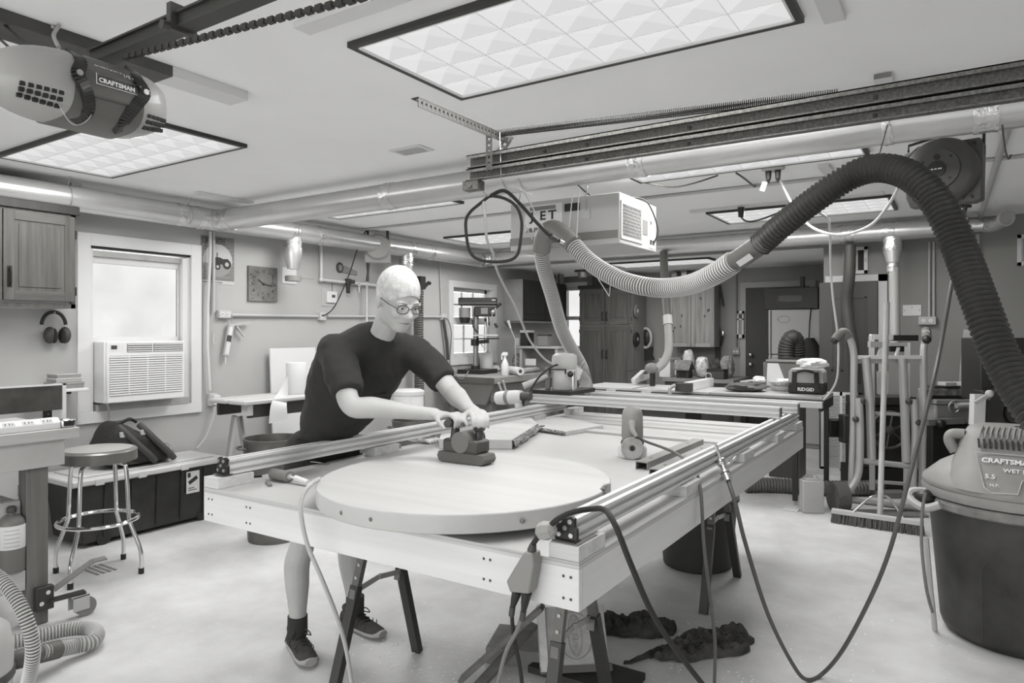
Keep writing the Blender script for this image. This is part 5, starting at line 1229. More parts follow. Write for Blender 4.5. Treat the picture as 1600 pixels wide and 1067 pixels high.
# ---- metal cans behind the table
def can(c, rad, h, label):
    r = thing('metal_can', label, 'can', c); M = Matrix.Translation(c)
    G = mat('dull_galvanised', .12, .45, metal=.5, var=.3, scale=8)
    obj('body', MB().lathe([(rad * .85, .002), (rad * .86, .02), (rad, h - .02), (rad * 1.03, h - .012), (rad * 1.03, h), (rad * .97, h), (rad * .96, h - .02), (rad * .82, .03), (0, .025)], 36, M), G, r, smooth=True)
    obj('hoop', MB().lathe([(rad * .985, h - .1), (rad * 1.0, h - .095), (rad * 1.0, h - .085), (rad * .985, h - .08)], 36, M), G, r, smooth=True)
    v = Vector((-.42, -.9, 0)).normalized(); s = Vector((-v.y, v.x, 0))
    obj('handle', MB().tube(crom([Vector(c) + v * rad * .99 + s * a + Vector((0, 0, h - .06 - b)) + v * d for a, b, d in ((-.06, 0, 0), (-.05, 0, .04), (.05, 0, .04), (.06, 0, 0))], 5), .008, 8), G, r, smooth=True)
    return r
can(Vector((-4.2, 3.29, 0)), .205, .735, 'tall galvanised can standing beside the folding bench')
can(Vector((-4.2, 4.84, 0)), .2, .70, 'galvanised can behind the left rail right of the man')
c = at(638, 640, X=-5.2); r = thing('white_drum', 'white drum with lid standing against the wall behind the man', 'drum', (c.x, c.y, 0))
obj('drum', MB().lathe([(.17, .002), (.17, .8), (.16, .82)], 28, Matrix.Translation((c.x, c.y, 0))), WHITE, r, smooth=True); obj('lid', MB().lathe([(.178, .8), (.18, .84), (.15, .86), (0, .865)], 28, Matrix.Translation((c.x, c.y, 0))), WHITE, r, smooth=True)

# ================================================================ tote, backpack, stool
tx0, tx1, ty0, ty1 = -5.56, -5.06, 2.34, 3.5
r = thing('storage_tote', 'large black storage tote with pale lid on wheels', 'tote', ((tx0 + tx1) / 2, (ty0 + ty1) / 2, 0))
TB_ = mat('tote_black', .02, .5, var=.5, scale=5)
m = MB().add([(tx0 + .05, ty0 + .06, .03), (tx1 - .02, ty0 + .06, .03), (tx1 - .02, ty1 - .05, .03), (tx0 + .05, ty1 - .05, .03), (tx0 + .02, ty0 + .02, .44), (tx1, ty0 + .02, .44), (tx1, ty1 - .02, .44), (tx0 + .02, ty1 - .02, .44)], [(3, 2, 1, 0), (4, 5, 6, 7), (0, 1, 5, 4), (1, 2, 6, 5), (2, 3, 7, 6), (3, 0, 4, 7)])
obj('tub', m, TB_, r, bevel=.012)
for k in range(5): y = ty0 + .2 + k * .19; obj('rib', MB().bar((tx1 - .015, y, .06), (tx1 + .003, y, .42), .012, .012, up=(1, 0, 0)), TB_, r)
obj('lid', B(tx0, tx1 + .03, ty0 - .03, ty1, .44, .485), mat('tote_lid', .55, .5), r, bevel=.012)
obj('lid_field', B(tx0 + .07, tx1 - .05, ty0 + .06, ty1 - .08, .485, .497), MATS['tote_lid'], r, bevel=.006)
for y in (ty0 + .12, ty0 + .42, ty0 + .75): obj('lid_tab', B(tx1 + .028, tx1 + .038, y, y + .06, .435, .48), MATS['tote_lid'], r, bevel=.003)
obj('handle', B(tx1 - .1, tx1 - .02, ty0 - .012, ty0 + .03, .36, .435), TB_, r, bevel=.006)
for y in (ty0 + .2, ty1 - .2): obj('wheel', MB().cyl((tx1 - .06, y, .05), (tx1 - .015, y, .05), .05, n=20), BLACK, r, smooth=True)
ly = at(301, 762, X=tx1).y
lb = obj('label', B(tx1 + .003, tx1 + .005, ly - .055, ly + .055, .24, .41), PAPER, r)
obj('label_print', MB().bar((tx1 + .0055, ly - .035, .32), (tx1 + .0055, ly + .035, .36), .03, .0008, up=(1, 0, 0)).box(tx1 + .0052, tx1 + .0058, ly - .045, ly - .02, .365, .40).box(tx1 + .0052, tx1 + .0058, ly - .04, ly + .03, .262, .268).box(tx1 + .0052, tx1 + .0058, ly - .04, ly + .01, .278, .284), INK, lb)
# backpack
c = at(195, 735, X=-5.28); c.z = .498
r = thing('backpack', 'black backpack with straps lying on the storage tote', 'backpack', c)
BP = mat('pack_black', .018, .75, bump=.5, bscale=40); BP2 = mat('pack_grey', .06, .8, bump=.4, bscale=60)
def fn(u, v):
    a = u * 2 * PI; y = -.25 + .58 * v
    hgt = .34 * (1 - max(0, v - .28) ** 1.1 * 1.15) * (min(1, .62 + v * 1.6)) ; dep = .15 + .03 * math.sin(PI * v)
    e = (1 - abs(2 * v - 1) ** 6)
    x = dep * abs(math.cos(a)) ** .6 * (1 if math.cos(a) > 0 else -1) * e; z = hgt / 2 * (1 + abs(math.sin(a)) ** .6 * (1 if math.sin(a) > 0 else -1) * e)
    n_ = .012 * noise.noise(Vector((x * 12, y * 12, z * 12)))
    return (c.x + x + n_, c.y + y + n_, c.z + .005 + z)
obj('bag', MB().grid(fn, 28, 22), BP, r, smooth=True)
for dy in (-.10, .05):
    obj('shoulder_strap', MB().tube(crom([(c.x + .11, c.y + dy, c.z + .31), (c.x + .155, c.y + dy + .02, c.z + .27), (c.x + .185, c.y + dy + .10, c.z + .17), (c.x + .18, c.y + dy + .19, c.z + .08), (c.x + .16, c.y + dy + .24, c.z + .03)], 6), [.024] * 25, 8), BP2, r, smooth=True)
    obj('buckle', B(c.x + .15, c.x + .168, c.y + dy - .02, c.y + dy + .04, c.z + .235, c.z + .275), LGREY, r, bevel=.003)
obj('back_pad', MB().ball((c.x + .13, c.y + .0, c.z + .12), (.04, .16, .1)), BP2, r, smooth=True)
obj('grab_loop', MB().tube(crom([(c.x + .1, c.y - .09, c.z + .33), (c.x + .12, c.y - .03, c.z + .36), (c.x + .1, c.y + .03, c.z + .33)], 6), .012, 8), BP, r, smooth=True)
obj('side_pouch', MB().ball((c.x + .05, c.y + .27, c.z + .07), (.1, .06, .07)), mat('pouch_pattern', .2, .9, var=.8, scale=30), r, smooth=True)
# stool
sc0 = Vector((-4.5, 2.22, 0))
r = thing('bar_stool', 'round chrome bar stool with grey seat beside the tote', 'stool', sc0)
M = Matrix.Translation(sc0)
obj('seat', MB().lathe([(0, .70), (.2, .70), (.215, .705), (.215, .765), (.205, .775), (.18, .778), (0, .775)], 40, M), mat('stool_seat', .17, .3, metal=.3), r, smooth=True)
obj('seat_top', MB().lathe([(.19, .7785), (.15, .785), (0, .787)], 36, M), mat('seat_vinyl', .30, .35), r, smooth=True)
for k in range(4):
    a = math.radians(-58 + 90 * k); d = Vector((math.cos(a), math.sin(a), 0))
    lg = obj('leg', MB().tube(crom([sc0 + d * .06 + Vector((0, 0, .685)), sc0 + d * .15 + Vector((0, 0, .685)), sc0 + d * .175 + Vector((0, 0, .63)), sc0 + d * .19 + Vector((0, 0, .36)), sc0 + d * .205 + Vector((0, 0, .30)), sc0 + d * .265 + Vector((0, 0, .14)), sc0 + d * .268 + Vector((0, 0, .03))], 5), .0125, 10), CHROME, r, smooth=True)
    obj('foot_cap', MB().cyl(sc0 + d * .268 + Vector((0, 0, .035)), sc0 + d * .268 + Vector((0, 0, .001)), .016, n=12), RUBBER, lg, smooth=True)
obj('foot_ring', MB().tube([sc0 + Vector((.22 * math.cos(2 * PI * k / 40), .22 * math.sin(2 * PI * k / 40), .335)) for k in range(40)], .0125, 8, closed=True), CHROME, r, smooth=True)
# floor drain
c = at(154, 890, Z=0); r = thing('floor_drain', 'small square drain grate in the concrete floor by the stool', 'drain', c)
for i in range(7):
    for j in range(4): obj('slot', MB().box(-.008, .008, -.011, .011, .0004, .0012, Matrix.Translation((c.x - .09 + i * .03, c.y - .05 + j * .035, 0)) @ rotz(0)), DARK, r)

# ================================================================ left workbench
bx, by1, bz = -3.9, 1.83, 1.0
r = thing('workbench', 'wooden workbench with dark legs at the left edge', 'workbench', (-4.3, .6, 0))
obj('top', B(-4.65, bx, -.7, by1, bz - .055, bz), WOODB, r, bevel=.004)
obj('apron', B(bx - .07, bx - .03, -.7, by1 - .06, bz - .19, bz - .0555), mat('apron_wood', .40, .6, var=.12, scale=3), r, bevel=.002)
obj('end_board', B(-4.6, bx - .072, by1 - .1, by1 - .07, bz - .19, bz - .0555), mat('end_white', .6, .6), r)
for x in (bx - .105, -4.58):
    for y in (1.655, -.5): obj('leg', MB().box(x - .045, x + .045, y - .05, y + .05, .12 if x > -4 else .002, bz - .056), WOODZ, r, bevel=.003)
    for y in (1.655,): obj('leg_lower', MB().box(x - .03, x + .03, y - .045, y + .045, .03, .119), WOODZ, r)
SH = mat('bench_shelf', .24, .6, var=.25, scale=4)
obj('shelf', B(-4.62, bx - .16, -.7, 1.6, .615, .64), SH, r); obj('shelf_rail', B(bx - .155, bx - .115, -.7, 1.60, .54, .645), WOODB, r)
obj('lower_shelf', B(-4.6, bx - .1, -.7, 1.6, .28, .30), SH, r); obj('lower_rail', B(bx - .1, bx - .06, -.7, 1.6, .20, .30), WOODB, r)
obj('side_slip', B(-4.35, bx - .3, 1.72, 1.80, .60, .66), WHITE, r)
# caster with pedal on the leg
c = at(86, 985, Z=.06)
r = thing('step_caster', 'retractable bench caster with grey step pedal by the bench leg', 'caster', (c.x, c.y, 0))
lx, lyy = bx - .06, 1.655
obj('bracket', MB().box(lx + .001, lx + .04, lyy - .02, lyy + .06, .08, .2), DARKM, r, bevel=.003)
for z, y in ((.17, lyy + .03), (.12, lyy - .0)): obj('bolt', MB().cyl((lx + .04, y, z), (lx + .047, y, z), .011, n=12), CHROME, r)
obj('pedal', MB().bar((lx + .03, lyy + .06, .17), (lx + .06, lyy + .24, .275), .06, .008, up=(0, 0, 1)).bar((lx + .06, lyy + .24, .275), (lx + .075, lyy + .30, .278), .06, .008), mat('pedal_grey', .2, .45, metal=.3), r)
obj('arm', MB().bar((lx + .03, lyy + .04, .12), (lx + .06, lyy + .2, .125), .05, .012), DARKM, r)
obj('fork', MB().box(lx + .03, lx + .035, lyy + .13, lyy + .21, .04, .115).box(lx + .085, lx + .09, lyy + .13, lyy + .21, .04, .115).box(lx + .03, lx + .09, lyy + .13, lyy + .21, .11, .117), LGREY, r)
obj('wheel', MB().cyl((lx + .04, lyy + .2, .05), (lx + .08, lyy + .2, .05), .05, n=20), GREY, r, smooth=True)
# ---- panel and tools on the bench
xp = -4.08; y1 = at(103, 620, X=xp).y; zt = at(103, 599, X=xp).z; zb = at(103, 639, X=xp).z
r = thing('dark_splash_panel', 'glossy dark panel in a white frame standing on the left workbench', 'panel', (xp, .8, bz))
GP = mat('glossy_dark', .03, .12, var=.6, scale=4, v2=.1)
obj('panel', B(xp - .006, xp, -.3, y1 - .02, zb, zt - .008), GP, r); obj('frame_top', B(xp - .012, xp + .004, -.3, y1, zt - .008, zt), WHITE, r); obj('frame_post', B(xp - .012, xp + .004, y1 - .018, y1, bz + .001, zt), WHITE, r)
obj('rear_bar', B(xp - .16, xp - .13, -.3, y1 - .35, zt + .0, zt + .03), DARK, r); obj('rear_post', B(xp - .16, xp - .13, y1 - .4, y1 - .37, bz + .001, zt), DARK, r); obj('acrylic_side', B(xp - .13, xp - .012, y1 - .012, y1 - .006, bz + .001, zb), mat('acrylic', .6, .3), r)
r = thing('power_strip', 'long white power strip along the front edge of the left workbench', 'power strip', (bx - .06, .9, bz))
y1 = at(95, 660, X=bx - .03).y
obj('case', MB().prism([(bx - .09, bz + .001), (bx - .03, bz + .001), (bx - .03, bz + .03), (bx - .055, bz + .055), (bx - .09, bz + .055)], -.4, y1, Matrix(((1, 0, 0, 0), (0, 0, 1, 0), (0, 1, 0, 0), (0, 0, 0, 1)))), mat('strip_white', .62, .5), r, bevel=.002)
nrm = Vector((.7, 0, .7))
for k in range(9):
    y = y1 - .06 - k * .085; q = Vector((bx - .0425, y, bz + .0425))
    o = obj('socket', MB().box(-.026, .026, -.012, .012, 0, .0012, frame(q, (0, 1, 0), nrm)), LGREY, r)
    obj('slots', MB().box(-.018, -.013, -.006, .006, .0012, .002, frame(q, (0, 1, 0), nrm)).box(.0, .005, -.006, .006, .0012, .002, frame(q, (0, 1, 0), nrm)).box(.013, .019, -.003, .003, .0012, .002, frame(q, (0, 1, 0), nrm)), BLACK, o)
obj('end_clip', B(bx - .1, bx - .02, y1 + .002, y1 + .07, bz + .001, bz + .045), CHROME, r, bevel=.008)
# bench tools
r = thing('clamp_tool', 'grey hand clamp lying on a pale tray behind the power strip', 'clamp', (-4.02, 1.3, bz))
obj('tray', B(-4.06, bx - .1, .6, 1.52, bz + .001, bz + .028), LGREY, r, bevel=.003)
a, b = at(5, 650, X=-4.0), at(52, 645, X=-4.0)
obj('bar', MB().bar((-4.0, .8, bz + .05), (-4.0, 1.42, bz + .055), .018, .02), WHITE, r); obj('jaw', MB().bar((-4.0, 1.4, bz + .055), (-3.98, 1.48, bz + .035), .03, .03), DARK, r); obj('grip', MB().bar((-4.01, 1.36, bz + .085), (-4.01, 1.47, bz + .09), .03, .02), GREY, r)
obj('lower_bar', MB().bar((-3.985, .75, bz + .036), (-3.985, 1.3, bz + .036), .02, .014), GREY, r); obj('handle', MB().bar((-4.03, .9, bz + .072), (-4.03, 1.2, bz + .075), .02, .02), DARKM, r)
# small wall shelf with books
sx = XL + .3; ya = at(62, 607, X=sx).y; yb_ = at(139, 607, X=sx).y; zs = at(120, 607, X=sx).z
r = thing('wall_shelf', 'small white bracket shelf left of the large window', 'shelf', (XL, (ya + yb_) / 2, zs)); obj('board', B(XL, sx, ya, min(yb_, w1a - .1), zs - .02, zs), WHITE, r, bevel=.003); obj('bracket', MB().bar((XL + .002, w1a - .25, zs - .03), (sx - .06, w1a - .25, zs - .03), .02, .02).bar((XL + .012, w1a - .25, zs - .03), (XL + .012, w1a - .25, zs - .16), .02, .02), BLACK, r)
yq = at(103, 590, X=XL + .2).y
for k, (w, h, z, v, lb) in enumerate(((.2, .045, zs, .2, 'grey box at the bottom of the pile on the small wall shelf'), (.17, .03, zs + .0455, .35, 'thin box in the middle of the pile on the small wall shelf'), (.16, .028, zs + .076, .27, 'small box on top of the pile on the small wall shelf'))):
    rr_ = thing('shelf_box', lb, 'box', (XL + .2, yq, z)); obj('body', B(XL + .1, XL + .25, yq - w / 2, yq + w / 2, z + .0005, z + h * .65), mat('shelfbox%d' % k, v, .6), rr_, bevel=.002); obj('lid', B(XL + .098, XL + .252, yq - w / 2 - .002, yq + w / 2 + .002, z + h * .655, z + h), mat('shelfboxl%d' % k, v * 1.4, .6), rr_, bevel=.002)
c = at(76, 643, X=XL + .02); r = thing('dark_switch', 'small dark switch plate on the wall behind the left workbench', 'switch', (XL, c.y, c.z)); obj('plate', B(XL, XL + .012, c.y - .03, c.y + .03, c.z - .05, c.z + .05), BLACK, r, bevel=.003); obj('screw', MB().cyl((XL + .012, c.y, c.z - .02), (XL + .015, c.y, c.z - .02), .006, n=8), CHROME, r)
# shelf tray with scraps, torch bottle, hose
r = thing('scrap_tray', 'white tray full of dark offcuts on the bench shelf', 'tray', (-4.1, 1.1, .64))
obj('tray', MB().box(-4.3, bx - .08, .5, 1.5, .6405, .655).box(bx - .1, bx - .08, .5, 1.5, .655, .675).box(-4.3, bx - .08, 1.48, 1.5, .655, .675), WHITE, r, bevel=.003)
for k in range(22): x, y, a = random.uniform(-4.2, bx - .14), random.uniform(1.0, 1.42), random.random() * 6; obj('offcut', MB().box(-.06, .06, -.008, .008, 0, .014, Matrix.Translation((x, y, .656 + .004 * k)) @ rotz(a)), random.choice((DARK, GREY, DARKM)), r)
c = at(18, 925, Z=.302); c = Vector((-4.0, at(18, 900, X=-4.0).y, .3005))
r = thing('gas_bottle', 'squat torch gas cylinder with paper label on the lower bench shelf', 'gas cylinder', c); M = Matrix.Translation(c)
obj('cylinder', MB().lathe([(.0, .0), (.055, .0), (.06, .008), (.06, .24), (.055, .262), (.035, .28), (.014, .286), (.014, .295)], 28, M), mat('bottle_grey', .14, .4), r, smooth=True)
obj('label_wrap', MB().lathe([(.0605, .12), (.0612, .121), (.0612, .235), (.0605, .236)], 28, M), PAPER, r, smooth=True)
v = Vector((4.0, -1.3, 0)).normalized()
for k in range(5):
    P = [c + Vector((math.cos(a) * .0615, math.sin(a) * .0615, .135 + .02 * k)) for a in [-.9 + 1.1 * j / 8 for j in range(9)]]
    obj('print_line', MB().tube(P, .0012, 4), INKG, r)
obj('cap', MB().lathe([(.02, .295), (.022, .30), (.022, .318), (.015, .326), (0, .327)], 20, M), DARK, r, smooth=True)
r = thing('floor_hose', 'pale ribbed vacuum hose curling at the lower left corner', 'hose', at(60, 1060, Z=0))
P = [at(-30, 890, t=2.45), at(-5, 900, t=2.45), at(18, 925, t=2.42), at(38, 960, t=2.4), at(50, 1000, t=2.4), at(50, 1035, t=2.42), at(40, 1075, t=2.5), at(20, 1110, t=2.6)]
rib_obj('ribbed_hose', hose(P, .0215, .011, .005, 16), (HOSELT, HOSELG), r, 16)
r = thing('vacuum_nozzle', 'second pale hose with dark cuff bending at the floor by the caster', 'hose', at(130, 1015, Z=0))
P = [at(64, 1020, t=3.02), at(90, 1015, t=3.1), at(115, 1010, t=3.18), at(135, 1006, t=3.22), at(147, 1004, t=3.26), at(151, 1002, t=3.33), at(140, 1002, t=3.39), at(110, 1004, t=3.38), at(70, 1010, t=3.32), at(10, 1018, t=3.22)]
rib_obj('ribbed_hose', hose([p if p.z > .05 else Vector((p.x, p.y, .05)) for p in P], .032, .014, .006, 16), (HOSELT, mat('hose_groove_shade_mid', .22, .6)), r, 16)  # shade between the ribs painted as a mid grey groove
obj('cuff', MB().tube(crom([at(10, 1035, t=2.95), at(40, 1027, t=2.98), at(92, 1014, t=3.1)], 6), .040, 16), HOSEG, r, smooth=True)
obj('collar', MB().tube([at(8, 1037, t=2.94), at(18, 1033, t=2.96)], .046, 16), DARK, r, smooth=True)
c = at(-62, 1000, t=2.75)
r = thing('canister_vacuum', 'grey canister vacuum cut off by the lower left edge', 'vacuum', (c.x, c.y, 0))
obj('body', MB().lathe([(.15, .02), (.17, .04), (.175, .22), (.16, .30), (.1, .36), (0, .38)], 28, Matrix.Translation((c.x, c.y, 0))), mat('canister_grey', .42, .5), r, smooth=True)
obj('band', MB().lathe([(.176, .1), (.18, .105), (.18, .13), (.176, .135)], 28, Matrix.Translation((c.x, c.y, 0))), DARK, r, smooth=True)
# ================================================================ bench under the small window
BZ = .955
r = thing('side_bench', 'dark edged workbench carrying the drill press under the small window', 'workbench', (-5.1, 7.5, 0))
sx0, sx1, sy0, sy1 = -5.58, -4.66, 6.82, 8.6
obj('top', B(sx0, sx1, sy0, sy1, BZ - .075, BZ), mat('bench_top_grey', .28, .6, var=.15, scale=4), r, bevel=.003)
obj('front_band', B(sx0, sx1, sy0 - .012, sy0 - .001, BZ - .075, BZ - .002), mat('bench_band', .1, .6, var=.2, scale=5), r)
obj('apron', MB().prism([(sx0 + .02, BZ - .076), (sx1 - .03, BZ - .076), (sx1 - .14, BZ - .33), (sx0 + .12, BZ - .33)], sy0 + .02, sy0 + .05, Matrix(((1, 0, 0, 0), (0, 0, 1, 0), (0, 1, 0, 0), (0, 0, 0, 1)))), mat('bench_apron', .15, .7), r)
obj('side_apron', B(sx1 - .09, sx1 - .06, sy0 + .05, sy1, BZ - .3, BZ - .076), mat('bench_apron', .15, .7), r)
for x in (sx0 + .15, sx1 - .2):
    for y in (sy0 + .1, sy1 - .1): obj('leg', B(x, x + .09, y, y + .09, .001, BZ - .3), WOODZ, r)
for k in range(2): obj('tool_handle', MB().tube([at(779 + k * 7, 598 - k * 3, X=sx1 + .03), at(784 + k * 7, 612, X=sx1 + .03)], .013, 8), LGREY, r, smooth=True)
# ---- drill press
c = at(743, 583, Z=BZ); X_ = c.x
r = thing('drill_press', 'black bench drill press in front of the small window', 'drill press', (c.x, c.y, BZ))
def dp(px, py, d=0.0):
    """point in a plane through the column facing the camera"""
    return at(px, py, t=(c - Vector((0, 0, CAMH))).dot(FW) - d)
DPB = mat('press_black', .018, .4); 
obj('base', MB().box(-.19, .2, -.2, .2, 0, .055, Matrix.Translation((c.x + .03, c.y, BZ + .0005)) @ rotz(.1)), DPB, r, bevel=.006)
obj('column', MB().cyl((c.x, c.y, BZ + .05), dp(744, 482), .036, n=20), mat('column_steel', .3, .3, metal=.7), r, smooth=True)
obj('column_foot', MB().cyl((c.x, c.y, BZ + .05), (c.x, c.y, BZ + .1), .06, n=20), DPB, r, smooth=True)
a, b = dp(717, 472), dp(777, 472); ax = (b - a).normalized(); fm = frame(a, ax, (0, 0, 1)); L = (b - a).length
hd = obj('belt_cover', MB().box(0, L, -.12, .12, -.045, .055, fm), DPB, r, bevel=.015)
obj('cover_line', MB().box(.005, L - .005, -.122, .122, -.02, -.014, fm), GREY, hd)
obj('badge', MB().box(L - .07, L - .02, -.123, -.121, .015, .03, fm), LGREY, hd)
obj('motor', MB().cyl(dp(726, 481), dp(726, 496), .075, n=20), mat('motor_grey', .25, .5), r, smooth=True)
obj('motor_cap', MB().cyl(dp(726, 496), dp(726, 505), .076, .06, n=20), DPB, r, smooth=True)
obj('head', MB().box(-.12, .16, -.09, .1, -.13, .0, frame(dp(755, 479), ax, (0, 0, 1))), DPB, r, bevel=.012)
obj('head_plate', MB().box(.0, .09, -.096, -.09, -.1, -.02, frame(dp(752, 479), ax, (0, 0, 1))), GREY, r)
obj('quill', MB().cyl(dp(762, 495), dp(762, 503), .022, n=14).cyl(dp(762, 503), dp(762, 508), .034, .03, n=14).cyl(dp(762, 508), dp(762, 512), .03, .012, n=14), CHROME, r, smooth=True)
hub = dp(770, 487, .12); obj('feed_hub', MB().ball(hub, .035), CHROME, r, smooth=True)
for e, g in (((775, 481), (783, 474)), ((768, 497), (777, 512))):
    h = obj('feed_handle', MB().cyl(hub, dp(e[0], e[1], .12), .008), CHROME, r, smooth=True); q = dp(g[0], g[1], .12); s_ = dp(e[0], e[1], .12); obj('grip', MB().cyl(q.lerp(s_, .45) if g[1] > 500 else s_, q, .017, .02), BLACK, h, smooth=True)
obj('table', MB().box(-.16, .17, -.15, .15, -.012, .012, frame(dp(759, 524), ax, (0, 0, 1))), mat('press_table', .45, .35, metal=.4), r, bevel=.004)
obj('table_rib', MB().box(-.1, .18, -.1, .1, -.016, .0, frame(dp(759, 528), ax, (0, 0, 1))), DPB, r)
obj('table_arm', MB().cyl(dp(742, 530), dp(742, 540), .055, n=16).bar(dp(742, 535), dp(764, 533), .05, .05), DPB, r, smooth=True)
obj('crank', MB().tube([dp(752, 537, .1), dp(755, 542, .1), dp(761, 544, .1)], .01, 8), LGREY, r, smooth=True)
obj('cord', MB().tube(crom([dp(738, 500, .08), dp(740, 512, .1), dp(747, 520, .1)], 6), .01, 8), BLACK, r, smooth=True)
one('press_cord', MB().tube(crom([wp(693, 497, .06), wp(700, 500, .08), wp(705, 520, .1), wp(703, 560, .1), at(706, 580, Y=sy0 - .03), at(722, 592, Y=sy0 - .03), at(732, 580, Y=sy0 + .1)], 8), .008, 8), CORDG, 'thin grey cord drooping from outlet to the bench below the small window', 'cord', smooth=True)
one('thick_cable', MB().tube([wp(693, 500, .05), wp(698, 535, .06), wp(700, 562, .06)], .02, 8), DARK, 'thick dark cable beside the small window', 'cable', smooth=True)
# ---- bench clutter
def jar(name, px, py0, py1, wpx, label, cat, m, lidm=None, z=BZ, X=None, n=20, shape=None):
    """round container whose base stands at pixel row py1"""
    p = at(px, py1, Z=z) if X is None else at(px, py1, X=X)
    t_ = (p - Vector((0, 0, CAMH))).dot(FW); h = (py1 - py0) / FPX * t_; rad = wpx / 2 / FPX * t_
    r = thing(name, label, cat, (p.x, p.y, z)); M = Matrix.Translation((p.x, p.y, z + .001))
    prof = shape or [(0, 0), (.95, 0), (1, .03), (1, .85), (.9, .92)]
    obj('body', MB().lathe([(a * rad, b * h) for a, b in prof], n, M), m, r, smooth=True)
    if lidm: obj('lid', MB().lathe([(.75 * rad, .86 * h), (.98 * rad, .88 * h), (.98 * rad, .99 * h), (0, h)], n, M), lidm, r, smooth=True)
    return r
r = jar('white_bucket', 760, 551, 581, 21, 'white bucket with printed label behind the drill press column', 'bucket', WHITE, WHITE)
r = jar('spray_bottle', 789, 549, 587, 12, 'white spray bottle at the front of the side bench', 'spray bottle', WHITE, None, shape=[(0, 0), (.9, 0), (1, .03), (1, .45), (.55, .62), (.35, .7), (.35, .8), (.45, .82), (.45, .86)])
p = at(789, 587, Z=BZ); h = .30; obj('trigger_head', MB().box(-.03, .035, -.018, .018, .255, .295, Matrix.Translation((p.x, p.y, BZ)) @ rotz(.5)).box(-.045, -.03, -.01, .01, .2, .28, Matrix.Translation((p.x, p.y, BZ)) @ rotz(.5)), WHITE, r)
def bag(name, px, py, w, h, label, cat, m, z=BZ, X=None, seed=0, dpt=None):
    p = at(px, py, Z=z) if X is None else at(px, py, X=X)
    t_ = (p - Vector((0, 0, CAMH))).dot(FW); W = w / FPX * t_ / 2; H = h / FPX * t_; D = dpt or W * .8; s = Vector((seed * 3.1, seed, 0))
    def fn(u, v):
        a = u * 2 * PI; b = v * PI
        k = 1 + .35 * noise.noise(Vector((math.cos(a) * 2, math.sin(a) * 2, v * 4)) + s) + .15 * noise.noise(Vector((math.cos(a) * 6, math.sin(a) * 6, v * 11)) + s)
        e = math.sin(b) ** .6
        q = RT * (W * e * math.cos(a) * k) + FW * (D * e * math.sin(a) * k)
        return (p.x + q.x, p.y + q.y, z + .002 + H * (1 - math.cos(b)) / 2 * (.85 + .15 * k))
    return one(name, MB().grid(fn, 22, 14), m, label, cat, smooth=True)
CRUM = mat('crumpled_white', .62, .6, var=.3, scale=30, bump=.8, bscale=30)
bag('dark_gloves', 728, 580, 22, 15, 'heap of dark gloves left of the drill press', 'gloves', mat('glove_dark', .03, .8, var=.6, scale=20), seed=1)
bag('white_rag', 773, 580, 16, 9, 'white rag on the bench right of the drill press column', 'rag', CLOTHW, seed=2)
def roll(name, p0, p1, rad, label, m): 
    r = thing(name, label, 'roll', (p0 + p1) / 2 - Vector((0, 0, rad))); obj('paper', MB().cyl(p0, p1, rad, n=20), m, r, smooth=True); e = (p1 - p0).normalized(); obj('core', MB().cyl(p1 - e * .002, p1 + e * .003, rad * .45, n=14), DARK, r); return r
a = at(795, 578, Z=BZ + .055); b = at(813, 580, Z=BZ + .055); roll('white_roll', a, b, .052, 'white paper roll lying on the side bench', PAPER)
a = at(818, 579, Z=BZ + .036); b = at(838, 577, Z=BZ + .036); roll('grey_tube', a, b, .034, 'grey tube lying right of the white paper roll', LGREY)
c = at(815, 574, Z=BZ); r = thing('tool_box', 'small dark tool box with pale handle behind the paper roll', 'tool box', (c.x, c.y, BZ))
obj('case', MB().add([(c.x + a * .13, c.y + b * .08, BZ + .001) for a, b in ((-1, -1), (1, -1), (1, 1), (-1, 1))] + [(c.x + a * .09, c.y + b * .06, BZ + .11) for a, b in ((-1, -1), (1, -1), (1, 1), (-1, 1))], [(3, 2, 1, 0), (4, 5, 6, 7), (0, 1, 5, 4), (1, 2, 6, 5), (2, 3, 7, 6), (3, 0, 4, 7)]), DARK, r, bevel=.004)
obj('handle', MB().tube(crom([(c.x - .09, c.y - .05, BZ + .11), (c.x - .07, c.y - .05, BZ + .16), (c.x + .07, c.y - .05, BZ + .16), (c.x + .09, c.y - .05, BZ + .11)], 5), .014, 8), LGREY, r, smooth=True)
# shelf rack at the back of the side bench
r = thing('bench_riser', 'pale wooden shelf riser at the back of the side bench', 'shelf', at(835, 560, Z=BZ))
Yr = 8.15; a = at(803, 545, Y=Yr); b = at(873, 545, Y=Yr); zr = at(838, 541, Y=Yr).z
obj('board', B(a.x, b.x, Yr, Yr + .3, zr - .03, zr), mat('riser_wood', .4, .6, var=.1, scale=4), r, bevel=.003)
for x in (a.x + .1, b.x - .05): obj('leg', B(x - .02, x + .02, Yr + .02, Yr + .28, BZ + .001, zr - .031), MATS['riser_wood'], r)
obj('inner_back', B(a.x + .12, b.x - .07, Yr + .24, Yr + .27, BZ + .001, zr - .031), GREY, r)
p = at(830, 565, Y=Yr - .03); one('paper_card', B(p.x - .09, p.x + .08, Yr - .04, Yr - .035, p.z - .05, p.z + .04), PAPER, 'white paper card stuck to the shelf riser', 'card')
r = jar('coffee_maker', 817, 516, 540, 13, 'dark jug shaped appliance with pale dome on the riser', 'appliance', BLACK, LGREY, z=zr, X=None) if False else None
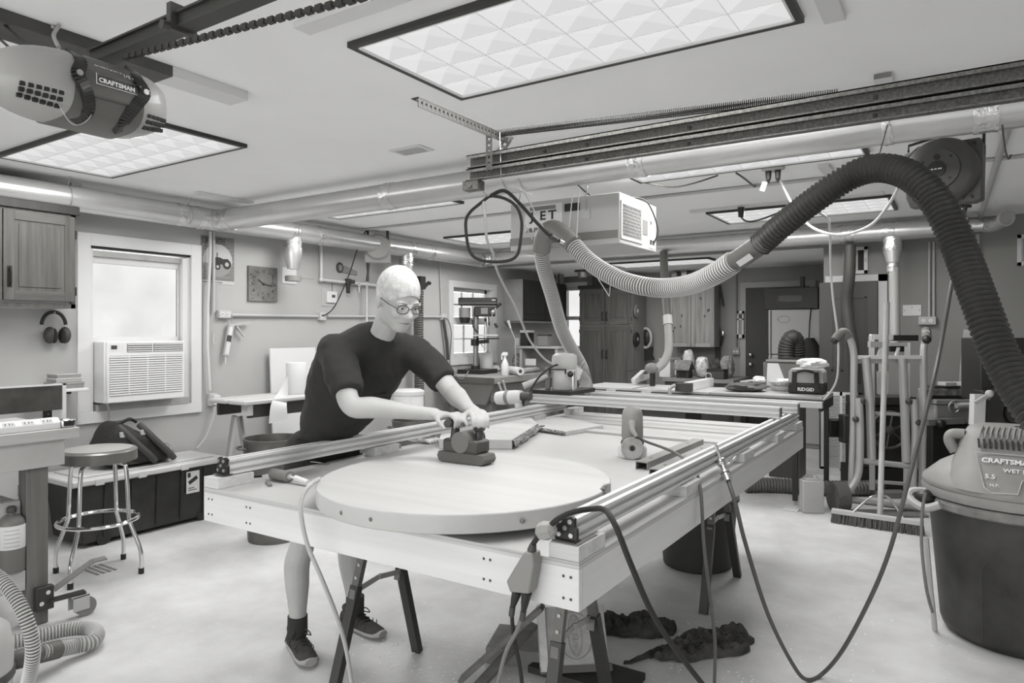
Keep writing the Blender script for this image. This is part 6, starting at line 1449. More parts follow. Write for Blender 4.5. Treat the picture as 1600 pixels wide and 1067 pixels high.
def boxy(name, px0, px1, py0, py1, Y, dep, label, cat, m, top=None, z=None):
    x0 = at(px0, py1, Y=Y).x; x1 = at(px1, py1, Y=Y).x; z0 = at((px0 + px1) / 2, py1, Y=Y).z if z is None else z + .0005; z1 = at((px0 + px1) / 2, py0, Y=Y).z
    r = thing(name, label, cat, ((x0 + x1) / 2, Y + dep / 2, z0)); zt = z1 - (z1 - z0) * .15 if top else z1
    obj('body', B(x0, x1, Y, Y + dep, z0 + .0008, zt), m, r, bevel=min(.006, abs(x1 - x0) * .1))
    if top: obj('lid', B(x0 - .004, x1 + .004, Y - .004, Y + dep + .004, zt + .0005, z1), top, r, bevel=.002)
    return r
boxy('bench_grinder', 813, 825, 516, 541, Yr + .05, .16, 'dark upright tool with pale cap on the riser', 'tool', BLACK, LGREY, z=zr)
boxy('small_radio', 840, 855, 522, 541, Yr + .05, .12, 'grey box with dark side on the riser behind the hose', 'box', GREY, DARK, z=zr)
boxy('glass_jar_box', 805, 811, 528, 541, Yr + .04, .1, 'small pale carton at the left of the riser', 'carton', LGREY, None, z=zr)
r = thing('bench_lamp', 'thin pale adjustable arm lamp beside the riser', 'lamp', at(806, 580, Z=BZ)); P = [at(a, b, Y=8.05) for a, b in ((806, 575), (805, 530), (798, 513), (794, 501))]
obj('arm', MB().tube(P[:3], .008, 8), LGREY, r); obj('shade', MB().cyl(P[2], P[3], .012, .022), WHITE, r, smooth=True); obj('base', MB().cyl((P[0].x, P[0].y, BZ + .001), (P[0].x, P[0].y, BZ + .03), .06), DARK, r, smooth=True)
bag('wire_bundle', 808, 578, 14, 26, 'tangled bundle of wire beside the lamp', 'wire', mat('wire_mix', .3, .6, var=.9, scale=40), seed=4, z=BZ)
bag('rag_heap', 843, 579, 22, 8, 'pale heap of rags at the far end of the side bench', 'rags', CRUM, seed=6)
# ---- dark upper cabinet on the window wall
xf = XL + .33; ya = at(817, 470, X=xf).y; yb_ = at(885, 470, X=xf).y; z0 = at(817, 501, X=xf).z; z1 = at(817, 436, X=xf).z
r = thing('dark_wall_cabinet', 'dark wall cabinet with pale end panel beside the small window', 'cabinet', (XL, (ya + yb_) / 2, z0))
obj('end_panel', B(XL, xf, ya - .012, ya, z0, z1), mat('end_panel_pale', .34, .6, var=.1, scale=4), r)
obj('carcass', B(XL, xf - .021, ya + .0005, yb_, z0, z1), OAKD, r)
ym = (ya + yb_) / 2
for a, b in ((ya + .005, ym - .004), (ym + .004, yb_ - .004)):
    d = obj('door', B(xf - .02, xf, a, b, z0 + .01, z1 - .01), OAKD, r, bevel=.003); obj('door_panel', B(xf, xf + .006, a + .08, b - .08, z0 + .1, z1 - .1), OAKD, d, bevel=.003)
obj('light_rail', B(XL, xf - .01, ya, yb_, z0 - .03, z0 - .0005), mat('rail_grey', .2, .6), r)
for k, (px, h, lb) in enumerate(((864, .13, 'small dark jar on the dark wall cabinet'), (876, .15, 'tall grey tin on the dark wall cabinet'))):
    y = at(px, 430, X=XL + .2).y; rr_ = thing('cabinet_tin', lb, 'tin', (XL + .2, y, z1)); obj('body', MB().lathe([(0, 0), (.05, 0), (.05, h)], 16, Matrix.Translation((XL + .2, y, z1 + .001))), (DARK, GREY)[k], rr_, smooth=True); obj('cap', MB().lathe([(.045, h + .001), (.045, h + .02), (0, h + .02)], 16, Matrix.Translation((XL + .2, y, z1 + .001))), GREY, rr_, smooth=True)
# ---- tall pantry
Yp = 9.7; x0 = at(905, 500, Y=Yp).x; x1 = at(987, 500, Y=Yp).x; zt = at(945, 450, Y=Yp).z; zm = at(945, 508, Y=Yp).z
r = thing('tall_cabinet', 'tall oak pantry cabinet with four panelled doors', 'cabinet', ((x0 + x1) / 2, Yp + .28, 0))
obj('carcass', B(x0, x1, Yp + .022, YF - .03, .002, zt), mat('pantry_side', .2, .6, var=.1, scale=3), r)
obj('crown', B(x0 - .02, x1 + .02, Yp - .01, YF - .03, zt + .0005, zt + .05), OAKD, r, bevel=.004)
xm = (x0 + x1) / 2
for a, b in ((x0 + .006, xm - .004), (xm + .004, x1 - .006)):
    for c0, c1 in ((.1, zm - .012), (zm + .012, zt - .01)):
        w = .075
        d = obj('door', B(a + w, b - w, Yp + .006, Yp + .02, c0 + w, c1 - w), OAKZ, r)
        obj('door_stile', B(a, a + w, Yp, Yp + .021, c0, c1), OAKZ, d, bevel=.002); obj('door_stile', B(b - w, b, Yp, Yp + .021, c0, c1), OAKZ, d, bevel=.002)
        obj('door_rail', B(a + w, b - w, Yp, Yp + .021, c0, c0 + w), OAKX, d, bevel=.002); obj('door_rail', B(a + w, b - w, Yp, Yp + .021, c1 - w, c1), OAKX, d, bevel=.002)
        obj('raised_field', B(a + w + .03, b - w - .03, Yp + .001, Yp + .008, c0 + w + .03, c1 - w - .03), OAKZ, d, bevel=.004)
        hx = b - .03 if a < xm - .1 else a + .03; hz = c0 + .06 if c0 > .5 else c1 - .5
        obj('handle', MB().tube([(hx, Yp, hz), (hx, Yp - .03, hz + .02), (hx, Yp - .03, hz + .11), (hx, Yp, hz + .13)], .009, 8), BLACK, d, smooth=True)
        for z in (c0 + .08, c1 - .08): hh = a if a < xm - .1 else b; obj('hinge', B(hh - .006, hh + .006, Yp - .006, Yp, z - .025, z + .025), BLACK, d)
boxy('storage_crate', 925, 975, 428, 446, Yp + .1, .3, 'dark crate of odds and ends on top of the tall cabinet', 'crate', DARK, mat('crate_lid', .1, .7), z=zt + .051)
r = thing('jar_lamp', 'small metal lantern hanging from the back room ceiling', 'lantern', at(911, 437, Y=9.3)); c = at(911, 424, Y=9.3)
obj('can', MB().lathe([(.0, -.09), (.07, -.09), (.075, -.08), (.075, .1), (0, .1)], 20, Matrix.Translation(c)), GALV, r, smooth=True); obj('plate', MB().cyl((c.x, c.y, ZB - .03), (c.x, c.y, ZB - .001), .13, n=20), DARKM, r, smooth=True); obj('stem', MB().cyl((c.x, c.y, c.z + .1), (c.x, c.y, ZB - .03), .02), DARKM, r)
# hanging discs on the pantry side
for px, py, rad, m, lb in ((995, 486, .10, GREY, 'grey sanding disc hanging high on the tall cabinet side'), (995, 530, .11, BLACKM, 'black disc hanging lower on the tall cabinet side')):
    c = at(px, py, X=x1 + .03); r = thing('hanging_disc', lb, 'disc', (c.x, c.y, c.z - rad)); M_ = frame(c, (0, 1, 0), (1, 0, 0))
    obj('disc', MB().lathe([(0, -.01), (rad * .95, -.01), (rad, 0), (rad * .9, .012), (0, .016)], 28, M_), m, r, smooth=True); obj('hub', MB().lathe([(rad * .3, .016), (rad * .28, .025), (0, .025)], 16, M_), LGREY if m is GREY else GREY, r, smooth=True)
# mask and apron on the wall right of pantry
c = at(1010, 528, Y=YF - .08); r = thing('respirator_hood', 'pale visor hood hanging on the far wall beside the tall cabinet', 'hood', (c.x, c.y, c.z - .25))
obj('visor_ring', MB().tube([(c.x + .09 * math.cos(a), c.y - .03, c.z + .15 * math.sin(a)) for a in [2 * PI * k / 24 for k in range(24)]], .022, 8, closed=True), LGREY, r, smooth=True); obj('visor', MB().ball((c.x, c.y, c.z), (.08, .05, .14)), BLACK, r, smooth=True)
obj('bib', MB().prism([(c.x - .1, c.z - .14), (c.x + .1, c.z - .14), (c.x + .09, c.z - .26), (c.x + .13, c.z - .34), (c.x - .13, c.z - .34), (c.x - .08, c.z - .26)], c.y - .03, c.y + .03, Matrix(((1, 0, 0, 0), (0, 0, 1, 0), (0, 1, 0, 0), (0, 0, 0, 1)))), BLACKM, r)
# ---- light wood wall cabinet and bench with clutter
Yc = YF - .32; x0 = at(1045, 500, Y=Yc).x; x1 = at(1116, 500, Y=Yc).x; z0 = at(1080, 542, Y=Yc).z; zt = at(1080, 442, Y=Yc).z
r = thing('pine_wall_cabinet', 'knotty pine wall cabinet with two doors on the far wall', 'cabinet', ((x0 + x1) / 2, YF - .16, z0))
obj('carcass', B(x0, x1, Yc + .022, YF - .001, z0, zt), PINEZ, r); xm = (x0 + x1) / 2
PINEX = wood('pine_rail', .34, .2, 'x', 4)
for a, b in ((x0 + .004, xm - .003), (xm + .003, x1 - .004)):
    w = .06
    d = obj('door', B(a + w, b - w, Yc + .008, Yc + .02, z0 + w, zt - w), PINEZ, r)
    obj('door_stile', B(a, a + w, Yc, Yc + .021, z0, zt), PINEZ, d, bevel=.002); obj('door_stile', B(b - w, b, Yc, Yc + .021, z0, zt), PINEZ, d, bevel=.002)
    obj('door_rail', B(a + w, b - w, Yc, Yc + .021, z0, z0 + w), PINEX, d, bevel=.002); obj('door_rail', B(a + w, b - w, Yc, Yc + .021, zt - w, zt), PINEX, d, bevel=.002)
    for k in range(3):
        q = a + w + (b - a - 2 * w) * (k + .06) / 3; q2 = a + w + (b - a - 2 * w) * (k + .94) / 3; obj('plank', B(q, q2, Yc + .003, Yc + .0085, z0 + w + .01, zt - w - .01), PINEZ, d)
    for k in range(4): obj('knot', MB().ball((random.uniform(a + w, b - w), Yc + .003, random.uniform(z0 + .1, zt - .2)), (.012, .003, .022), 8, 6), mat('pine_knot', .05, .6), d)
boxy('glass_tumbler', 1049, 1057, 424, 442, Yc + .08, .1, 'pale tin on top of the pine cabinet', 'tin', LGREY, GREY, z=zt); boxy('glass_tumbler', 1064, 1073, 422, 442, Yc + .08, .1, 'shiny square jar on top of the pine cabinet', 'jar', STEEL, GREY, z=zt)
zb = .86; Yb = 9.35
r = thing('far_bench', 'cluttered bench under the pine cabinet against the far wall', 'workbench', (-3.3, 9.8, 0)); x0 = at(1035, 590, Y=Yb).x; x1 = at(1146, 590, Y=Yb).x
obj('top', B(x0, x1, Yb, YF - .04, zb - .05, zb), mat('far_bench_top', .22, .6, var=.2, scale=4), r, bevel=.003)
obj('front', B(x0 + .03, x1 - .03, Yb + .02, Yb + .05, .3, zb - .051), OAKD, r)
for x in (x0 + .04, x1 - .12):
    for y in (Yb + .06, YF - .14): obj('leg', B(x, x + .08, y, y + .08, .001, zb - .051), OAKD, r)
boxy('stacked_books', 1030, 1047, 560, 590, Yb + .1, .2, 'stack of pale papers at the left of the far bench', 'papers', PAPER, LGREY, z=zb)
c = at(1069, 588, Y=Yb + .12); r = thing('bird_house', 'small dark bird house with pitched roof on the far bench', 'bird house', (c.x, c.y, zb))
obj('body', B(c.x - .09, c.x + .09, c.y - .07, c.y + .09, zb + .001, zb + .12), OAKD, r); obj('roof', MB().prism([(c.y - .12, zb + .11), (c.y + .01, zb + .23), (c.y + .14, zb + .11), (c.y + .14, zb + .125), (c.y + .01, zb + .25), (c.y - .12, zb + .13)], c.x - .11, c.x + .11, Matrix(((0, 0, 1, 0), (1, 0, 0, 0), (0, 1, 0, 0), (0, 0, 0, 1)))), mat('roof_grey', .16, .7, var=.4, scale=20), r); obj('doorway', B(c.x - .05, c.x + .05, c.y - .072, c.y - .0695, zb + .02, zb + .1), BLACKM, r)
bag('plastic_bag', 1097, 590, 22, 32, 'white crinkled plastic bag in the middle of the far bench', 'bag', mat('crinkle', .62, .35, var=.35, scale=30, bump=1, bscale=25), z=zb, seed=11, dpt=.1)
bag('plastic_bag', 1076, 587, 18, 40, 'pale crinkled bag behind the bird house', 'bag', MATS['crinkle'], z=zb, seed=13, dpt=.06)
boxy('dark_case', 1104, 1131, 577, 590, Yb + .06, .2, 'dark tool case on the far bench front', 'case', mat('case_dark', .05, .5), BLACK, z=zb)
bag('straw_sack', 1137, 590, 20, 34, 'striped sack tied at the top on the far bench', 'sack', mat('sack_stripe', .26, .8, var=.5, scale=10, stretch=(1, 1, 8)), z=zb, seed=17, dpt=.1)
bag('rag_ball', 1119, 587, 18, 28, 'dark bundle behind the dark tool case', 'bundle', mat('bundle_dark', .08, .8, var=.8, scale=15), z=zb, seed=19, dpt=.08)
boxy('shoe_box', 1048, 1064, 558, 590, YF - .3, .15, 'white box behind the bird house', 'box', PAPER, GREY, z=zb)
# hanging keys/strap right of pine cabinet
r = thing('hanging_straps', 'dark straps and tools hanging beside the pine cabinet', 'straps', at(1122, 560, Y=YF - .04))
obj('strap', MB().bar(at(1121, 446, Y=YF - .03), at(1123, 488, Y=YF - .03), .06, .02), BLACKM, r); obj('strap', MB().bar(at(1124, 446, Y=YF - .05), at(1130, 478, Y=YF - .05), .05, .02), OAKD, r)
obj('chain', MB().tube(crom([at(1121, 488, Y=YF - .04), at(1122, 505, Y=YF - .04), at(1126, 520, Y=YF - .06), at(1129, 520, Y=YF - .06), at(1126, 540, Y=YF - .04)], 6), .018, 6), DARKM, r); obj('tag', MB().ball(at(1129, 521, Y=YF - .08), (.025, .01, .04)), CHROME, r, smooth=True); obj('card', B(at(1117, 540, Y=YF - .03).x, at(1126, 540, Y=YF - .03).x, YF - .03, YF - .02, at(1120, 558, Y=YF).z, at(1120, 540, Y=YF).z), BLACK, r)
# level and outlet by door 1
x0 = at(1153, 500, Y=YF - .03).x; x1 = at(1163, 500, Y=YF - .03).x; za = at(1158, 528, Y=YF - .03).z; zb_ = at(1158, 486, Y=YF - .03).z
r = thing('spirit_level', 'pale spirit level hanging beside the dark door', 'level', ((x0 + x1) / 2, YF - .05, za)); obj('frame', MB().box(x0, x0 + .022, YF - .075, YF - .04, za, zb_).box(x1 - .022, x1, YF - .075, YF - .04, za, zb_).box(x0, x1, YF - .075, YF - .04, za, za + .05).box(x0, x1, YF - .075, YF - .04, zb_ - .04, zb_).box(x0, x1, YF - .075, YF - .04, zb_ - .13, zb_ - .11), LGREY, r)
obj('vial', MB().cyl(((x0 + x1) / 2, YF - .06, zb_ - .05), ((x0 + x1) / 2, YF - .06, zb_ - .1), .02), DARK, r, smooth=True); obj('web', B(x0 + .02, x1 - .02, YF - .06, YF - .05, za + .05, zb_ - .13), GREY, r)
c = at(1151, 549, Y=YF); r = thing('far_outlet', 'grey double outlet box on the far wall left of the dark door', 'outlet', (c.x, YF, c.z)); obj('box', B(c.x - .055, c.x + .055, YF - .05, YF - .001, c.z - .05, c.z + .06), GREY, r, bevel=.004); obj('receptacle', MB().cyl((c.x - .022, YF - .05, c.z), (c.x - .022, YF - .054, c.z), .018).cyl((c.x + .022, YF - .05, c.z), (c.x + .022, YF - .054, c.z), .018), LGREY, r); obj('conduit', MB().cyl((c.x, YF - .02, c.z + .06), (c.x, YF - .02, ZB - .01), .01), GREY, r)
# ---- fridge with microwave
Yq = YF - .75; x0 = at(1200, 500, Y=Yq).x; x1 = min(at(1283, 500, Y=Yq).x, xo - .03); zt = at(1240, 483, Y=Yq).z
r = thing('refrigerator', 'white upright refrigerator in the back room', 'refrigerator', ((x0 + x1) / 2, Yq + .35, 0)); FR = mat('fridge_white', .36, .4)
obj('cabinet', B(x0, x1, Yq + .05, YF - .05, .002, zt), FR, r, bevel=.008); obj('door', B(x0 + .004, x1 - .004, Yq, Yq + .045, .06, zt - .6), FR, r, bevel=.012); d = obj('door', B(x0 + .004, x1 - .004, Yq, Yq + .045, zt - .59, zt - .005), FR, r, bevel=.012)
cx = x0 + (x1 - x0) * .3; obj('badge', MB().tube([(cx + .075 * math.cos(2 * PI * k / 28), Yq - .002, zt - .13 + .042 * math.sin(2 * PI * k / 28)) for k in range(28)], .003, 5, closed=True), INKG, d)
obj('door_edge', B(x0 + .03, x0 + .045, Yq - .004, Yq, .06, zt - .01), DARK, r)
zm = at(1240, 449, Y=Yq).z; r = thing('microwave', 'black microwave oven on top of the refrigerator', 'microwave', ((x0 + x1) / 2, Yq + .2, zt))
obj('case', B(x0 - .05, x1 - .04, Yq + .02, Yq + .42, zt + .002, zm), BLACK, r, bevel=.006); obj('window', B(x0 + .13, x0 + .42, Yq + .016, Yq + .02, zt + .1, zm - .1), mat('microwave_window', .05, .15), r)
boxy('dark_canister', 1250, 1256, 432, 449, Yq + .1, .08, 'small black canister on the microwave oven', 'canister', BLACK, None, z=zm)
bag('hanging_plant', 1275, 470, 16, 52, 'dark trailing dried plant by the opening edge', 'plant', mat('dry_plant', .06, .8, var=1, scale=40), z=at(1275, 470, Y=Yq + .1).z, X=None, seed=23, dpt=.08) if False else None
# sill shelf by door 1 and the grey machine with black flexible duct
Yg = 7.45; x0 = at(1192, 590, Y=Yg).x; x1 = at(1256, 590, Y=Yg).x
zt = at(1225, 566, Y=Yg).z
r = thing('thickness_planer', 'grey thickness planer with black bent exhaust hose behind the table saw', 'planer', ((x0 + x1) / 2, Yg + .2, 0))
obj('stand', B(x0 + .05, x1 - .05, Yg + .05, Yg + .4, .002, .88), DARK, r); PG = mat('planer_grey', .13, .5)
obj('case', B(x0, x1, Yg, Yg + .45, .8805, zt), PG, r, bevel=.012); obj('top_plate', B(x0 + .03, x1 + .02, Yg - .01, Yg + .4, zt + .0005, zt + .025), mat('planer_top', .22, .5), r, bevel=.004)
obj('hood_plate', B(at(1214, 560, Y=Yg).x, at(1253, 560, Y=Yg).x, Yg + .1, Yg + .35, zt + .03, zt + .045), BLACK, r)
obj('flexible_duct', hose([at(1228, 563, Y=Yg + .2), at(1228, 545, Y=Yg + .2), at(1232, 532, Y=Yg + .2), at(1239, 527, Y=Yg + .22), at(1245, 535, Y=Yg + .28), at(1245, 560, Y=Yg + .34)], .078, .03, .006, 16), mat('flex_black', .03, .6), r, smooth=True)
one('dark_jacket', MB().grid(lambda u, v: tuple(at(1254 + 24 * v + 8 * math.sin(PI * v) * (u - .5) - (10 * (1 - u)) * 0 + (u - .5) * 14 * (.35 + .65 * v) * 1.0, 530 + 35 * v, Y=Yg + .25 + .05 * math.sin(u * 9) + .08 * math.sin(PI * u))), 16, 12).add([], []), BLACKM, 'dark jacket hanging in front of the refrigerator', 'jacket', smooth=True) if False else None
r = thing('hanging_bag', 'black bag hanging on a cord before the refrigerator', 'bag', at(1266, 565, Y=Yq - .1)); Yh = Yq - .12
def fn(u, v):
    a = u * 2 * PI; w = .05 + .09 * math.sin(min(1, v * 1.3) * PI / 2); p = at(1265 + v * 3, 528 + 42 * v, Y=Yh); return (p.x + w * math.cos(a) * (1 + .15 * math.sin(3 * a)), p.y + .06 * math.sin(a), p.z)
obj('bag_body', MB().grid(fn, 18, 8), BLACKM, r, smooth=True); obj('cord', MB().tube([at(1267, 481, Y=Yq + .01), at(1267, 484, Y=Yq - .02), at(1265, 505, Y=Yh), at(1264, 530, Y=Yh)], .008, 6), BLACK, r)

# ================================================================ table saw
SX0, SX1, SY0, SY1, SZ = -3.3, -.985, 6.33, 7.0, .945
r = thing('table_saw', 'table saw with wide extension wing and long front rails', 'table saw', (-2.1, 6.7, 0))
ST = mat('saw_top', .55, .4, metal=.2); SD = mat('saw_dark', .04, .5)
obj('top', B(SX0, -1.95, SY0 + .04, SY1, SZ - .03, SZ), ST, r, bevel=.002); obj('wing', B(-1.945, SX1, SY0 + .04, SY1, SZ - .04, SZ - .001), mat('saw_wing', .38, .5), r, bevel=.002)
obj('miter_slot', MB().box(-2.72, -2.69, SY0 + .041, SY1, SZ + .0002, SZ + .001).box(-2.28, -2.25, SY0 + .041, SY1, SZ + .0002, SZ + .001), DARK, r)
obj('front_angle', B(SX0, SX1, SY0, SY0 + .039, SZ - .07, SZ - .02), SD, r); obj('front_tube', B(SX0, SX1 + .02, SY0 - .06, SY0 - .001, SZ - .085, SZ - .03), mat('rail_tube', .5, .3, metal=.6), r, bevel=.004)
for x in (-2.92, -2.55): obj('rail_bolt', B(x - .05, x + .05, SY0 - .005, SY0 + .039, SZ - .045, SZ - .019), LGREY, r)
obj('cabinet', B(-2.9, -2.2, SY0 + .12, SY1 - .06, .08, SZ - .031), SD, r, bevel=.006)
obj('side_plate', B(SX1 - .02, SX1, SY0, SY1, SZ - .12, SZ - .041), DARKM, r)
for x, y in ((-1.2, SY0 + .05), (SX1 - .05, SY1 - .06), (-1.9, SY1 - .08)): lg = obj('leg', B(x - .02, x + .02, y - .02, y + .02, .04, SZ - .041), BLACK, r); obj('foot', MB().cyl((x, y, .001), (x, y, .04), .012), STEEL, lg)
g0, g1 = at(984, 600, Z=SZ + .02), at(1006, 585, Z=SZ + .02)
gc = at(995, 601, Z=SZ); gd = Vector((.25, 1, 0)).normalized()
obj('blade_guard', MB().prism([(-.12, .01), (.15, .06), (.17, .14), (.05, .15), (-.13, .06)], -.025, .025, frame((gc.x, gc.y + .1, SZ), gd, Vector((1, 0, 0))) @ Matrix(((1, 0, 0, 0), (0, 1, 0, 0), (0, 0, 1, 0), (0, 0, 0, 1)))), mat('guard_clear', .6, .25), r)
q = at(1018, 575, Y=6.75)
obj('guard_arm', MB().bar((gc.x + .05, gc.y + .1, SZ + .12), (q.x, q.y, q.z - .02), .03, .03).bar((gc.x - .1, gc.y + .0, SZ + .14), (q.x, q.y, q.z), .012, .012), DARKM, r); obj('dust_port', MB().ball((q.x, q.y, q.z), (.07, .06, .055)), GREY, r, smooth=True); obj('guard_post', MB().box(q.x - .02, q.x + .02, 6.75, 6.8, SZ + .001, q.z), BLACK, r)
fn_ = thing('rip_fence', 'white rip fence with clamp handle across the table saw', 'fence', (-2.0, 6.6, SZ)); fx = at(1067, 607, Y=SY0).x
obj('fence_body', B(fx - .0, fx + .06, SY0 + .03, SY1 + .1, SZ + .001, SZ + .085), WHITE, fn_, bevel=.003); obj('fence_head', B(fx - .06, fx + .09, SY0 - .05, SY0 + .029, SZ + .001, SZ + .08), DARK, fn_, bevel=.006)
obj('clamp_handle', MB().tube(crom([(fx - .05, SY0 - .07, SZ + .06), (fx - .09, SY0 - .1, SZ + .03), (fx - .08, SY0 - .11, SZ - .04), (fx - .05, SY0 - .1, SZ - .09)], 5), .018, 8), mat('fence_handle', .35, .45, metal=.4), fn_, smooth=True); obj('fence_hook', MB().tube([(fx + .03 + .03 * math.cos(2 * PI * k / 12), SY1 + .02, SZ + .11 + .03 * math.sin(2 * PI * k / 12)) for k in range(12)], .006, 6, closed=True), STEEL, fn_)
# things on the saw wing
bag('leather_apron', 1165, 611, 62, 13, 'dark leather apron folded flat on the saw wing', 'apron', mat('leather', .085, .6, bump=.3, bscale=12), z=SZ, seed=31, dpt=.14)
one('wood_wedge', MB().box(-.09, .09, -.04, .04, 0, .018, Matrix.Translation(at(1172, 596, Z=SZ + .075) ) @ Matrix.Rotation(-.15, 4, 'Y') @ rotz(.4)), BLK, 'pale wood wedge lying on the leather apron', 'wedge')
bag('rag_on_apron', 1186, 599, 20, 11, 'small white rag on the leather apron', 'rag', CLOTHW, z=SZ + .07, seed=33, dpt=.05)
p = at(1221, 611, Z=SZ)
for k, lb in enumerate(('lower of two stacked white ribbed trays on the saw wing', 'upper of two stacked white ribbed trays on the saw wing')):
    z = SZ + .001 + k * .045; r = thing('white_tray', lb, 'tray', (p.x, p.y, z)); pr = [(0, 0), (.075, 0), (.105, .036), (.112, .04), (.112, .043), (.1, .043), (.07, .008), (0, .006)]
    obj('dish', MB().lathe(pr, 28, Matrix.Translation((p.x, p.y + .05, z))), WHITE, r, smooth=True)
    for j in range(16): a = 2 * PI * j / 16; obj('flute', MB().bar((p.x + .08 * math.cos(a), p.y + .05 + .08 * math.sin(a), z + .006), (p.x + .104 * math.cos(a), p.y + .05 + .104 * math.sin(a), z + .034), .007, .005), WHITE, r)
bag('tray_rag', 1226, 598, 26, 6, 'crumpled tissue lying in the upper white tray', 'tissue', CLOTHW, z=SZ + .092, seed=37, dpt=.06)
a, b, c_, d = at(1192, 598, Y=6.75), at(1228, 598, Y=6.75), at(1215, 568, Y=6.85), at(1198, 568, Y=6.85)
one('white_card', MB().prism([(a.x, 0), (b.x, 0), (c_.x, c_.z - SZ), (d.x, c_.z - SZ)], 0, .003, Matrix.Translation((0, 6.88, SZ + .001)) @ Matrix(((1, 0, 0, 0), (0, 0, 1, 0), (0, 1, 0, 0), (0, 0, 0, 1)))), PAPER, 'white tapered card standing behind the stacked trays', 'card')
Yt = 6.62; x0 = at(1231, 600, Y=Yt).x; x1 = at(1287, 600, Y=Yt).x; z1 = at(1260, 576, Y=Yt).z
r = thing('tool_bag', 'black and grey tool bag with carrying handles on the saw wing', 'tool bag', ((x0 + x1) / 2, Yt + .12, SZ))
obj('lower_bag', B(x0, x1, Yt, Yt + .22, SZ + .001, SZ + (z1 - SZ) * .42), BLACKM, r, bevel=.015); obj('upper_bag', MB().prism([(x0, SZ + (z1 - SZ) * .425), (x1, SZ + (z1 - SZ) * .425), (x1 - .005, z1 - .03), (x1 - .03, z1), (x0 + .03, z1), (x0 + .005, z1 - .03)], Yt + .005, Yt + .215, Matrix(((1, 0, 0, 0), (0, 0, 1, 0), (0, 1, 0, 0), (0, 0, 0, 1)))), mat('bag_grey', .32, .7), r, bevel=.01)
for s in (0, 1): xx = x0 + (.05, x1 - x0 - .05)[s]; obj('handle_strap', MB().bar((xx, Yt - .008, SZ + .02), (xx + (.01, -.01)[s], Yt - .008, z1 - .03), .04, .008, up=(0, 1, 0)), BLACKM, r)
obj('handle_strap', MB().tube(crom([(x0 + .08, Yt - .012, z1 - .03), ((x0 + x1) / 2, Yt - .03, z1 - .015), (x1 - .08, Yt - .012, z1 - .03)], 5), .012, 8), BLACKM, r, smooth=True)
text('lettering', 'RIDGID', .042, ((x0 + x1) / 2 - .068, Yt - .001, SZ + .03), (1, 0, 0), (0, 0, 1), INKW, r, bold=.0012, sx=1.0)
def clothfn(u, v):
    p = at(1245 + 50 * u, 583 - 20 * math.sin(PI * min(1, u * .8 + .25)) * (1 - v) + 2 * v, Y=Yt + .0 + .2 * (1 - v)); n = noise.noise(Vector((u * 5, v * 4, 3))); return (p.x, p.y - .02, max(p.z + .035 * n, z1 + .003 if v < .7 else z1 - .05))
bag('white_cloth', 1270, 577, 44, 17, 'crumpled white cloth lying on top of the tool bag', 'cloth', mat('cloth_bright', .6, .9, bump=.6, bscale=14), z=z1 + .002, seed=43, dpt=.09)
p0 = at(1240, 611, Z=SZ); p1 = at(1290, 611, Z=SZ)
r = thing('bit_case', 'flat grey hinged case lying in front of the tool bag', 'case', (p0 + p1) / 2)
for k in range(2): obj('half', MB().box(p0.x + k * .14, p0.x + .135 + k * .14, p0.y - .05, p0.y + .07, SZ + .001, SZ + .03), mat('bit_grey', .2, .5), r, bevel=.008)
# ================================================================ hand truck and neighbours
TD = 5.8
def hp(px, py, d=0.0): 
    p = at(px, py, t=TD + d); return p
GT = mat('truck_tube', .42, .4, metal=.35)
r = thing('hand_truck', 'tall grey tubular hand truck standing by the back wall', 'hand truck', at(1380, 800, t=TD))
R1 = .028
obj('upright', MB().tube(crom([hp(1308, 527), hp(1318, 519), hp(1327, 527), hp(1334, 552), hp(1334, 600), hp(1333, 680), hp(1330, 770)], 6), R1, 12), GT, r, smooth=True)
obj('upright', MB().tube(crom([hp(1447, 518, -.05), hp(1445, 535), hp(1443, 552), hp(1443, 620), hp(1441, 740), hp(1440, 795)], 6), R1, 12), GT, r, smooth=True)
obj('grip', MB().tube(crom([hp(1305, 531), hp(1312, 522), hp(1320, 519), hp(1327, 527)], 5), .037, 12), mat('grip_grey', .13, .7), r, smooth=True)
obj('grip_end', MB().ball(hp(1304, 532), .03), BLACK, r, smooth=True)
obj('grip', MB().tube([hp(1447, 517, .05), hp(1448, 530, -.12)], .037, 12), mat('grip_grey', .13, .7), r, smooth=True)
obj('grip_end', MB().ball(hp(1448, 531, -.13), .033), BLACK, r, smooth=True)
obj('cross_bar', MB().bar(hp(1338, 558), hp(1441, 558), .03, .03), mat('bar_white', .62, .45), r); obj('cross_plate', MB().bar(hp(1338, 564, .01), hp(1430, 564, .01), .012, .04), GT, r)
obj('cross_bar', MB().tube([hp(1347, 720, -.04), hp(1420, 728, -.04)], .024, 10), GT, r, smooth=True); obj('cross_bar', MB().tube([hp(1326, 781, -.05), hp(1440, 795, -.05)], .024, 10), GT, r, smooth=True)
obj('inner_tube', MB().tube([hp(1353, 558, -.03), hp(1360, 640, -.03), hp(1362, 718, -.03)], .034, 12), GT, r, smooth=True); obj('inner_tube', MB().tube([hp(1410, 560, -.03), hp(1414, 650, -.03), hp(1416, 722, -.03)], .034, 12), GT, r, smooth=True)
obj('outer_tube', MB().tube(crom([hp(1342, 622, -.06), hp(1344, 680, -.06), hp(1342, 735, -.06), hp(1334, 756, -.06), hp(1324, 770, -.06), hp(1322, 790, -.06)], 5), .03, 12), GT, r, smooth=True)
obj('outer_tube', MB().tube(crom([hp(1428, 624, -.06), hp(1430, 680, -.06), hp(1427, 735, -.06), hp(1426, 770, -.06)], 5), .03, 12), GT, r, smooth=True)
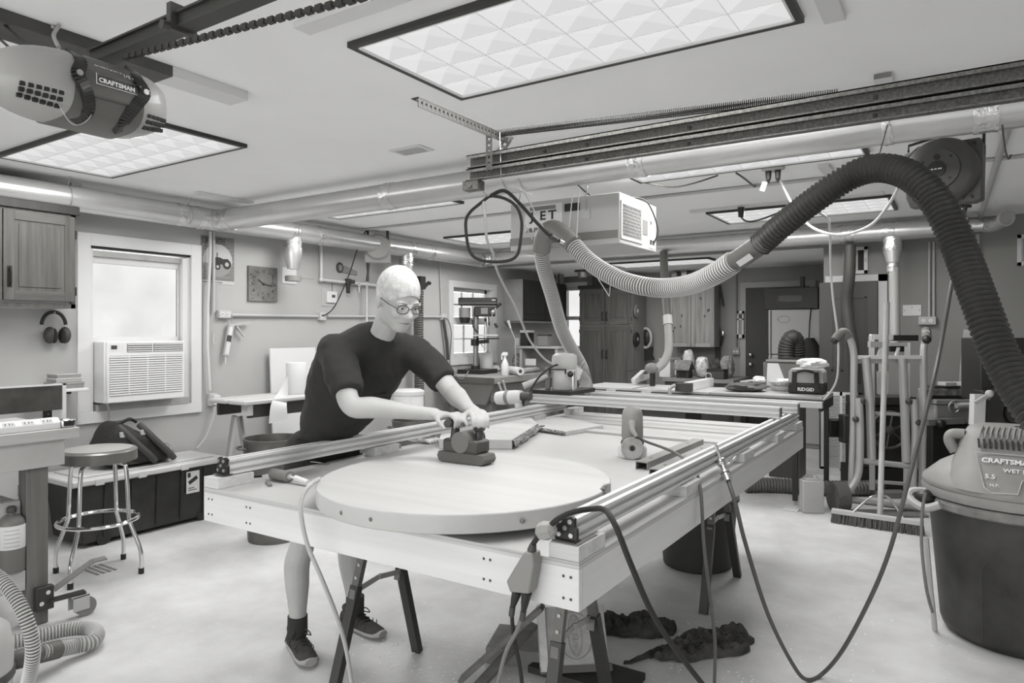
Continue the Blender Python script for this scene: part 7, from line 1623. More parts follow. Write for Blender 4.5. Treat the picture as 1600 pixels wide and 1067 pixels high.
for a, b in ((1348, 626), (1420, 627), (1337, 655), (1434, 660)): obj('knob', MB().ball(hp(a, b, -.08), .026), DARK, r, smooth=True)
wc = hp(1311, 783, -.02); wc.z = .125
w = obj('wheel', MB().cyl(wc - RT * .055, wc + RT * .05, .124, n=28), mat('tyre', .09, .85, bump=.8, bscale=40), r, smooth=True); obj('hub', MB().cyl(wc + RT * .05, wc + RT * .065, .05, n=16), GREY, w, smooth=True)
wc2 = hp(1452, 792, .05); wc2.z = .125; obj('wheel', MB().cyl(wc2 - RT * .05, wc2 + RT * .05, .124, n=28), MATS['tyre'], r, smooth=True)
q0, q1 = hp(1322, 800, -.1), hp(1440, 806, -.1); obj('toe_plate', MB().bar((q0.x, q0.y, .012), (q1.x, q1.y, .012), .2, .012), GREY, r)
# folded frame behind it
r = thing('folded_stand', 'folded pale metal stand behind the hand truck', 'stand', at(1390, 770, t=TD + .2))
def hs(px, py, d=0): return at(px, py, t=TD + .22 + d)
obj('post', MB().bar(hs(1362, 524), hs(1363, 765), .045, .03, up=(0, 1, 0)), GT, r); obj('post', MB().bar(hs(1418, 535), hs(1416, 765), .045, .03, up=(0, 1, 0)), GT, r)
obj('top_bar', MB().bar(hs(1360, 526), hs(1395, 527), .04, .045), mat('bar_white', .62, .45), r); obj('black_bar', MB().bar(hs(1394, 528), hs(1433, 528), .04, .05), BLACK, r); obj('second_bar', MB().bar(hs(1366, 538), hs(1416, 538), .03, .03), LGREY, r)
obj('sleeve', MB().bar(hs(1358, 538), hs(1376, 538), .05, .05), GT, r); obj('bracket', MB().bar(hs(1376, 543), hs(1372, 556), .03, .015).bar(hs(1404, 543), hs(1400, 556), .03, .015), WHITE, r); obj('low_bar', MB().bar(hs(1363, 752), hs(1416, 756), .03, .025), LGREY, r); obj('mid_bar', MB().bar(hs(1366, 645), hs(1412, 648), .03, .025), LGREY, r)
obj('black_panel', MB().bar(hs(1390, 545, .06), hs(1412, 545, .06), .02, .05), BLACK, r); obj('card', MB().bar(hs(1379, 580, .05), hs(1379, 615, .05), .1, .004, up=FW), WHITE, r)
# spoked wheel machine
r = thing('flywheel_machine', 'dark old machine with spoked flywheel behind the hand truck', 'machine', at(1395, 770, t=6.45)); c = at(1390, 672, t=6.35); nv = -FW; fm = frame(c, RT, nv); MD = mat('machine_dark', .03, .55)
obj('rim', MB().tube([fm @ Vector((.165 * math.cos(2 * PI * k / 40), .165 * math.sin(2 * PI * k / 40), 0)) for k in range(40)], .016, 8, closed=True), mat('wheel_iron', .09, .45, metal=.3), r, smooth=True)
for k in range(6): a = 2 * PI * k / 6 + .35; obj('spoke', MB().bar(fm @ Vector((.03 * math.cos(a), .03 * math.sin(a), 0)), fm @ Vector((.155 * math.cos(a), .155 * math.sin(a), 0)), .022, .014), MATS['wheel_iron'], r)
obj('wheel_hub', MB().lathe([(.04, -.02), (.04, .02), (.015, .03), (0, .03)], 20, fm), MATS['wheel_iron'], r, smooth=True)
obj('housing', MB().box(-.24, .26, -.36, .22, -.35, -.06, fm), MD, r, bevel=.01); obj('base', MB().box(-.26, .3, -.64, -.365, -.4, -.04, fm), BLACKM, r); obj('upper_bed', MB().box(-.26, .26, .225, .30, -.3, -.02, fm), DARKM, r, bevel=.006); obj('belt_guard', MB().box(-.5, -.25, -.08, .08, -.2, -.1, fm), BLACK, r, bevel=.01); obj('side_motor', MB().box(-.43, -.37, -.12, .14, -.09, .02, fm), DARKM, r, bevel=.01)
obj('step_block', MB().box(-.16, .12, -.6, -.55, -.03, .12, fm), GREY, r)
# push broom
r = thing('push_broom', 'wide push broom leaning on the hand truck', 'broom', at(1370, 815, Z=.05))
b0, b1 = at(1300, 800, Z=.075), at(1443, 820, Z=.075); bd = (b1 - b0).normalized()
obj('pole', MB().tube([at(1375, 806, Z=.09), at(1378, 700, t=5.5), at(1386, 473, t=5.62)], .021, 12), mat('broom_pole', .40, .5, var=.3, scale=6, stretch=(1, 1, .3)), r, smooth=True)
obj('head', MB().bar(b0 + Vector((0, 0, .012)), b1 + Vector((0, 0, .012)), .06, .03), mat('broom_head', .5, .6), r)
obj('brace', MB().tube(crom([at(1375, 775, t=5.45), at(1360, 777, t=5.4), at(1330, 803, Z=.085)], 5), .009, 8).tube(crom([at(1375, 775, t=5.45), at(1390, 779, t=5.4), at(1413, 812, Z=.085)], 5), .009, 8), STEEL, r, smooth=True)
br = MB(); N = 420; sd = Vector((-bd.y, bd.x, 0))
for k in range(N):
    q = b0.lerp(b1, (k + random.random()) / N) + sd * random.uniform(-.028, .028); br.bar(Vector((q.x, q.y, .072)), Vector((q.x + random.uniform(-.012, .012) - sd.x * .01, q.y + random.uniform(-.012, .012) - sd.y * .02, .002)), .006, .006)
tag(obj('bristles', br, mat('bristle', .12, .9), r), kind='stuff')
# fuel can and floor hose
c = at(1268, 800, Z=0); r = thing('solvent_can', 'pale rectangular solvent can on the floor beside the saw leg', 'can', c); M = Matrix.Translation(c) @ rotz(.5)
obj('body', MB().box(-.085, .085, -.05, .05, .001, .27, M), mat('can_pale', .5, .4, metal=.3), r, bevel=.006); obj('top', MB().box(-.06, .06, -.03, .03, .27, .285, M), MATS['can_pale'], r, bevel=.004); obj('cap', MB().cyl(M @ Vector((.03, 0, .285)), M @ Vector((.03, 0, .31)), .016), LGREY, r, smooth=True); obj('handle', MB().tube([M @ Vector((-.05, 0, .285)), M @ Vector((-.04, 0, .305)), M @ Vector((0, 0, .305)), M @ Vector((.01, 0, .285))], .004, 6), STEEL, r)
c = at(1236, 797, Z=0); one('foot_pad', B(c.x - .06, c.x + .06, c.y - .05, c.y + .05, .0005, .012), WHITE, 'flat white pad on the floor under the saw leg', 'pad', bevel=.002)
one('floor_duct_hose', hose([(p.x, p.y, .072) for p in (at(1165, 768, Z=.01), at(1210, 768, Z=.01), at(1270, 772, Z=.01), at(1330, 773, Z=.01), at(1370, 770, Z=.01), at(1400, 755, Z=.01))], .066, .03, .008, 16), HOSEG, 'fat ribbed grey hose lying on the floor under the table saw', 'hose', smooth=True)
# ================================================================ band saw and jointer at the right
def bp(px, py, d=0): return at(px, py, t=5.6 + d)
c = bp(1575, 600); fm = frame(bp(1575, 640), RT, -FW); BD = mat('saw_body_dark', .03, .45)
r = thing('band_saw', 'dark band saw with round lower wheel cover at the right', 'band saw', (bp(1575, 700).x, bp(1575, 700).y, 0))
obj('column', MB().box(-.22, .3, .07, .58, -.25, .0, fm), BD, r, bevel=.01); 
obj('lower_cover', MB().lathe([(0, -.06), (.245, -.06), (.25, -.04), (.25, .02), (.235, .035), (.11, .04), (.1, .02), (.09, .02), (.088, .05), (.06, .06), (0, .06)], 44, fm @ Matrix.Translation((.02, -.02, .03))), BD, r, smooth=True)
obj('cover_plate', MB().box(-.24, .06, -.14, .16, -.07, .05, fm), BD, r, bevel=.01)
obj('stand', MB().box(-.25, .35, -.85, -.24, -.3, .0, fm), DARKM, r)
obj('upper_guard', MB().tube(crom([bp(1540, 492), bp(1560, 488), bp(1570, 500), bp(1577, 550)], 6), .02, 8), STEEL, r, smooth=True); obj('upper_wheel', MB().ball(bp(1556, 520), (.08, .06, .16)), BLACK, r, smooth=True)
obj('pipe_clamp', MB().bar(bp(1524, 630, -.2), bp(1546, 616, -.2), .02, .03), LGREY, r); obj('clamp_knob', MB().ball(bp(1546, 615, -.22), .03), LGREY, r, smooth=True)
obj('lettering_strip', MB().bar(bp(1549, 580, -.02), bp(1551, 560, -.02), .012, .002, up=FW), LGREY, r); obj('white_block', MB().bar(bp(1528, 616, -.1), bp(1526, 664, -.1), .09, .06, up=FW), WHITE, r); obj('peak', MB().prism([(-.05, 0), (.09, 0), (.0, .14)], -.05, .0, frame(bp(1595, 575), RT, -FW)), BLACK, r)
def jp(px, py, d=0): return at(px, py, t=6.15 + d)
r = thing('jointer', 'grey jointer with long bed between hand truck and band saw', 'jointer', (jp(1490, 700).x, jp(1490, 700).y, 0)); fm = frame(jp(1490, 620), RT, -FW)
obj('bed', MB().box(-.19, .35, -.06, -.02, -.2, .06, fm), mat('bed_steel', .4, .4, metal=.4), r, bevel=.004); obj('body', MB().box(-.18, .2, -.24, -.061, -.16, .03, fm), mat('jointer_grey', .3, .5), r, bevel=.02); obj('hand_wheel', MB().tube([jp(1491 + 8 * math.cos(a), 636 + 9 * math.sin(a), -.1) for a in [2 * PI * k / 20 for k in range(20)]], .01, 8, closed=True), STEEL, r, smooth=True); obj('shaft', MB().cyl(jp(1494, 634, -.1), jp(1518, 633, -.1), .024), LGREY, r, smooth=True); obj('lower_rail', MB().bar(jp(1448, 660, -.08), jp(1505, 657, -.08), .05, .05), GREY, r); obj('black_knob', MB().ball(jp(1470, 662, -.14), .04), BLACK, r, smooth=True); obj('base', MB().box(-.19, .25, -.9, -.245, -.2, .0, fm), BLACKM, r, bevel=.01)
r = thing('box_on_jointer', 'long patterned box with printed side lying on the jointer', 'box', jp(1475, 615)); obj('box', MB().box(-.24, .12, -.019, .07, -.14, .0, fm), mat('box_print', .2, .6, var=.8, scale=14), r, bevel=.004); obj('dark_side', MB().box(-.242, .122, -.018, .012, .0, .004, fm), BLACK, r)
one('dark_book', MB().box(-.2, .08, .071, .095, -.13, -.02, fm), DARK, 'dark flat book on the long patterned box', 'book', bevel=.003)
for k, (a, b) in enumerate(((1484, 1502), (1509, 1538))):
    q = fm.inverted() @ jp((a + b) / 2, 608, -.08); w_ = (b - a) / 2 / FPX * 5.9; one('wood_offcut', MB().box(q.x - w_, q.x + w_, .0965 if k == 0 else .0965, .13, -.1, .02, fm), LGREY, ('square pale block on the jointer box', 'wide pale block at the right end of the jointer')[k], 'block', bevel=.003)
r = thing('leaning_plank', 'pale plank leaning on the back wall behind the jointer', 'plank', (at(1493, 640, Y=YB - .2).x, YB - .22, 0)); obj('board', MB().bar((at(1493, 640, Y=YB - .2).x, YB - .22, .004), at(1517, 518, Y=YB - .06), .12, .03, up=(0, 1, 0)), mat('plank_pale', .36, .6, var=.15, scale=4), r); obj('end_grain', MB().bar(at(1517, 518, Y=YB - .06), at(1517.3, 516, Y=YB - .06), .12, .03, up=(0, 1, 0)), LGREY, r)
yfp = 7.9; x0, x1 = at(1512, 580, Y=yfp).x, at(1538, 580, Y=yfp).x; z0, z1 = at(1525, 604, Y=yfp).z, at(1525, 547, Y=yfp).z
r = thing('framed_panel', 'white framed panel with speckled inset behind the band saw', 'panel', ((x0 + x1) / 2, yfp, z0)); obj('board', B(x0, x1, yfp, yfp + .02, .002, z1), mat('panel_dim', .4, .6), r); obj('inset', B(x0 + .04, x1 - .005, yfp - .004, yfp - .0005, z0, z1 - .03), mat('speckle', .3, .7, var=.5, scale=25), r)
# outlet plates on the back wall
c = at(1425, 485, Y=YB); r = thing('blank_plate', 'white blank wall plate left of the grey outlet on the back wall', 'plate', (c.x, YB, c.z - .06)); obj('plate', B(c.x - .08, c.x + .08, YB - .008, YB - .0005, c.z - .055, c.z + .055), WHITE, r, bevel=.002)
for dx in (-.065, 0, .065): obj('screw', MB().cyl((c.x + dx, YB - .008, c.z + (.03 if dx == 0 else 0)), (c.x + dx, YB - .01, c.z + (.03 if dx == 0 else 0)), .005, n=8), DARK, r)
c = at(1449, 501, Y=YB); r = thing('back_outlet', 'grey double outlet box below the twin conduits', 'outlet', (c.x, YB, c.z - .04)); obj('box', B(c.x - .075, c.x + .075, YB - .055, YB - .0005, c.z - .04, c.z + .04), LGREY, r, bevel=.004)
for dx in (-.03, .03): obj('receptacle', MB().cyl((c.x + dx, YB - .055, c.z), (c.x + dx, YB - .059, c.z), .02, n=16), WHITE, r)

# ================================================================ shop vacuum
vx, vy = .246, 4.23
r = thing('shop_vacuum', 'large dusty wet dry shop vacuum at the right edge', 'vacuum', (vx, vy, 0)); M = Matrix.Translation((vx, vy, 0))
VB = mat('vac_black', .04, .55, var=.6, scale=3.5, bump=.15, bscale=20); VG = mat('vac_grey', .25, .55, var=.18, scale=3, bump=.1, bscale=15)
obj('drum', MB().lathe([(0, .0), (.29, .0), (.325, .03), (.335, .06), (.385, .64), (.39, .65)], 64, M), VB, r, smooth=True)
obj('rim', MB().lathe([(.39, .63), (.405, .64), (.41, .665), (.40, .68), (.38, .685)], 64, M), mat('vac_rim', .2, .7, var=.4, scale=9), r, smooth=True)
obj('lid_skirt', MB().lathe([(.385, .682), (.412, .69), (.418, .715), (.41, .735)], 64, M), VG, r, smooth=True)
obj('lid', MB().lathe([(.412, .737), (.415, .745), (.41, .765), (.34, .83), (.27, .87), (.2, .89)], 64, M), VG, r, smooth=True)
vd = Vector((-vx, -vy, 0)).normalized(); sd = Vector((0, 0, 1)).cross(vd)       # towards / across the viewer
VM = Matrix((sd, vd, Vector((0, 0, 1)))).transposed().to_4x4(); VM.translation = Vector((vx, vy, 0))   # local: x right (viewer), y towards viewer, z up
def sect(z, hw, f, b, n=40):
    out = []
    for k in range(n):
        a = 2 * PI * k / n; c, s = math.cos(a), math.sin(a); e = .55
        x = hw * abs(c) ** e * (1 if c > 0 else -1); y = (f if s > 0 else b) * abs(s) ** e * (1 if s > 0 else -1)
        out.append((x, y, z))
    return out
mh = MB(); S = [(.76, .30, .40, .25), (.80, .295, .375, .25), (.86, .275, .31, .24), (.93, .25, .235, .23), (.985, .235, .195, .22), (1.015, .215, .175, .2), (1.03, .17, .13, .16), (1.033, .02, .02, .02)]
for z, a, b, c_ in S: mh.v += [Vector(p) for p in sect(z, a, b, c_)]
for i in range(len(S) - 1):
    for k in range(40): mh.f.append((i * 40 + k, i * 40 + (k + 1) % 40, (i + 1) * 40 + (k + 1) % 40, (i + 1) * 40 + k))
mh.tf(VM); hd = obj('motor_head', mh, VG, r, smooth=True)
for k in range(12):
    x = -.155 + k * .022; obj('vent_slot', MB().bar(VM @ Vector((x, .226, .948)), VM @ Vector((x - .004, .204, .985)), .009, .012, up=tuple(vd)), BLACK, hd)
    obj('ridge', MB().tube(crom([VM @ Vector((x, .203, .992)), VM @ Vector((x + .002, .19, 1.01)), VM @ Vector((x + .006, .15, 1.027)), VM @ Vector((x + .012, .10, 1.036))], 4), .004, 5), VG, hd)
obj('side_knob', MB().tube(crom([VM @ Vector((-.22, .1, .99)), VM @ Vector((-.275, .1, .985)), VM @ Vector((-.285, .1, .95)), VM @ Vector((-.26, .1, .9))], 5), .026, 12), VG, r, smooth=True)
def fp(x, z): 
    y = .240 + (.93 - z) * 1.09; return VM @ Vector((x, y, z))
up_v = (fp(0, .94) - fp(0, .86)).normalized()
bd_ = [fp(x, z) for x, z in ((-.17, .925), (.10, .925), (.11, .86), (.05, .85), (.01, .825), (-.005, .775), (-.105, .77), (-.13, .79))]
obj('label_border', MB().tube(bd_, .0032, 6, closed=True), LGREY, hd, smooth=True)
text('lettering', 'CRAFTSMAN', .038, fp(-.145, .888), sd, up_v, INKW, r, bold=.0012, sx=.95); text('lettering', 'WET DRY', .03, fp(-.06, .855), sd, up_v, INKW, r, bold=.0006); text('lettering', '5.5', .034, fp(-.13, .825), sd, up_v, INKW, r, bold=.0006); text('lettering', 'H.P.', .022, fp(-.11, .795), sd, up_v, INKW, r)
obj('hose_port', MB().cyl(VM @ Vector((.09, .27, .79)), VM @ Vector((.12, .39, .79)), .07, n=20), mat('port_dark', .12, .6), r, smooth=True)
obj('port_hose', hose([VM @ Vector(p) for p in ((.11, .36, .79), (.15, .44, .80), (.25, .48, .85), (.38, .42, .94))], .055, .02, .008, 14), HOSEG, r, smooth=True)
lt = obj('latch', MB().tube(crom([VM @ Vector((-.36, .15, .69)), VM @ Vector((-.44, .18, .69)), VM @ Vector((-.45, .22, .66)), VM @ Vector((-.38, .26, .63)), VM @ Vector((-.31, .28, .66))], 5), .02, 8), LGREY, r, smooth=True); obj('latch_recess', MB().ball(VM @ Vector((-.38, .2, .67)), (.05, .05, .04)), BLACK, lt, smooth=True)
for s in (-.12, .1):
    obj('seam', MB().tube(crom([VM @ Vector((s - .02, (.335 + .088 * z) * .985, .05 + z)) for z in (0, .2, .35)] + [VM @ Vector((s + .03, .345, .46)), VM @ Vector((s + .1, .34, .49)), VM @ Vector((s + .2, .3, .49))], 4), .003, 5), VB, r)
one('vac_cord', MB().tube(crom([at(1446, 770, t=3.3), at(1441, 800, t=3.3), at(1440, 850, t=3.25), at(1446, 910, t=3.2), at(1452, 940, t=3.22), at(1457, 956, t=3.3)], 8), .007, 8), CORDG, 'grey cord hanging down the left side of the shop vacuum', 'cord', smooth=True)
one('leaning_stick', MB().tube([at(1447, 840, t=3.42), at(1453, 910, t=3.4), at(1461, 985, Z=.004)], .012, 8), LGREY, 'pale stick leaning on the shop vacuum', 'stick', smooth=True)
# ================================================================ the man at the table
def V(*a): return Vector(a)
def loft(secs, n=24):
    """secs: (centre, u axis, v axis, ru, rv)"""
    mb = MB()
    for c, u, v, ru, rv in secs:
        for k in range(n):
            a = 2 * PI * k / n; mb.v.append(c + u * (ru * math.cos(a)) + v * (rv * math.sin(a)))
    for i in range(len(secs) - 1):
        for k in range(n): mb.f.append((i * n + k, i * n + (k + 1) % n, (i + 1) * n + (k + 1) % n, (i + 1) * n + k))
    mb.f.append(tuple(range(n - 1, -1, -1))); mb.f.append(tuple((len(secs) - 1) * n + k for k in range(n)))
    return mb
def limb(mb, pts, rad, n=14):
    P = crom(pts, 6); R = []
    for i in range(len(pts) - 1):
        for k in range(6): R.append(rad[i] + (rad[i + 1] - rad[i]) * (k / 6))
    R.append(rad[-1]); mb.tube(P, R, n)
    mb.ball(P[0], R[0] * .99, 12, 8); mb.ball(P[-1], R[-1] * .99, 12, 8)
def fuse(name, mb, m, parent, voxel, smooth=6, fac=.5):
    o = obj(name, mb, m, parent, smooth=False)
    for p in o.data.polygons: p.use_smooth = True
    rm = o.modifiers.new('remesh', 'REMESH'); rm.mode = 'VOXEL'; rm.voxel_size = voxel; rm.use_smooth_shade = True
    sm = o.modifiers.new('smooth', 'SMOOTH'); sm.factor = fac; sm.iterations = smooth
    return o
SKIN = mat('skin', .44, .55, var=.06, scale=9)
man = thing('person', 'man in dark shirt and shorts leaning over the table with a sander', 'person', (-2.58, 2.34, 0))
AR, AL = V(-2.62, 2.19, .10), V(-2.57, 2.51, .10)
KR, KL = V(-2.57, 2.18, .53), V(-2.57, 2.49, .53)
HR, HL = V(-2.59, 2.22, .92), V(-2.59, 2.43, .92)
SR, SL = V(-2.24, 2.08, 1.425), V(-2.10, 2.45, 1.415)
ER, EL = V(-2.07, 2.0, 1.205), V(-1.885, 2.43, 1.235)
WR, WL = V(-1.83, 2.17, 1.17), V(-1.70, 2.30, 1.185)
NK = V(-2.135, 2.245, 1.485)
HC = V(-1.985, 2.185, 1.64)
body = MB()
uS = (SL - SR).normalized(); sp = V(.62, -.08, .78).normalized(); vS = sp.cross(uS).normalized(); uH = V(0, 1, 0)
T = [(V(-2.59, 2.325, .90), uH, V(1, 0, 0), .165, .10), (V(-2.56, 2.32, 1.02), uH, vS, .155, .105), (V(-2.46, 2.305, 1.13), (uH + uS).normalized(), vS, .15, .105), (V(-2.35, 2.285, 1.28), uS, vS, .165, .10), (V(-2.23, 2.265, 1.40), uS, vS, .15, .065), (V(-2.16, 2.25, 1.47), uS, vS, .07, .06)]
t_ = loft(T); body.add(t_.v, t_.f)
limb(body, [HR, V(-2.57, 2.20, .72), KR, V(-2.605, 2.175, .42), V(-2.61, 2.18, .32), V(-2.615, 2.187, .2), AR], [.088, .075, .056, .060, .056, .042, .034])
limb(body, [HL, V(-2.57, 2.46, .72), KL, V(-2.60, 2.50, .42), V(-2.60, 2.505, .32), V(-2.585, 2.51, .2), AL], [.088, .075, .056, .060, .056, .042, .034])
limb(body, [SR, SR.lerp(ER, .5), ER, ER.lerp(WR, .3), ER.lerp(WR, .7), WR], [.046, .048, .043, .045, .034, .028])
limb(body, [SL, SL.lerp(EL, .5), EL, EL.lerp(WL, .3), EL.lerp(WL, .7), WL], [.046, .048, .043, .045, .034, .028])
# head, built looking along +x then turned
f_ = V(.86, -.26, -.42).normalized(); l_ = V(0, 0, 1).cross(f_).normalized(); up3 = f_.cross(l_)
HM = Matrix((f_, l_, up3)).transposed().to_4x4(); HM.translation = HC; HM = HM @ Matrix.Scale(1.07, 4)
def hb(c, r): body.ball(c, r, 20, 14, HM)
hb((-.012, 0, .03), (.102, .078, .098)); hb((.035, 0, -.03), (.062, .064, .085)); hb((.052, 0, -.088), (.036, .040, .030)); hb((.0, 0, -.06), (.06, .062, .055))
hb((.082, .03, .012), (.018, .026, .010)); hb((.082, -.03, .012), (.018, .026, .010))
hb((.068, .04, -.03), (.026, .022, .022)); hb((.068, -.04, -.03), (.026, .022, .022))
for c, rr in (((.094, 0, .0), .010), ((.102, 0, -.015), .011), ((.110, 0, -.030), .0135), ((.10, .012, -.034), .010), ((.10, -.012, -.034), .010)): hb(c, (rr, rr, rr))
hb((.090, 0, -.058), (.012, .024, .007)); hb((.088, 0, -.068), (.012, .021, .007))
for s in (-1, 1): hb((-.012, s * .079, -.008), (.020, .010, .032)); hb((-.004, s * .078, -.034), (.010, .009, .011))
limb(body, [NK - V(.06, -.01, .06), NK, HM @ V(-.028, 0, -.05)], [.058, .055, .054])
# hands
def finger(P, R): limb(body, P, R, 8)
pr = V(-1.735, 2.21, 1.158)                               # right hand: grips the rear cross handle from behind
body.ball(V(-1.765, 2.20, 1.163), (.048, .043, .018), 14, 10); limb(body, [WR, V(-1.79, 2.19, 1.168)], [.028, .026])
for i in range(4):
    y = 2.178 + i * .0205; L = (.92, 1.0, 1.02, .9)[3 - i]
    finger([V(-1.742, y, 1.165), V(-1.705, y, 1.170), V(-1.700 + .026 * L, y, 1.152), V(-1.700 + .022 * L, y, 1.122)], [.0098, .0092, .0086, .0076])
finger([V(-1.775, 2.176, 1.160), V(-1.752, 2.160, 1.152), V(-1.730, 2.152, 1.135), V(-1.712, 2.154, 1.120)], [.012, .011, .010, .0085])
d = V(.74, -.66, 0).normalized(); p = V(.66, .74, 0).normalized(); kb = V(-1.598, 2.232, 1.128)   # left hand: laid over the front knob
pc = kb - d * .055 + V(0, 0, .046)
body.ball(pc, (.045, .045, .018), 14, 10); limb(body, [WL, pc - d * .03], [.028, .026])
for i in range(4):
    o_ = p * ((i - 1.5) * .0205); L = (.9, 1.0, 1.02, .93)[i]
    finger([pc + o_ + d * .025, pc + o_ + d * .056 * L - V(0, 0, .002), pc + o_ + d * .082 * L - V(0, 0, .020), pc + o_ + d * .088 * L - V(0, 0, .046)], [.0098, .0092, .0086, .0076])
finger([pc - p * .035 - d * .015, pc - p * .052 + d * .008 - V(0, 0, .012), pc - p * .050 + d * .030 - V(0, 0, .03), pc - p * .042 + d * .045 - V(0, 0, .044)], [.012, .011, .010, .0085])
fuse('body', body, SKIN, man, .0062, 5)
# clothes
shirt = MB(); SHM = mat('tshirt_dark', .024, .9, bump=.35, bscale=14)
S = [(V(-2.565, 2.32, 1.0), uH, (V(1, 0, .25)).normalized(), .186, .108), (V(-2.535, 2.318, 1.06), uH, vS, .186, .128), (V(-2.455, 2.305, 1.15), (uH + uS).normalized(), vS, .186, .158), (V(-2.35, 2.285, 1.28), uS, vS, .212, .160), (V(-2.25, 2.265, 1.39), uS, vS, .225, .140), (V(-2.195, 2.258, 1.45), uS, vS, .175, .112), (V(-2.16, 2.252, 1.487), uS, vS, .105, .088), (V(-2.14, 2.248, 1.503), uS, vS, .082, .074)]
t_ = loft(S, 32); shirt.add(t_.v, t_.f)
def sleeve(a, b, c, r0, r1):
    P = crom([a, b, c], 6); shirt.tube(P, [r0 + (r1 - r0) * k / (len(P) - 1) for k in range(len(P))], 18); shirt.ball(a, r0, 14, 10); shirt.ball(a.lerp(V(-2.2, 2.26, 1.43), .4), (r0 * 1.15, r0 * 1.15, r0), 14, 10)
sleeve(SR + V(-.01, 0, -.005), SR.lerp(ER, .45), SR.lerp(ER, .80), .076, .070); sleeve(SL + V(-.01, 0, -.005), SL.lerp(EL, .45), SL.lerp(EL, .76), .076, .068)
so = fuse('tshirt', shirt, SHM, man, .010, 14)
tx = bpy.data.textures.new('shirt_folds', 'CLOUDS'); tx.noise_scale = .11; tx.noise_depth = 2
dm = so.modifiers.new('folds', 'DISPLACE'); dm.texture = tx; dm.strength = .026; dm.mid_level = .42; dm.texture_coords = 'LOCAL'
pk = V(-2.35, 2.285, 1.28) + uS * .075 - vS * .160; obj('chest_pocket', MB().prism([(-.045, .05), (.045, .05), (.045, -.045), (0, -.06), (-.045, -.045)], -.004, .004, frame(pk, uS, -vS)), SHM, man, bevel=.003)
shorts = MB(); SHO = mat('shorts_dark', .022, .9, bump=.35, bscale=12)
t_ = loft([(V(-2.59, 2.325, .86), uH, V(1, 0, 0), .175, .112), (V(-2.59, 2.325, .93), uH, V(1, 0, 0), .182, .122), (V(-2.575, 2.32, 1.02), uH, V(1, 0, .2).normalized(), .172, .125)]); shorts.add(t_.v, t_.f)
for h, k in ((HR, KR), (HL, KL)): shorts.tube([h + V(0, 0, .02), h.lerp(k, .4), h.lerp(k, .84)], [.105, .1, .093], 20); shorts.ball(h + V(0, 0, .02), .105, 14, 10)
fuse('shorts', shorts, SHO, man, .012, 3)
# glasses, eyes, hair, beard
for s in (-1, 1):
    obj('eye', MB().ball(HM @ V(.083, s * .03, -.002), .010, 12, 8), mat('eye_white', .6, .3), man, smooth=True)
    obj('pupil', MB().ball(HM @ V(.0905, s * .03, -.003), .0048, 10, 6), BLACK, man, smooth=True)
    obj('eyebrow', MB().tube([HM @ V(.094, s * .015, .018), HM @ V(.095, s * .03, .022), HM @ V(.084, s * .05, .016)], .004, 6), mat('brow_grey', .3, .9), man, smooth=True)
    obj('lens_rim', MB().tube([HM @ V(.103 - abs(s * .03 + .024 * math.cos(a)) * .12, s * .031 + .024 * math.cos(a), -.004 + .018 * math.sin(a)) for a in [2 * PI * k / 20 for k in range(20)]], .0016, 6, closed=True), BLACK, man)
    obj('temple_arm', MB().tube([HM @ V(.096, s * .056, .0), HM @ V(.06, s * .074, .002), HM @ V(-.005, s * .082, .004), HM @ V(-.022, s * .084, -.012)], .0016, 6), BLACK, man)
obj('mouth', MB().tube(crom([HM @ V(.086, .024, -.064), HM @ V(.0985, .01, -.0625), HM @ V(.1015, 0, -.0625), HM @ V(.0985, -.01, -.0625), HM @ V(.086, -.024, -.064)], 4), .0022, 6), mat('mouth_dark', .12, .7), man, smooth=True)
obj('bridge', MB().tube([HM @ V(.104, .008, .0), HM @ V(.108, 0, .003), HM @ V(.104, -.008, .0)], .0016, 6), BLACK, man)
HAIR = mat('white_hair', .50, .9, var=.2, scale=45, bump=.12, bscale=90)
def hair(u, v):
    a = u * 2 * PI; b = v * PI * .62
    front = max(0, math.cos(a)); b *= 1 - .30 * front ** 2; k = 1.022 + .004 * noise.noise(V(u * 40, v * 30, 0))
    return tuple(HM @ V(-.012 + .102 * k * math.sin(b) * math.cos(a), .078 * k * math.sin(b) * math.sin(a), .03 + .098 * k * math.cos(b)))
obj('hair', MB().grid(hair, 48, 20), HAIR, man, smooth=True)
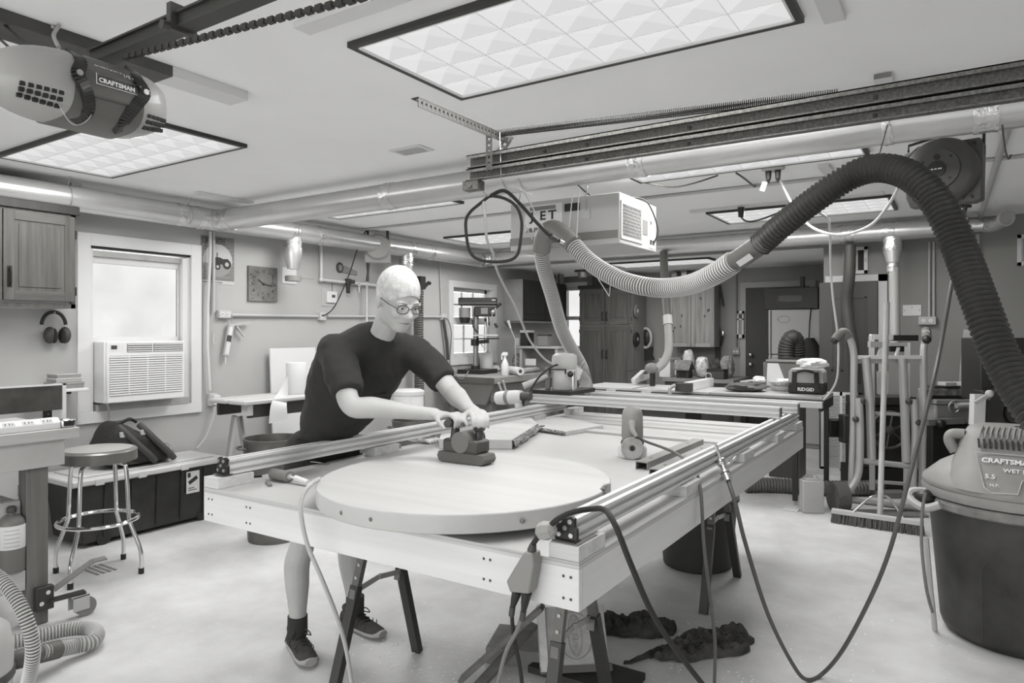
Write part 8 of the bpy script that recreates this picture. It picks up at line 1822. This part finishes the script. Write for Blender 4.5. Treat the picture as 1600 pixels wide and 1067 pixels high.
# shoes
def shoe(ank, dirv):
    x = Vector((dirv[0], dirv[1], 0)).normalized(); M = frame((ank.x, ank.y, 0), x, (0, 0, 1)); U = mat('shoe_dark', .045, .85, var=.35, scale=30, bump=.5, bscale=80)
    so_ = [(-.095, .026, .012), (-.085, .036, .006), (-.03, .039, .003), (.06, .044, .003), (.13, .050, .003), (.175, .046, .006), (.205, .026, .016)]
    sole = MB(); n = 16
    for xx, w, z in so_:
        for k in range(n):
            a = 2 * PI * k / n; sole.v.append(M @ V(xx, w * 1.06 * math.cos(a), max(.0015, z * .4 + .017 + .017 * math.sin(a) * (1 if math.sin(a) > 0 else 1))))
    for i in range(len(so_) - 1):
        for k in range(n): sole.f.append((i * n + k, i * n + (k + 1) % n, (i + 1) * n + (k + 1) % n, (i + 1) * n + k))
    sole.f.append(tuple(range(n - 1, -1, -1))); sole.f.append(tuple((len(so_) - 1) * n + k for k in range(n)))
    sh = obj('shoe', sole, mat('sole_grey', .32, .7), man, smooth=True)
    up = [(-.09, .024, .075), (-.07, .034, .088), (-.02, .037, .092), (.03, .039, .085), (.08, .043, .066), (.13, .046, .05), (.17, .041, .042), (.197, .022, .032)]
    u_ = MB()
    for xx, w, h in up:
        for k in range(20):
            a = 2 * PI * k / 20; c, s = math.cos(a), math.sin(a)
            u_.v.append(M @ V(xx, w * abs(c) ** .7 * (1 if c > 0 else -1), .024 + (h - .024) * max(0, s) ** .7 if s > 0 else .024))
    for i in range(len(up) - 1):
        for k in range(20): u_.f.append((i * 20 + k, i * 20 + (k + 1) % 20, (i + 1) * 20 + (k + 1) % 20, (i + 1) * 20 + k))
    u_.f.append(tuple(range(19, -1, -1))); u_.f.append(tuple((len(up) - 1) * 20 + k for k in range(20)))
    obj('upper', u_, U, sh, smooth=True)
    obj('collar', MB().tube([M @ V(-.022 + .052 * math.cos(a), .033 * math.sin(a), .092 + .012 * math.cos(a + PI)) for a in [2 * PI * k / 20 for k in range(20)]], .009, 8, closed=True), BLACKM, sh, smooth=True)
    obj('tongue', MB().bar(M @ V(.03, 0, .088), M @ V(.005, 0, .135), .045, .01, up=tuple(x)), U, sh)
    for k in range(4): xx = .025 + k * .022; hz = .092 - k * .0105; obj('lace', MB().tube(crom([M @ V(xx - .006, -.024, hz - .004), M @ V(xx, 0, hz + .006), M @ V(xx + .006, .024, hz - .004)], 4), .0032, 6), BLACK, sh)
    for s in (-1, 1): obj('lace_bow', MB().tube(crom([M @ V(.025, 0, .098), M @ V(.045, s * .03, .108), M @ V(.06, s * .045, .085), M @ V(.04, s * .025, .09), M @ V(.027, 0, .098)], 5), .0028, 6), BLACK, sh)
    for s in (-1, 1):
        for k in range(7): xx = -.06 + k * .028; obj('rib', MB().tube([M @ V(xx, s * .0405, .03), M @ V(xx + .008, s * .040, .05), M @ V(xx + .014, s * .034, .066)], .0025, 5), U, sh)
    obj('sock', MB().tube([M @ V(.0, 0, .075), M @ V(.0, 0, .12), M @ V(.002, 0, .168)], [.046, .046, .0455], 18), mat('sock_dark', .03, .9), man, smooth=True)
shoe(AR + V(-.0, 0, 0), (.92, -.40)); shoe(AL, (1, -.06))
# ---- the sander in his hands
tz = zs1 + .001; tc_ = V(-1.65, 2.215, tz)
r = thing('belt_sander', 'dark hand held belt sander under the man\'s hands on the round tabletop', 'sander', tc_)
TD_ = mat('tool_dark', .05, .45); fmx = Matrix.Translation(tc_)
obj('belt', MB().prism([(-.11, .006), (-.095, 0), (.095, 0), (.11, .006), (.118, .022), (.11, .042), (-.11, .042), (-.118, .022)], -.04, .04, fmx @ Matrix(((1, 0, 0, 0), (0, 0, -1, 0), (0, 1, 0, 0), (0, 0, 0, 1)))), mat('belt_brown', .12, .9), r, bevel=.003)
obj('housing', MB().box(-.085, .085, -.047, .047, .040, .095, fmx), TD_, r, bevel=.012); obj('motor', MB().cyl(fmx @ V(.005, -.05, .085), fmx @ V(.005, .055, .085), .042, n=20), mat('tool_grey', .14, .45), r, smooth=True)
obj('rear_post', MB().tube([fmx @ V(-.06, 0, .085), fmx @ V(-.055, 0, .118), fmx @ V(-.05, 0, .148)], .017, 12), TD_, r, smooth=True)
obj('rear_handle', MB().cyl(V(-1.703, 2.160, 1.138), V(-1.703, 2.268, 1.138), .0165, n=14), TD_, r, smooth=True)
obj('front_knob', MB().ball(kb, .027).cyl(fmx @ V(.05, .015, .085), kb, .015), TD_, r, smooth=True)
obj('dust_bag', MB().tube(crom([fmx @ V(.0, .055, .08), fmx @ V(-.02, .1, .085), fmx @ V(-.06, .15, .07)], 5), [.02, .022, .026, .03, .033, .035, .036, .036, .034, .03, .02], 12), BLACKM, r, smooth=True)
